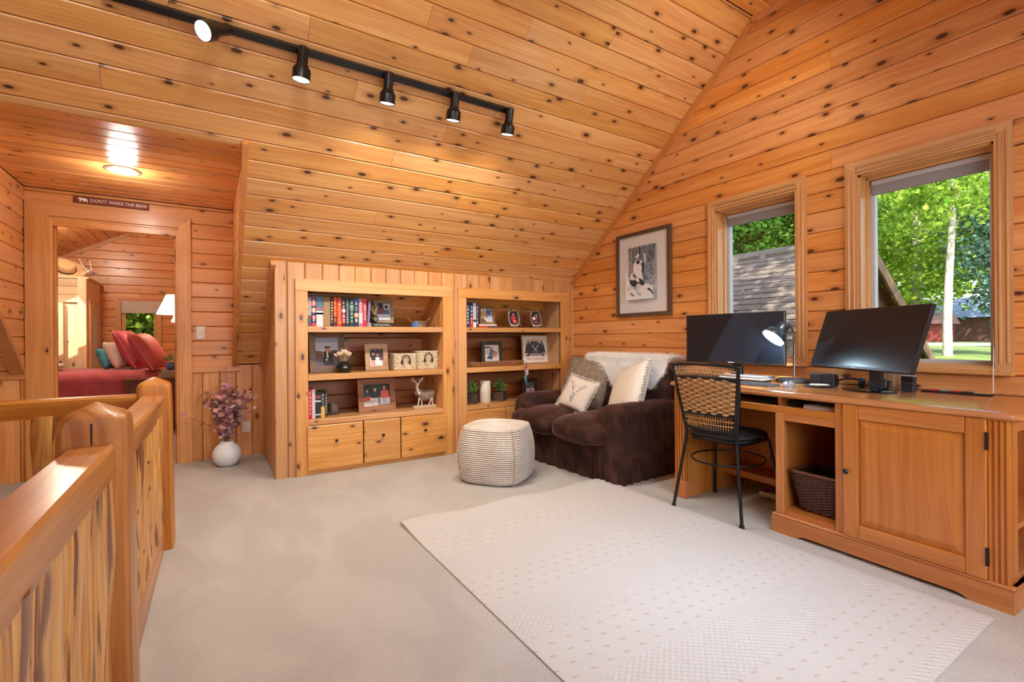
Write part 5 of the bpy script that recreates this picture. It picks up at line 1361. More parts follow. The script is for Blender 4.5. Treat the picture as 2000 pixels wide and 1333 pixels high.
# second shelf
ppl = [((196, 206, 216), rect(0, .42, 1, 1)), ((158, 166, 190), rect(0, .84, 1, 1)), ((120, 66, 44), [(0, .56), (.3, .54), (.36, .3), (0, .3)]), ((92, 58, 44), [(.5, .5), (.8, .58), (1, .55), (1, .2), (.6, .3)]), ((104, 88, 104), rect(0, 0, 1, .34)), ((30, 28, 30), [(.34, .52), (.50, .56), (.66, .46), (.72, .28), (.50, .26), (.36, .30)]), ((222, 218, 210), [(.47, .54), (.53, .54), (.56, .30), (.48, .30)]), ((190, 132, 104), ell(.49, .60, .06, .07)), ((176, 116, 92), ell(.60, .55, .06, .06)), ((70, 48, 36), [(.36, .66), (.42, .70), (.62, .70), (.70, .66), (.58, .645), (.44, .645)]), ((36, 36, 44), [(.3, .30), (.72, .28), (.80, .06), (.34, .06)]), ((226, 222, 216), ell(.47, .24, .06, .03))]
frame('photo_frame', 'large bronze photo frame with a couple in a field on the middle shelf', .853, 4.30, S2, .285, .345, .048, rusticb, ppl, math.radians(10))
def small_vase():
    t = thing('bud_vase', 'squat black vase of pale bunny-tail grass beside the bronze frame', 'vase', (.966, 4.19, S2))
    MB().lathe([(.040, 0), (.052, .008), (.066, .042), (.060, .056), (.036, .078), (.027, .088), (.028, .096), (.024, .096), (.022, .085)], 30).build('vase_body', plain('black_glaze', S(24, 30, 32), .22), t, 40.0)
    rr = random.Random(4); cm = plain('bunny_tail', S(226, 204, 176), .9, noise=.15, nscale=80); st = MB()
    for k in range(22):
        a = rr.uniform(0, 2*PI); sp = rr.uniform(.1, 1); rx, ry, h = .070*sp*math.cos(a)-.012*sp, .045*sp*math.sin(a), .135+.045*(1-sp)*rr.uniform(.7, 1)
        st.tube([(0, 0, .06), (rx*.5, ry*.5, h*.75), (rx, ry, h)], .0009, 4)
        d = Vector((rx, ry, .06)).normalized(); o = soft(0, 0, 0, .018, .018, .040, 2.0, 10, 7).build('grass_head', cm, t, 60.0, (rx*1.05, ry*1.05, h+.012)); o.rotation_euler = d.to_track_quat('Z', 'Y').to_euler()
    st.build('grass_stems', C(190, 170, 130), t)
small_vase()
wed = [((60, 46, 54), rect(0, .5, 1, 1)), ((118, 84, 90), rect(.5, .2, 1, .5)), ((226, 214, 200), rect(0, 0, 1, .32)), ((48, 40, 50), [(.12, .62), (.40, .62), (.44, .34), (.10, .34)]), ((206, 150, 140), [(.12, .34), (.22, .34), (.24, .05), (.14, .05)]), ((206, 150, 140), [(.26, .34), (.36, .34), (.38, .05), (.28, .05)]), ((222, 232, 238), [(.50, .52), (.68, .52), (.86, .04), (.44, .04)]), ((200, 150, 130), ell(.28, .70, .09, .08)), ((210, 160, 140), ell(.60, .66, .08, .08)), ((90, 50, 40), [(.5, .72), (.6, .78), (.70, .72), (.70, .6), (.66, .68), (.54, .68)]), ((240, 238, 230), rect(.1, .92, .16, .95)), ((240, 238, 230), rect(.4, .93, .46, .96)), ((240, 238, 230), rect(.7, .92, .76, .95))]
frame('photo_frame', 'striped wooden photo frame with a wedding couple next to the wicker boxes', 1.255, 4.235, S2, .202, .238, .042, plaq, wed, math.radians(9))
sea = plain('seagrass', S(214, 196, 166), .8, noise=.22, nscale=55)
def sea_box(x, y, W_, H_, D_, label, rz):
    t = thing('wicker_box', label, 'basket', (x, y, S2), rz, group='pale wicker boxes on the middle shelf')
    size = lambda s: (W_/2-.004, D_/2-.004)
    wicker(13, .008, H_-.010, size, .0078, .0035, 72, .012, waves=20).build('woven_sides', sea, t, 60.0)
    MB().tube([(x_, y_, H_-.006) for x_, y_ in rring(W_/2-.003, D_/2-.003, .013, 48)], .007, 7, closed=True).build('rim', sea, t, 60.0)
    MB().box((-W_/2+.008, -D_/2+.008, 0), (W_/2-.008, D_/2-.008, H_-.03)).build('liner', C(150, 128, 98), t)
    pts = [(-.036, -D_/2-.010, H_*.50), (-.036, -D_/2-.014, H_*.66), (-.026, -D_/2-.016, H_*.84), (0, -D_/2-.016, H_*.90), (.026, -D_/2-.016, H_*.84), (.036, -D_/2-.014, H_*.66), (.036, -D_/2-.010, H_*.50)]
    MB().tube(pts, .0045, 8).build('handle', C(58, 40, 36), t, 60.0)
    for s in (-1, 1): soft(s*.036, -D_/2-.010, H_*.48, .022, .012, .036, 3, 12, 8).build('handle_tab', C(52, 36, 32), t, 60.0)
sea_box(1.498, 4.27, .208, .148, .20, 'pale seagrass box with dark handle, the lower one beside the wedding photo', 0)
sea_box(1.718, 4.28, .205, .168, .20, 'pale seagrass box with dark handle, the taller one at the right end', 0)
# lower shelf
Xl = [.669, .700, .726, .772, .805, .828]
lb = [((196, 28, 48), .245, 'tall red book at the end of the lower shelf', [], '6', (240, 190, 190)), ((212, 206, 200), .238, 'tall white book next to the red one', [], None, None), ((40, 40, 44), .212, 'thick black book with a small white emblem on the lower shelf', [(.10, .16, (190, 190, 190)), (.62, .68, (214, 214, 214)), (.76, .86, (150, 70, 90))], None, None), ((26, 28, 34), .218, 'black and yellow book on the lower shelf', [(0, .40, (228, 176, 64))], '6', (190, 200, 200)), ((54, 54, 48), .216, 'olive black book nearest the small jar', [], '7', (196, 190, 170))]
for i, (c, h, lab, bands, tx, tcol) in enumerate(lb): book(Xl[i], Xl[i+1], 4.14+.012*i, S3, h, .15, c, lab, bands, tx, tcol or (236, 232, 224), group='books on the lower shelf of the long bookcase')
t = thing('candle_jar', 'small pewter coloured jar beside the lower books', 'jar', (.892, 4.27, S3))
MB().lathe([(.040, 0), (.042, .004), (.040, .080), (.044, .095), (.046, .100), (.040, .100), (.036, .085), (.034, .03)], 28).build('jar_body', plain('pewter', S(120, 104, 98), .3, metal=.3), t, 40.0)
mb = MB(); rr = random.Random(3)
for k in range(13):
    a = PI+.25+k*.2; x0, y0 = .0425*math.cos(a), .0425*math.sin(a); h = rr.uniform(.03, .05); mb.add([(x0-.006, y0, .006), (x0+.006, y0-.0006, .006), (x0, y0-.0008, h)], [(0, 1, 2)])
mb.build('pine_pattern', C(60, 44, 42), t)
fam = [((40, 52, 40), rect(0, .4, 1, 1)), ((58, 70, 48), ell(.5, .85, .3, .12)), ((60, 62, 84), rect(.55, .4, .75, .8)), ((66, 72, 92), [(.06, .62), (.22, .62), (.26, .40), (.04, .40)]), ((190, 160, 150), ell(.14, .70, .045, .07)), ((196, 84, 54), [(.04, .44), (.24, .44), (.26, .22), (.02, .22)]), ((62, 58, 70), [(.34, .62), (.56, .62), (.60, .36), (.30, .36)]), ((206, 160, 130), ell(.44, .72, .05, .08)), ((226, 206, 160), [(.38, .80), (.50, .82), (.50, .77), (.38, .76)]), ((212, 104, 84), [(.68, .70), (.94, .70), (.98, .34), (.64, .34)]), ((206, 140, 116), ell(.80, .82, .06, .09)), ((190, 190, 196), [(.04, .10), (.5, .02), (.52, .26), (.06, .24)]), ((222, 214, 204), [(.38, .30), (.52, .32), (.56, .02), (.40, .02)]), ((96, 140, 160), rect(.54, .06, .62, .36)), ((190, 196, 206), [(.70, .34), (.86, .34), (.92, .06), (.70, .04)]), ((120, 110, 90), rect(.5, 0, 1, .05))]
frame('photo_frame', 'wide barnwood photo frame with three people and a dog on the lower shelf', 1.262, 4.25, S3, .338, .288, .050, barn, fam, math.radians(9), math.radians(4))
def deer():
    t = thing('deer_figurine', 'white wooden deer figurine with fur body at the end of the lower shelf', 'figurine', (1.695, 4.22, S3))
    wd_ = plain('whitewashed_wood', S(240, 230, 216), .7, noise=.08, nscale=50)
    MB().box((-.112, -.026, 0), (.108, .026, .022), bev=.003).build('base', C(196, 172, 142), t)
    def limb(p, r, nm): MB().tube(p, r, 8, flat=.7).build(nm, wd_, t, 60.0)
    limb([(-.066, 0, .02), (-.056, 0, .06), (-.050, 0, .095)], [.007, .008, .014], 'leg'); limb([(-.022, .008, .02), (-.024, .008, .06), (-.034, .006, .095)], [.007, .008, .013], 'leg')
    limb([(.042, 0, .02), (.060, 0, .055), (.066, 0, .095)], [.007, .008, .016], 'leg'); limb([(.086, .008, .02), (.082, .008, .055), (.078, .006, .095)], [.007, .008, .015], 'leg')
    def db(p, u): return Vector((p.x, p.y, p.z-.012*math.cos((p.x-.01)*30)+.018*max(0, -p.x-.04)/.04))
    bmm = soft(.012, 0, .125, .170, .055, .085, 2.3, 28, 16, db).build('body', plain('grey_deer_fur', S(150, 132, 116), .95, noise=.4, nscale=60), t, 60.0)
    stuff(link('body_fur', fur_mesh('body_fur', bmm.data, plain('deer_fur_strand', S(176, 160, 144), .9, noise=.45, nscale=50), 3500, .010, .0007, 12, .6), t))
    hd = MB(); hd.tube([(-.050, 0, .135), (-.066, 0, .165), (-.074, 0, .195), (-.070, 0, .215)], [.028, .020, .016, .014], 10, flat=.7)
    hd.tube([(-.062, -.002, .226), (-.072, -.004, .208), (-.076, -.006, .190)], [.014, .014, .009], 10, flat=.8)
    for s in (-1, 1): hd.tube([(-.068+s*.010, 0, .222), (-.068+s*.030, 0, .226)], [.006, .002], 6, flat=.5)
    hd.build('head', wd_, t, 60.0)
    an = MB()
    for s in (-1, 1):
        an.tube([(-.068+s*.006, 0, .228), (-.068+s*.022, 0, .244), (-.068+s*.046, 0, .256), (-.068+s*.056, 0, .278)], [.0055, .0052, .0046, .003], 6)
        for p, q in (((.022, .244), (.020, .262)), ((.036, .250), (.034, .276)), ((.050, .264), (.044, .286))): an.tube([(-.068+s*p[0], 0, p[1]), (-.068+s*q[0], 0, q[1])], [.0045, .0025], 5)
    an.build('antlers', wd_, t, 60.0)
    mb = MB(); mb.tube([(-.030, -.022, .150), (-.056, -.020, .158), (-.085, -.006, .160), (-.070, .016, .165)], .0028, 6); mb.tube([(-.080, -.016, .160), (-.104, -.020, .150), (-.100, -.02, .138), (-.084, -.018, .150), (-.092, -.02, .120)], .002, 6); mb.tube([(-.05, -.024, .16), (-.034, -.03, .175), (-.046, -.03, .18)], .002, 6)
    mb.build('ribbon', C(206, 190, 178), t, 60.0)
deer()
# right bookcase
G2 = 'books on the upper shelf behind the loveseat'
Xr = [2.104, 2.150, 2.182, 2.218, 2.246]
rb = [((30, 54, 92), .245, 'dark blue book at the left of the upper shelf behind the loveseat', [], '6', (206, 210, 216)), ((30, 34, 44), .242, 'black book with a red foot behind the loveseat', [(0, .42, (206, 52, 50))], '5', (214, 216, 220)), ((196, 204, 222), .240, 'pale blue and white book behind the loveseat', [(0, .22, (232, 230, 224)), (.24, .32, (40, 60, 70))], None, None), ((70, 52, 70), .238, 'dark plum book next to the collage frame', [], '5', (220, 206, 214))]
for i, (c, h, lab, bands, tx, tcol) in enumerate(rb): book(Xr[i], Xr[i+1], 4.165, S1, h, .15, c, lab, bands, tx, tcol or (236, 232, 224), group=G2)
t = thing('book', 'white-paged red book lying flat under the collage frame', 'book', (2.36, 4.175, S1))
MB().box((-.105, 0, 0), (.105, .15, .004)).box((-.105, 0, .014), (.105, .15, .018)).box((-.105, -.002, 0), (.105, .002, .018)).build('cover', C(206, 60, 60), t)
MB().box((-.102, .002, .004), (.102, .146, .014)).build('pages', C(236, 230, 220), t)
MB().box((-.01, -.003, .002), (.10, -.0015, .016)).build('spine_band', C(60, 50, 56), t)
t2 = thing('book', 'thin white book on top of the flat red one', 'book', (2.36, 4.18, S1+.0185))
MB().box((-.103, 0, 0), (.103, .14, .016), bev=.002).build('cover', C(232, 230, 226), t2)
frame('photo_frame', 'colourful collage frame standing on the flat books behind the loveseat', 2.40, 4.27, S1+.036, .165, .185, .022, plain('mosaic_frame', S(140, 108, 70), .5, noise=.5, nscale=45), [((196, 160, 84), ell(.24, .62, .2, .26)), ((90, 70, 50), rect(.0, .0, .45, .3)), ((112, 122, 176), rect(.45, .3, .95, .95)), ((200, 206, 226), rect(.55, .05, .95, .5)), ((70, 76, 130), ell(.66, .7, .14, .12)), ((214, 190, 150), ell(.35, .2, .12, .12))], math.radians(12), math.radians(-6))
def oval(x, label, sh):
    t = thing('oval_photo_frame', label, 'picture frame', (x, 4.215, S1+.010), math.radians(-12), group='silver oval photo frames on the upper shelf'); t.rotation_euler = (math.radians(-16), 0, math.radians(-14))
    sil = plain('antique_silver', S(206, 196, 184), .25, metal=.7, noise=.2, nscale=60); n = 40; mb = MB(); L = []
    for ro, y in ((1.0, -.002), (1.02, -.010), (.95, -.018), (.86, -.018), (.80, -.010), (.78, -.004)):
        L.append([((.062*ro)*(abs(math.cos(2*PI*k/n))**.72*math.copysign(1, math.cos(2*PI*k/n))), y-.002*math.sin(k*2.1), .096+(.094*ro)*(abs(math.sin(2*PI*k/n))**.72*math.copysign(1, math.sin(2*PI*k/n)))) for k in range(n)])
    mb.loops(L, 0, (True, False)); mb.build('silver_rim', sil, t, 50.0)
    rr = random.Random(int(x*100)); fl_ = MB()
    for cx, cz in ((-.05, .168), (.052, .022), (.045, .03), (-.044, .176), (.058, .012)): soft_ = fl_.tube([(cx-.012, -.016, cz), (cx, -.022, cz+.006), (cx+.012, -.016, cz-.003)], [.003, .007, .003], 6)
    fl_.build('flower_ornament', sil, t, 50.0)
    poly = [(.5+.5*(abs(math.cos(2*PI*k/24))**.72*math.copysign(1, math.cos(2*PI*k/24))), .5+.5*(abs(math.sin(2*PI*k/24))**.72*math.copysign(1, math.sin(2*PI*k/24)))) for k in range(24)]
    me = flat_print('photo_print', .100, .150, [((36, 26, 34), poly)]+sh, t, (0, -.006, .021), base=(36, 26, 34))
    for s in (-1, 1): MB().tube([(s*.03, -.006, .006), (s*.034, -.012, -.008)], .004, 6).build('foot', sil, t)
    MB().box((-.012, 0, .01), (.012, .004, .13)).build('easel_leg', sil, t)
oval(2.695, 'silver oval frame with a red-clad child, the left of the two', [((190, 36, 40), ell(.46, .5, .26, .22)), ((214, 60, 60), ell(.6, .24, .22, .14)), ((206, 150, 130), ell(.48, .78, .12, .09)), ((226, 190, 180), ell(.52, .30, .08, .05))])
oval(2.975, 'silver oval frame with two children and a white cap, the right of the two', [((150, 70, 60), ell(.6, .6, .24, .2)), ((206, 140, 120), ell(.62, .74, .12, .09)), ((226, 240, 240), ell(.3, .5, .16, .13)), ((170, 60, 56), ell(.5, .22, .26, .12)), ((60, 50, 90), rect(.1, .12, .3, .3))])
t = thing('twig_stand', 'thin dark twig ornament between the oval frames', 'ornament', (2.86, 4.30, S1))
for p in (((0, 0, 0), (-.005, 0, .12), (-.02, .01, .235)), ((0, 0, .0), (.01, 0, .12), (.012, 0, .235)), ((-.004, 0, .10), (-.03, 0, .16), (-.035, 0, .20)), ((.01, 0, 0), (.02, 0, .10), (.03, 0, .23))): MB().tube(p, .0022, 5).build('twig', C(60, 44, 38), t)
# middle shelf right: woven tray, frame, explore print
t = thing('woven_tray', 'long low woven twig tray on the middle shelf behind the loveseat', 'tray', (2.455, 4.26, S2), 0)
twg = plain('twig_weave', S(156, 104, 72), .6, noise=.5, nscale=90)
wicker(6, .007, .042, lambda s: (.325+.012*s, .115+.012*s), .0062, .005, 110, .09, waves=34).build('woven_sides', twg, t, 60.0)
MB().box((-.29, -.09, .0), (.29, .09, .008)).build('tray_floor', C(96, 62, 44), t)
MB().box((-.10, -.07, .009), (.02, .03, .032), bev=.003).build('wood_block', C(206, 168, 116), t)
frame('photo_frame', 'dark patterned photo frame with a baby picture standing in the woven tray', 2.462, 4.285, S2+.0085, .243, .240, .036, plain('dark_ornate', S(56, 58, 46), .35, noise=.5, nscale=120), [((222, 206, 190), rect(0, 0, 1, 1)), ((110, 116, 140), [(.2, .12), (.6, .2), (.66, .6), (.48, .9), (.36, .6)]), ((60, 64, 96), [(.1, .2), (.4, .35), (.55, .2), (.5, .1)]), ((190, 130, 110), ell(.74, .42, .14, .2)), ((120, 80, 60), rect(0, .8, .4, .9))], math.radians(6))
def explore():
    t = thing('explore_sign', 'square framed camping print with canoe paddles on the middle shelf', 'sign', (3.03, 4.315, S2)); t.rotation_euler = (math.radians(-5), 0, 0)
    W_, H_ = .352, .312; fm = C(190, 150, 104); f_ = .012
    for a, b in (((-W_/2, -.02, 0), (W_/2, 0, f_)), ((-W_/2, -.02, H_-f_), (W_/2, 0, H_)), ((-W_/2, -.02, f_), (-W_/2+f_, 0, H_-f_)), ((W_/2-f_, -.02, f_), (W_/2, 0, H_-f_))): MB().box(a, b, bev=.002).build('frame_side', fm, t)
    dk, md = (64, 70, 72), (86, 100, 94)
    sh = [((230, 190, 160), ell(.5, .80, .20, .12)), (md, [(.2, .62), (.32, .78), (.42, .84), (.5, .80), (.58, .82), (.68, .76), (.8, .62)]), (dk, rect(.22, .30, .78, .66))]
    for s in (-1, 1):
        for cx, h in ((.24, .9), (.17, .74)):
            x = .5+s*(.5-cx)
            for k in range(6): z = .34+(h-.42)*k/6+.02; w2 = .10*(1-k/7.5); sh.append((dk, [(x-w2, z), (x+w2, z), (x, z+.13)]))
            sh.append((dk, rect(x-.008, .24, x+.008, .4)))
        sh.append((dk, ell(.5+s*.30, .27, .07, .035, 8)))
    sh += [((150, 156, 156), ell(.5, .31, .26, .05)), ((176, 150, 156), ell(.5, .30, .20, .028)), ((120, 96, 100), rect(.34, .288, .66, .30))]
    for s in (-1, 1): sh.append(((232, 230, 224), [(.5-s*.10, .40), (.5-s*.085, .39), (.5+s*.115, .62), (.5+s*.10, .635)])); sh.append(((232, 230, 224), ell(.5+s*.105, .625, .022, .035, 8)))
    flat_print('print', W_-2*f_, H_-2*f_, sh, t, (0, -.006, f_), base=(232, 226, 218))
    link('lettering', text_mesh('TIME TO EXPLORE', .034, C(196, 130, 100), .0003, sx=.86), t, (0, -.0105, f_+.038), (PI/2, 0, 0))
explore()
# lower shelf right: plants, candle, hanging charm, small frame
def box_plant(x, y, w_, h_, rz, seed, label, top):
    t = thing('box_plant', label, 'plant', (x, y, S3), rz, group='little green plants in dark wooden boxes')
    mb = MB(); hw = w_/2
    for a, b in (((-hw, -hw, 0), (hw, -hw+.008, h_)), ((-hw, hw-.008, 0), (hw, hw, h_)), ((-hw, -hw+.008, 0), (-hw+.008, hw-.008, h_)), ((hw-.008, -hw+.008, 0), (hw, hw-.008, h_))): MB().box(a, b, bev=.001).build('box_side', wood_box, t)
    MB().box((-hw+.008, -hw+.008, 0), (hw-.008, hw-.008, h_-.012)).build('soil', C(44, 34, 28), t)
    rr = random.Random(seed); st = MB(); lf = MB(); mats = 3
    for k in range(34):
        a = rr.uniform(0, 2*PI); sp = rr.random(); tip = Vector((.085*sp*math.cos(a), .07*sp*math.sin(a), h_+top*(1-.55*sp)*rr.uniform(.7, 1.0))); p0 = Vector((rr.uniform(-.02, .02), rr.uniform(-.02, .02), h_-.01)); mid = p0.lerp(tip, .5)+Vector((0, 0, .02))
        pts = [p0*(1-s)**2+mid*2*s*(1-s)+tip*s*s for s in [i/8 for i in range(9)]]; st.tube(pts, .0011, 4)
        for i in range(2, 9):
            for sd in (-1, 1):
                d = Vector((rr.uniform(-1, 1), rr.uniform(-1, 1), rr.uniform(-.2, .9))).normalized(); n_ = d.cross(Vector((rr.random(), rr.random(), rr.random()))).normalized(); l = rr.uniform(.014, .022); q = pts[i]
                lf.add([q, q+d*l*.5+n_*l*.32, q+d*l, q+d*l*.5-n_*l*.32], [(0, 1, 2, 3)], rr.randrange(3))
    st.build('plant_stems', C(70, 92, 48), t)
    o = lf.build('foliage', [C(74, 124, 54), C(110, 162, 74), C(154, 190, 98)], t); stuff(o)
wood_box = wood('dark_box_wood', S(92, 72, 60), S(58, 44, 38), 'x', knots=.2, var=.1, rough=.6, coat=0)
box_plant(2.193, 4.215, .098, .095, math.radians(42), 31, 'green leafy plant in a dark wooden box left of the candle', .14)
box_plant(2.535, 4.255, .118, .092, math.radians(40), 32, 'green leafy plant in a dark wooden box right of the candle', .15)
t = thing('pillar_candle', 'tall ivory pillar candle between the two box plants', 'candle', (2.333, 4.20, S3))
MB().lathe([(.052, 0), (.055, .004), (.055, .212), (.051, .218), (.046, .212), (.01, .208)], 36).build('candle_body', plain('ivory_wax', S(226, 216, 196), .5, noise=.04, nscale=14), t, 40.0)
MB().tube([(0, 0, .206), (.001, 0, .216)], .0015, 5).build('wick', 'dark', t)
t = thing('hanging_charm', 'string of feathers and beads hanging from the woven tray shelf', 'ornament', (2.735, YK-.024, .60))
MB().tube([(.012, .008, .235), (.006, -.004, .21), (.008, -.006, .17), (0, -.006, .05)], .0045, 6).build('strap', C(90, 104, 116), t)
for k, (c, p) in enumerate((((206, 90, 92), (-.014, .165)), ((214, 206, 196), (.016, .13)), ((150, 150, 160), (.0, .12)), ((90, 150, 170), (-.006, .07)), ((60, 110, 130), (.002, .03)))):
    soft(p[0], -.012, p[1], .026, .012, .07, 2.2, 12, 8).build('charm', C(*c), t, 60.0)
frame('photo_frame', 'small dark beaded photo frame with a pink picture behind the sofa arm', 2.945, 4.30, S3, .205, .205, .046, plain('dark_beaded', S(64, 48, 38), .4, noise=.5, nscale=90), [((96, 104, 90), rect(0, .4, 1, 1)), ((206, 170, 196), [(0, 0), (1, 0), (1, .42), (.7, .5), (.3, .3), (0, .36)]), ((180, 120, 160), ell(.6, .25, .2, .1))], math.radians(7))
# ================================================================== BEDROOM BEYOND THE DOORWAY
BY0, BY1, BX0, BX1 = YD+.12, 9.7, -3.6, .30
struct('floor', MB().box((BX0, YD+.1, -.2), (BX1+.1, BY1+.1, 0)), 'carpet', 'beige carpet of the bedroom seen through the doorway', 'carpet')
bz = lambda x: 2.79+.55*(x+1.09)
xr = -.15; bzr = bz(xr)
wbk = MB(); bw0, bw1, bwz0, bwz1 = -1.175, -.735, .50, 1.68
wbk.box((BX0, BY1+.021, 0), (bw0, BY1+.12, 3.6)).box((bw1, BY1+.021, 0), (BX1+.1, BY1+.12, 3.6)).box((bw0, BY1+.021, 0), (bw1, BY1+.12, bwz0)).box((bw0, BY1+.021, bwz1), (bw1, BY1+.12, 3.6))
wall_bb = struct('wall_bedroom_back', wbk, 'dark', 'far cedar wall of the bedroom around its window', 'wall')
z = 0.0
while z < 3.25:
    z1 = z+WB
    xl = BX0; xrr = BX1
    sp = [(xl, xrr)] if z1 < bwz0 or z > bwz1 else [(xl, bw0-.02), (bw1+.02, xrr)]
    for a, b in sp:
        cuts = [a]+([R.choice([-1.9, -.95, -.4])] if b-a > 2 and z1 > 1.7 else [])+[b]
        for p, q in zip(cuts[:-1], cuts[1:]): board(wall_bb, (p, BY1, z), (1, 0, 0), (0, -1, 0), q-p, z1-z, 'wall')
    z = z1
w5 = thing('window_5', 'narrow bedroom window with green leaves outside', 'window', (0, BY1, 0), kind='structure')
e = .075
for poly, mt in (([(bw0-e, bwz0-.03), (bw0, bwz0), (bw0, bwz1), (bw0-e, bwz1+e)], 'wincz'), ([(bw1, bwz0), (bw1+e, bwz0-.03), (bw1+e, bwz1+e), (bw1, bwz1)], 'wincz'), ([(bw0-e, bwz1+e), (bw0, bwz1), (bw1, bwz1), (bw1+e, bwz1+e)], 'trimx')):
    MB().prism(poly, 'y', -.024, 0).build('casing', mt, w5)
for a, b in (((bw0, .02, bwz0), (bw0+.05, .07, bwz1)), ((bw1-.03, .02, bwz0), (bw1, .07, bwz1)), ((bw0, .02, bwz0), (bw1, .07, bwz0+.05)), ((bw0, .02, bwz1-.05), (bw1, .07, bwz1))): MB().box(a, b, bev=.003).build('sash', 'wincz', w5)
MB().box((bw0+.04, .045, bwz0+.04), (bw1-.02, .05, bwz1-.04)).build('pane', 'glass', w5)
shade = tag(MB().box((bw0+.005, BY1-.03, bwz1-.16), (bw1+.06, BY1-.018, bwz1+.03), bev=.004).build('window_shade', plain('oatmeal_fabric', S(206, 196, 184), .9, noise=.06, nscale=90)), 'oatmeal fabric shade at the top of the bedroom window', 'shade')
wl_ = MB(); wy0, wy1 = 0, 0
struct('wall_bedroom_left', MB().box((BX0-.1, YD, 0), (BX0, BY1+.1, 3.0)), 'wall', 'left wall of the bedroom, out of sight', 'wall')
struct('wall_bedroom_right', MB().box((BX1, YD+.12, 0), (BX1+.1, BY1+.1, 3.5)), 'wall', 'cedar bedroom wall behind the headboard', 'wall')
struct('wall_bedroom_front', MB().box((BX0, YD+.121, 0), (DX0-.03, YD+.14, 3.4)).box((DX1+.03, YD+.121, 0), (BX1, YD+.14, 3.4)).box((DX0-.03, YD+.121, DZ+.03), (DX1+.03, YD+.14, 3.4)), 'wall', 'bedroom side of the doorway wall', 'wall')
# bedroom ceiling: slope falling to the left with an unseen opening added to sun the closet, ridge, right slope
SKx0, SKx1, SKy0, SKy1 = -2.75, -1.92, 7.84, 8.24
cb = MB(); sec = lambda a, b: [(a, bz(a)+.022), (b, bz(b)+.022), (b, bz(b)+.12), (a, bz(a)+.12)]
for a, b, y0, y1 in ((BX0-.1, SKx0, YD+.1, BY1+.1), (SKx1, xr, YD+.1, BY1+.1), (SKx0, SKx1, YD+.1, SKy0), (SKx0, SKx1, SKy1, BY1+.1)): cb.prism(sec(a, b), 'y', y0, y1)
cb.prism([(xr, bzr+.022), (BX1+.1, bzr-.55*(BX1+.1-xr)+.022), (BX1+.1, bzr+.12), (xr, bzr+.12)], 'y', YD+.1, BY1+.1)
ceil_bed = struct('ceiling', cb, 'dark', 'sloping board ceiling of the bedroom', 'ceiling')
ab = math.atan(.55); axb = Vector((0, 1, 0)); nb = Vector((math.sin(ab), 0, -math.cos(ab)))
s = 0; k = 0
Ls = (xr-BX0)/math.cos(ab)
while s < Ls:
    x1 = xr-s*math.cos(ab); x0 = xr-(s+WB)*math.cos(ab)
    segs = [(YD+.13, BY1)] if (x1 < SKx0 or x0 > SKx1) else [(YD+.13, SKy0), (SKy1, BY1)]
    for y0, y1 in segs:   # ax along -Y or +Y so that ay runs up the slope
        board(ceil_bed, (x1, y0, bz(x1)), (0, 1, 0), nb, y1-y0, WB, 'ceil')
    s += WB
struct('trim_8', MB().loops([[(x, BY1-.025, bz(x)-.055), (x, BY1, bz(x)-.055), (x, BY1, bz(x)), (x, BY1-.025, bz(x))] for x in (BX0, xr)]), 'trimx', 'trim strip where the bedroom ceiling meets its far wall', 'trim')
bl = thing('bedroom_ceiling_light', 'small bright flush light on the bedroom ceiling', 'ceiling light', (-1.50, 7.6, bz(-1.50)))
bl.rotation_euler = (0, -ab, 0)
MB().lathe([(.085, 0), (.09, -.012), (.075, -.026)], 28, cap=(True, False)).build('light_ring', 'white', bl, 40.0)
MB().lathe([(.074, -.024), (.05, -.034), (.002, -.038)], 24, cap=(True, False)).build('lamp_bulb', 'bulb', bl, 40.0)
l = add_light('bedroom_light', 'POINT', (0, 0, -.12), 60, (1.0, .88, .72), None, shadow_soft_size=.1); l.parent = bl
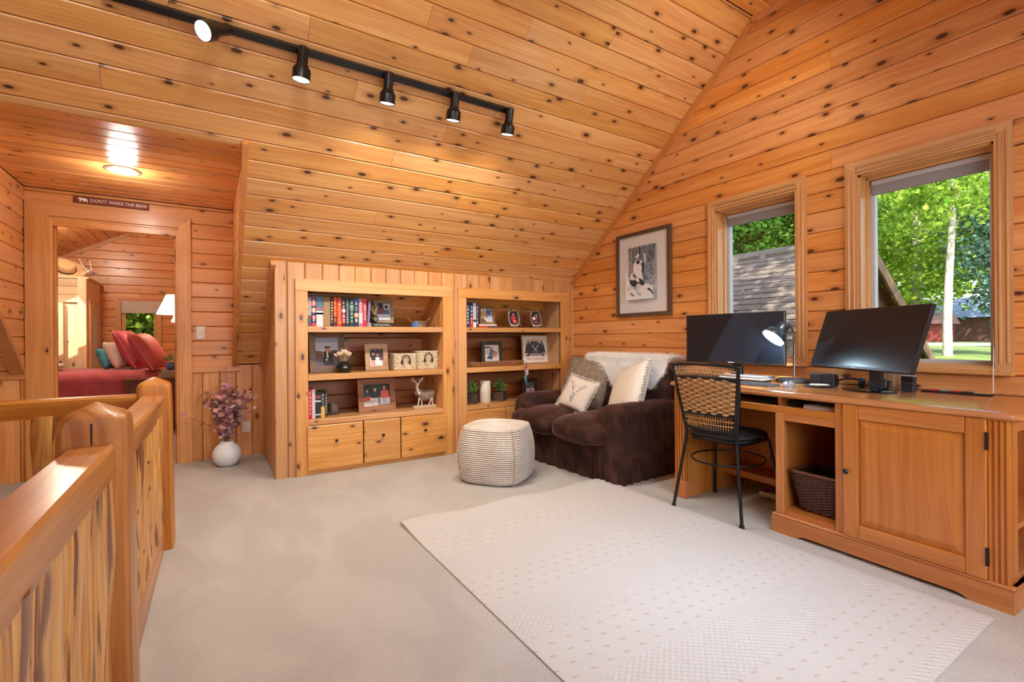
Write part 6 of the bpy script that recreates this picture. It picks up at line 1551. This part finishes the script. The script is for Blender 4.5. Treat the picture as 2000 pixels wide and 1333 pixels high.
# closet
def closet():
    X1, Y0, ZT = -1.42, 8.65, 1.935
    t = thing('built_in_closet', 'pale built-in wooden closet catching the sun in the bedroom', 'closet', (0, Y0, 0)); cl = wood('pale_closet', S(228, 196, 156), S(206, 166, 122), 'z', knots=.3); cx = wood('pale_closet_x', S(228, 196, 156), S(206, 166, 122), 'x', knots=.3)
    MB().box((BX0+.01, .02, 0), (X1, BY1-Y0-.005, ZT)).build('closet_case', cl, t)
    z = 1.60
    while z < ZT-.02: z1 = min(z+.11, ZT); board(t, (-2.6, .0, z), (1, 0, 0), (0, -1, 0), X1-.09+2.6, z1-z, cx); z = z1
    MB().box((-2.62, -.012, ZT-.004), (X1+.03, BY1-Y0-.01, ZT+.022), bev=.004).build('closet_top', cx, t)
    MB().box((X1-.09, -.018, 0), (X1+.004, .02, ZT), bev=.004).build('corner_post', cl, t)
    d = thing('door', '', ''); del d['label']; del d['category']; d.parent = t; d.location = (-2.15, 0, .05); w_, h_ = .50, 1.55
    for a, b in (((0, -.02, 0), (.06, .0, h_)), ((w_-.06, -.02, 0), (w_, .0, h_)), ((.06, -.02, h_-.075), (w_-.06, 0, h_)), ((.06, -.02, 0), (w_-.06, 0, .09))): MB().box(a, b, bev=.003).build('door_frame', cl, d)
    for k in range(5): x = .06+k*.076; MB().box((x, -.010, .09), (x+.074, .0, h_-.075), bev=.003).build('door_slat', cl, d)
    MB().lathe([(.008, 0), (.014, .014), (.010, .022)], 12).build('knob', 'iron', d, True, (w_-.03, -.02, .75), (PI/2, 0, 0))
    s_ = MB().box((X1, .16, .05), (X1+.022, .62, 1.58), bev=.004).build('side_door', cl, t)
    for yy in (.14, .64): MB().box((X1, yy-.03, .0), (X1+.03, yy+.03, 1.66), bev=.003).build('side_casing', 'trimz', t)
    t2 = thing('straw_hat', 'tan straw hat with dark band on top of the closet', 'hat', (-1.66, Y0+.14, ZT+.022+.11)); t2.rotation_euler = (math.radians(52), math.radians(24), 0)
    hm = plain('straw', S(212, 168, 116), .8, noise=.1, nscale=80, bmp=.3); L = []
    for r, z in ((.03, .115), (.065, .120), (.085, .112), (.095, .08), (.100, .012), (.13, .002), (.17, .006), (.195, .018), (.197, .014), (.17, .0), (.12, -.004), (.10, -.004)): L.append([(r*1.12*math.cos(2*PI*k/36), r*.92*math.sin(2*PI*k/36), z+.02*math.cos(4*PI*k/36)*(r/.2)**2) for k in range(36)])
    MB().loops(L, 0, (True, True)).build('hat_body', hm, t2, 50.0)
    MB().tube([(.101*1.12*math.cos(2*PI*k/36), .101*.92*math.sin(2*PI*k/36), .018) for k in range(36)], .009, 6, closed=True).build('hat_band', C(40, 30, 28), t2, 50.0)
    t3 = thing('antlers', 'pair of pale deer antlers on the closet beside the straw hat', 'antlers', (-1.72, Y0+.16, ZT+.022)); am = plain('antler_bone', S(206, 194, 178), .5, noise=.1, nscale=30)
    for s, ox in ((1, .34), (-1, -.16)):
        mb = MB(); mb.tube([(0, 0, .012), (ox*.6, -.02, .03), (ox, -.03, .12), (ox*.92, -.03, .25)], [.016, .015, .012, .004], 8)
        mb.tube([(ox*.9, -.03, .08), (ox*.72, -.03, .16), (ox*.60, -.03, .27)], [.012, .009, .003], 8); mb.tube([(ox*.5, -.02, .03), (ox*.45, -.06, .10), (ox*.36, -.06, .16)], [.012, .008, .003], 8)
        mb.build('antler', am, t3, 60.0)
    # white folded blanket lies at the foot of the bed
closet()
def bed():
    Y0, Y1, Z = 7.42, 8.50, .70; X0, X1 = -3.2, -.22
    t = thing('bed', 'bed with a dusty red coverlet seen through the doorway', 'bed', (0, Y0, 0)); red = plain('red_coverlet', S(196, 88, 92), .8, sheen=.4, noise=.12, nscale=9, bmp=.15)
    MB().box((X0, .06, .12), (X1, Y1-Y0, .45), bev=.02).build('bed_base', 'oakx', t)
    soft((X0+X1)/2, (Y1-Y0)/2, .54, X1-X0-.02, Y1-Y0, .30, 10.0, 48, 14, None, 5.0).build('mattress', C(214, 206, 198), t, 60.0)
    # coverlet: sheet over the top and hanging folds on the near side
    V = []; F = []; nu, nv = 120, 26
    for j in range(nv+1):
        for i in range(nu+1):
            u = i/nu; v = j/nv; x = X0+.0+(X1-.25-X0)*u; s = v*1.75
            if s < 1.0: y = 1.06-s; z = Z+.012+.006*math.sin(x*7+s*5)
            else:
                q = (s-1.0); y = .06-.10*min(1, q/.06)-.012*math.sin(x*19+1.3*math.sin(x*6))*min(1, q/.2)-.02*q; z = Z+.012-q*.92
            V.append((x, y, z))
    for j in range(nv):
        for i in range(nu): a = j*(nu+1)+i; F.append((a, a+1, a+nu+2, a+nu+1))
    mb = MB(); mb.add(V, F); mb.build('coverlet', red, t, 70.0)
    MB().box((X1, -.03, 0), (X1+.06, Y1-Y0+.03, 1.10), bev=.012).build('headboard', 'oaky', t)
    def cu(name, lab, x, y, z, w_, h_, th, mat, tx, ry, pip=None):
        c = thing(name, lab, 'pillow', (x, Y0+y, z)); me = pillow(w_, h_, th, 14).mesh('cover', mat); weld(me); smooth_by_angle(me, 80.0)
        for v in me.vertices: v.co.z += h_/2
        link('cover', me, c); c.rotation_euler = (tx, 0, ry)
        if pip: MB().tube([(w_/2*a, 0, h_/2+h_/2*b) for a, b in [(-1, -1), (-.5, -.94), (0, -.93), (.5, -.94), (1, -1), (.94, -.5), (.93, 0), (.94, .5), (1, 1), (.5, .94), (0, .93), (-.5, .94), (-1, 1), (-.94, .5), (-.93, 0), (-.94, -.5)]], .008, 6, closed=True).build('piping', pip, c, 60.0)
        return c
    zt = Z+.022
    cu('red_pillow', 'big dusty red pillow nearest the doorway edge', -.52, .14, zt, .60, .52, .22, C(204, 96, 102), math.radians(-30), math.radians(78), C(226, 130, 130))
    cu('red_pillow', 'big dusty red pillow in the middle of the bed', -.74, .60, zt, .62, .55, .20, C(196, 86, 98), math.radians(-26), math.radians(80), C(214, 110, 110))
    cu('cream_pillow', 'cream and straw pillow in front of the red ones', -.93, .56, zt, .42, .38, .15, C(228, 212, 190), math.radians(-24), math.radians(74))
    cu('teal_pillow', 'small teal patterned pillow at the front of the bed', -1.07, .50, zt, .28, .28, .11, plain('teal_print', S(70, 150, 160), .8, noise=.5, nscale=16), math.radians(-20), math.radians(76))
    b = thing('folded_blanket', 'white folded blanket at the foot of the bed', 'blanket', (-1.95, Y0+.55, Z+.02)); soft(0, 0, .05, .80, .70, .10, 6, 40, 12, None, 3).build('blanket_fold', plain('white_blanket', S(232, 226, 222), .9, bmp=.3, nscale=50), b, 60.0)
bed()
def nightstand():
    t = thing('nightstand', 'dark red-brown wooden nightstand beside the bed', 'nightstand', (-.545, 7.13, 0), math.radians(0)); dk = wood('mahogany', S(132, 66, 46), S(96, 42, 30), 'x', knots=0, var=.05)
    MB().box((-.30, -.21, .615), (.30, .21, .640), bev=.006).build('table_top', dk, t); MB().box((-.265, -.18, .08), (.265, .19, .615)).build('case', dk, t)
    MB().box((-.235, -.195, .42), (.235, -.18, .58), bev=.004).build('drawer', dk, t); MB().box((-.235, -.195, .12), (.235, -.18, .40), bev=.004).build('door', dk, t)
    for x in (-.25, .25):
        for y in (-.165, .175): MB().box((x-.02, y-.02, 0), (x+.02, y+.02, .08)).build('leg', dk, t)
    for k, (c, h) in enumerate((((120, 84, 60), .028), ((166, 130, 92), .024), ((90, 62, 48), .03))):
        b = thing('book', ['dark brown book at the bottom of the nightstand pile', 'tan book in the middle of the nightstand pile', 'brown book on top of the nightstand pile'][k], 'book', (-.42+.012*k, 7.17, .640+[0, .0285, .053][k]), .1*k, 'books on the nightstand')
        MB().box((-.11, -.08, 0), (.11, .08, .003)).box((-.11, -.08, h-.003), (.11, .08, h)).box((-.11, -.08, 0), (-.107, .08, h)).build('cover', C(*c), b); MB().box((-.107, -.077, .003), (.107, .077, h-.003)).build('pages', C(226, 214, 190), b)
    v = thing('flower_vase', 'blue patterned pot with pale green flowers on the books', 'vase', (-.40, 7.15, .726)); MB().lathe([(.03, 0), (.05, .02), (.052, .06), (.04, .085), (.042, .09), (.03, .088)], 20).build('pot', plain('delft', S(110, 130, 190), .3, noise=.6, nscale=60), v, 40.0)
    rr = random.Random(8); lf = MB()
    for k in range(160):
        q = Vector((rr.gauss(0, .04), rr.gauss(0, .04), .10+abs(rr.gauss(0, .04)))); d = Vector((rr.uniform(-1, 1), rr.uniform(-1, 1), rr.uniform(0, 1))).normalized(); n_ = d.cross(Vector((.3, .8, .2))).normalized(); l = .022
        lf.add([q, q+d*l*.5+n_*l*.3, q+d*l, q+d*l*.5-n_*l*.3], [(0, 1, 2, 3)], rr.randrange(2))
    stuff(lf.build('foliage', [C(120, 160, 100), C(196, 206, 150)], v))
nightstand()
def sconce():
    t = thing('wall_lamp', 'wall lamp with a cream shade glowing in the bedroom', 'lamp', (BX1, 8.0, 1.40))
    sm = plain('cream_shade', (1.0, .86, .62, 1), .8, emit=1.6)
    MB().tube([(0, 0, -.05), (-.10, 0, -.05), (-.40, 0, -.04), (-.66, 0, -.02), (-.70, 0, .03)], .008, 8).build('arm', 'white', t, 60.0)
    MB().lathe([(.05, 0), (.05, .012), (.02, .02)], 20).build('wall_plate', 'white', t, 40.0, (0, 0, -.05), (0, -PI/2, 0))
    MB().lathe([(.205, .035), (.095, .30), (.093, .30), (.200, .036)], 36, (-.70, 0, 0), cap=(False, False)).build('lamp_shade', sm, t, 40.0)
    MB().lathe([(.012, -.10), (.045, -.075), (.03, -.03), (.015, 0), (.02, .04)], 16, (-.70, 0, 0)).build('lamp_cup', plain('white_glass', S(240, 238, 232), .2), t, 40.0)
    l = add_light('wall_lamp_light', 'POINT', (-.70, 0, .16), 14, (1.0, .80, .52), None, shadow_soft_size=.05); l.parent = t
sconce()

# ================================================================== OUTSIDE
def ground():
    V = []; F = []; xs = [3.6, 4.2, 5, 6.5, 8, 9.5, 11, 13, 16, 20, 25, 30, 36, 44, 55, 70, 95, 130]; ys = [-20, -8, -2, 0, 2, 4, 6, 8, 10, 13, 17, 22, 30, 45, 70]
    for y in ys:
        for x in xs:
            z = -2.4+2.85*min(1, max(0, (x-6)/9)); V.append((x, y, z+.05*math.sin(x*1.3+y)))
    n = len(xs)
    for j in range(len(ys)-1):
        for i in range(n-1): a = j*n+i; F.append((a, a+1, a+n+1, a+n))
    mb = MB(); mb.add(V, F); mb.build
    o = tag(mb.build('ground', plain('lawn', S(104, 124, 58), .95, noise=.35, nscale=.9), None, 60.0), 'patchy green lawn outside the windows', 'lawn', kind='structure')
    tag(MB().box((37, -15, .44), (43, 60, .53)).build('driveway', plain('gravel', S(176, 172, 166), .95, noise=.15, nscale=2.0)), 'pale gravel drive beyond the birch', 'driveway', kind='structure')
    V = [(-14, 10.2, -2.4), (3.6, 10.2, -2.4), (3.6, 40, -2.0), (-14, 40, -2.0)]
    mb = MB(); mb.add(V, [(0, 1, 2, 3)]); tag(mb.build('ground', plain('forest_floor', S(84, 92, 50), .95, noise=.3, nscale=1.0)), 'shady forest floor behind the bedroom', 'ground', kind='structure')
ground()
def garage():
    rx, rzz, y0, y1, sp = 8.0, 2.50, 3.22, 11.0, .725
    t = thing('neighbour_garage', 'steep grey shingled garage roof right outside the farther window', 'building', (rx, y0, 0)); lz = .02
    exL, exR = 3.35, 3.3
    brown = wood('dark_siding', S(98, 66, 46), S(70, 46, 34), 'x', knots=.1, coat=0, rough=.8)
    zt = rzz-.14; hb = []
    z = -1.9; k = 0
    while z < zt-.05:          # gable siding, board by board
        z1 = min(z+.16, zt); w0, w1 = (zt-z)/sp, (zt-z1)/sp
        mb = MB().prism([(-min(w0, 3.0), z), (min(w0, 3.0), z), (min(w1, 3.0), z1), (-min(w1, 3.0), z1)], 'y', .04, .075+.0); mb.build('siding_board', brown, t); z = z1
    for s in (-1, 1): MB().box((s*2.96, .08, -1.9), (s*3.0, y1-y0-.05, .25)).build('side_wall', brown, t)
    for s, ex in ((-1, exL), (1, exR)):
        MB().loops([[(0, y, rzz-.03), (s*ex, y, rzz-.03-sp*ex), (s*ex, y, rzz-.13-sp*ex), (0, y, rzz-.13)] for y in (0.02, y1-y0)]).build('roof_deck', brown, t)
        fb = MB().loops([[(0, y, rzz+.01), (s*ex, y, rzz+.01-sp*ex), (s*ex, y, rzz-.20-sp*ex), (0, y, rzz-.20)] for y in (-.16, -.12)]); fb.build('barge_board', plain('weathered_board', S(112, 88, 66), .8, noise=.3, nscale=6), t)
    shg = plain('asphalt_shingle', S(106, 96, 84), .95, noise=.25, nscale=22, bmp=.3)
    ex = .145; ca_ = 1/math.sqrt(1+sp*sp); sa_ = sp*ca_; n = int(math.hypot(exL, exL*sp)/ex); rr = random.Random(2)
    for s in (-1, 1):
        for k in range(n):
            d0, d1 = k*ex, (k+1)*ex+.04; L_ = y1-y0+.16; mb = MB(); y = -.16-rr.random()*.3; yy = y
            while yy < L_-.16:
                ye = min(yy+.305, L_-.16); ys_ = max(yy, -.16); th = .010+.006*rr.random(); dd = d1+.012*rr.choice((0, 0, 1))
                if ye > ys_:
                    P = lambda d, h, y_: (s*(d*ca_+h*sa_), y_, rzz+.0-d*sa_+h*ca_)
                    mb.add([P(d0, .0, ys_+.003), P(d0, .0, ye-.003), P(dd, th, ye-.003), P(dd, th, ys_+.003), P(dd, .0, ye-.003), P(dd, .0, ys_+.003)], [(0, 1, 2, 3), (3, 2, 4, 5)])
                yy = ye if ye > yy else L_
            mb.build('shingle_course', shg, t)
    MB().loops([[(x, y, rzz+.05-abs(x)*sp) for x in (-.14, 0, .14)]+[(.14, y, rzz+.02-.14*sp), (-.14, y, rzz+.02-.14*sp)] for y in (-.16, y1-y0)]).build('ridge_cap', shg, t)
garage()
def leafmat(name, c1, c2, tr=.45):
    m, nt, bs = newmat(name); nt.nodes.remove(bs); out = [n for n in nt.nodes if n.type == 'OUTPUT_MATERIAL'][0]
    tc = nd(nt, 'ShaderNodeTexCoord'); nz = nd(nt, 'ShaderNodeTexNoise', i_Scale=4.5, i_Detail=4.0); nt.links.new(tc.outputs['Object'], nz.inputs['Vector'])
    col = mixc(nt, maprange(nt, nz.outputs['Fac'], .35, .65), c1, c2)
    d = nd(nt, 'ShaderNodeBsdfDiffuse'); t_ = nd(nt, 'ShaderNodeBsdfTranslucent'); mx = nd(nt, 'ShaderNodeMixShader', i_0=tr)
    nt.links.new(col, d.inputs[0]); nt.links.new(col, t_.inputs[0]); nt.links.new(d.outputs[0], mx.inputs[1]); nt.links.new(t_.outputs[0], mx.inputs[2]); nt.links.new(mx.outputs[0], out.inputs[0])
    return m
LG = leafmat('maple_leaf', S(84, 134, 44), S(178, 204, 86)); LD = leafmat('deep_leaf', S(44, 92, 36), S(104, 150, 60)); LB = leafmat('spruce_needle', S(70, 110, 96), S(110, 146, 130), .2)
birch = plain('birch_bark', S(190, 184, 170), .8, noise=.25, nscale=7); bark = plain('dark_bark', S(84, 70, 56), .9, noise=.35, nscale=9)
def tree(name, label, base, h, r_trunk, crown, nleaf, leaf, mat, bmat, seed, clumps=60, lean=(0, 0), group='trees outside the windows', nbr=7, spread=.16):
    """crown = (cx,cy,cz,rx,ry,rz) relative to base"""
    t = thing(name, label, 'tree', base, 0, group); rr = np.random.RandomState(seed)
    n = 9; pts = [(lean[0]*(k/8)**1.3+.08*math.sin(k*1.3+seed), lean[1]*(k/8)**1.3, h*k/8) for k in range(n)]
    MB().tube(pts, [r_trunk*(1.15-.85*k/8) for k in range(n)], 12).build('trunk', bmat, t, 60.0)
    cx, cyy, cz, rx, ry, rz_ = crown
    cc = rr.randn(clumps, 3); cc /= np.linalg.norm(cc, axis=1)[:, None]; cc *= (rr.rand(clumps, 1)**.45); cc = cc*[rx, ry, rz_]+[cx, cyy, cz]
    br = MB()
    for k in range(nbr):
        p = Vector(pts[3+k % 5]); q = Vector(cc[k]); m_ = p.lerp(q, .5)+Vector((0, 0, .15)); br.tube([p, m_, q], [r_trunk*.28, r_trunk*.18, r_trunk*.06], 6)
    br.build('branches', bmat, t, 60.0)
    k = rr.randint(0, clumps, nleaf); P = cc[k]+rr.randn(nleaf, 3)*np.array([rx, ry, rz_])*spread*[1, 1, .55]
    D = rr.randn(nleaf, 3); D[:, 2] = D[:, 2]*.6-.2; D /= np.linalg.norm(D, axis=1)[:, None]; Nn = np.cross(D, rr.randn(nleaf, 3)); Nn /= np.linalg.norm(Nn, axis=1)[:, None]
    l = leaf*(.65+.8*rr.rand(nleaf, 1)); F3 = np.cross(D, Nn); cup = (rr.rand(nleaf, 1)-.3)*.25
    V = np.stack([P, P+D*l*.22+Nn*l*.40+F3*l*cup, P+D*l*.62+Nn*l*.30+F3*l*cup, P+D*l, P+D*l*.62-Nn*l*.30+F3*l*cup, P+D*l*.22-Nn*l*.40+F3*l*cup], 1).reshape(-1, 3)
    me = bpy.data.meshes.new('foliage'); me.from_pydata(V.tolist(), [], (np.arange(nleaf)[:, None, None]*6+np.array([[0, 1, 2, 3], [0, 3, 4, 5]])[None]).reshape(-1, 4).tolist()); me.materials.append(mat); me.update()
    stuff(link('foliage', me, t)); return t
# seen through the nearer window
tree('birch_tree', 'slim pale birch trunk standing on the lawn in the nearer window', (18.3, 5.05, .35), 9.5, .105, (0, 0, 6.2, 3.4, 3.0, 2.6), 4200, .13, LG, birch, 3, 70, (.3, -.25))
tree('maple_tree', 'near maple whose branches fill the top of the nearer window', (12.5, 1.4, .1), 7.5, .14, (-.4, 2.0, 4.6, 2.4, 2.0, 1.5), 3600, .11, LG, bark, 4, 60, nbr=0)
tree('maple_tree', 'sunlit yellow-green maple behind the birch', (25, 9.4, .45), 11, .2, (0, -.6, 5.0, 4.0, 3.4, 3.8), 6500, .16, LG, bark, 5, 120)
tree('maple_tree', 'light green maple beyond the garage rake', (22, 6.9, .45), 9, .17, (0, .2, 3.6, 3.0, 2.0, 2.6), 5500, .14, LG, birch, 6, 110)
tree('spruce_tree', 'blue-green spruce at the edge of the nearer window', (21, 4.55, .4), 7, .15, (0, 0, 3.2, 1.6, 1.1, 2.4), 4500, .12, LB, bark, 7, 70)
tree('maple_tree', 'tall maple far behind the gravel drive', (48, 15.5, .45), 16, .3, (0, 0, 9, 8, 6, 6), 5500, .34, LG, bark, 8, 130)
tree('maple_tree', 'second tall maple far behind the gravel drive', (52, 11.0, .45), 17, .3, (0, 0, 10, 7, 6, 6), 5500, .34, LG, bark, 18, 130)
# seen through the farther window above the shingles
tree('forest_tree', 'dark forest tree above the shingled roof, left of the pair', (14.5, 8.6, -.1), 9, .22, (0, 0, 5.0, 2.6, 2.4, 2.6), 9000, .13, LD, bark, 9, 60)
tree('forest_tree', 'dark forest tree above the shingled roof, right of the pair', (15.5, 7.9, .2), 10, .22, (0, .4, 4.6, 2.8, 2.4, 2.8), 9000, .13, LD, bark, 10, 60)
tree('forest_tree', 'dense forest tree far behind the shingled roof', (20, 12.0, .3), 12, .26, (0, 0, 6.0, 4.5, 4.5, 4.0), 9000, .26, LD, bark, 11, 80)
# tall tree by the house that dapples the sunlight on the shingles
tree('forest_tree', 'tall tree by the house that shades the shingled roof', (5.6, -3.4, -2.4), 11, .28, (-2.6, 4.6, 10.2, 3.6, 3.6, 1.6), 3800, .20, LD, bark, 12, 22, (-1.5, 2.0), nbr=10, spread=.12)
# behind the bedroom window
tree('forest_tree', 'leafy tree filling the bedroom window', (-1.4, 12.6, -2.3), 6, .16, (.0, 0, 3.4, 2.2, 1.3, 2.4), 20000, .10, LG, bark, 13, 120)
tree('forest_tree', 'lighter leafy tree behind the bedroom window', (-2.4, 14.5, -2.3), 7, .16, (.3, 0, 3.8, 2.6, 1.5, 2.8), 9000, .15, LG, bark, 14, 90)
def far_house():
    t = thing('far_cabin', 'low brown cabin with a blue-grey roof beyond the drive', 'building', (60, 14.2, .45))
    MB().box((-3, -4.2, 0), (3, 4.2, 2.2)).build('cabin_wall', plain('brown_siding', S(92, 62, 48), .9, noise=.25, nscale=1.0), t)
    MB().loops([[(-3.6, y, 2.15), (0, y, 4.1), (3.6, y, 2.15)] for y in (-4.8, 4.8)]).build('cabin_roof', plain('blue_grey_roof', S(120, 136, 156), .8, noise=.1, nscale=1.0), t)
    for y in (-2.6, 1.4): MB().box((-3.04, y, .9), (-2.99, y+1.2, 1.9)).build('cabin_window', C(60, 70, 80), t)
    t2 = thing('red_shed', 'small reddish shed left of the birch trunk', 'building', (52, 15.7, .45)); MB().box((-1.6, -1.4, 0), (1.6, 1.4, 1.6)).build('shed_wall', C(126, 52, 44), t2); MB().loops([[(-2, y, 1.55), (0, y, 2.5), (2, y, 1.55)] for y in (-1.7, 1.7)]).build('shed_roof', C(150, 110, 100), t2)
far_house()
# fill the Python-side matrices
bpy.context.view_layer.update()
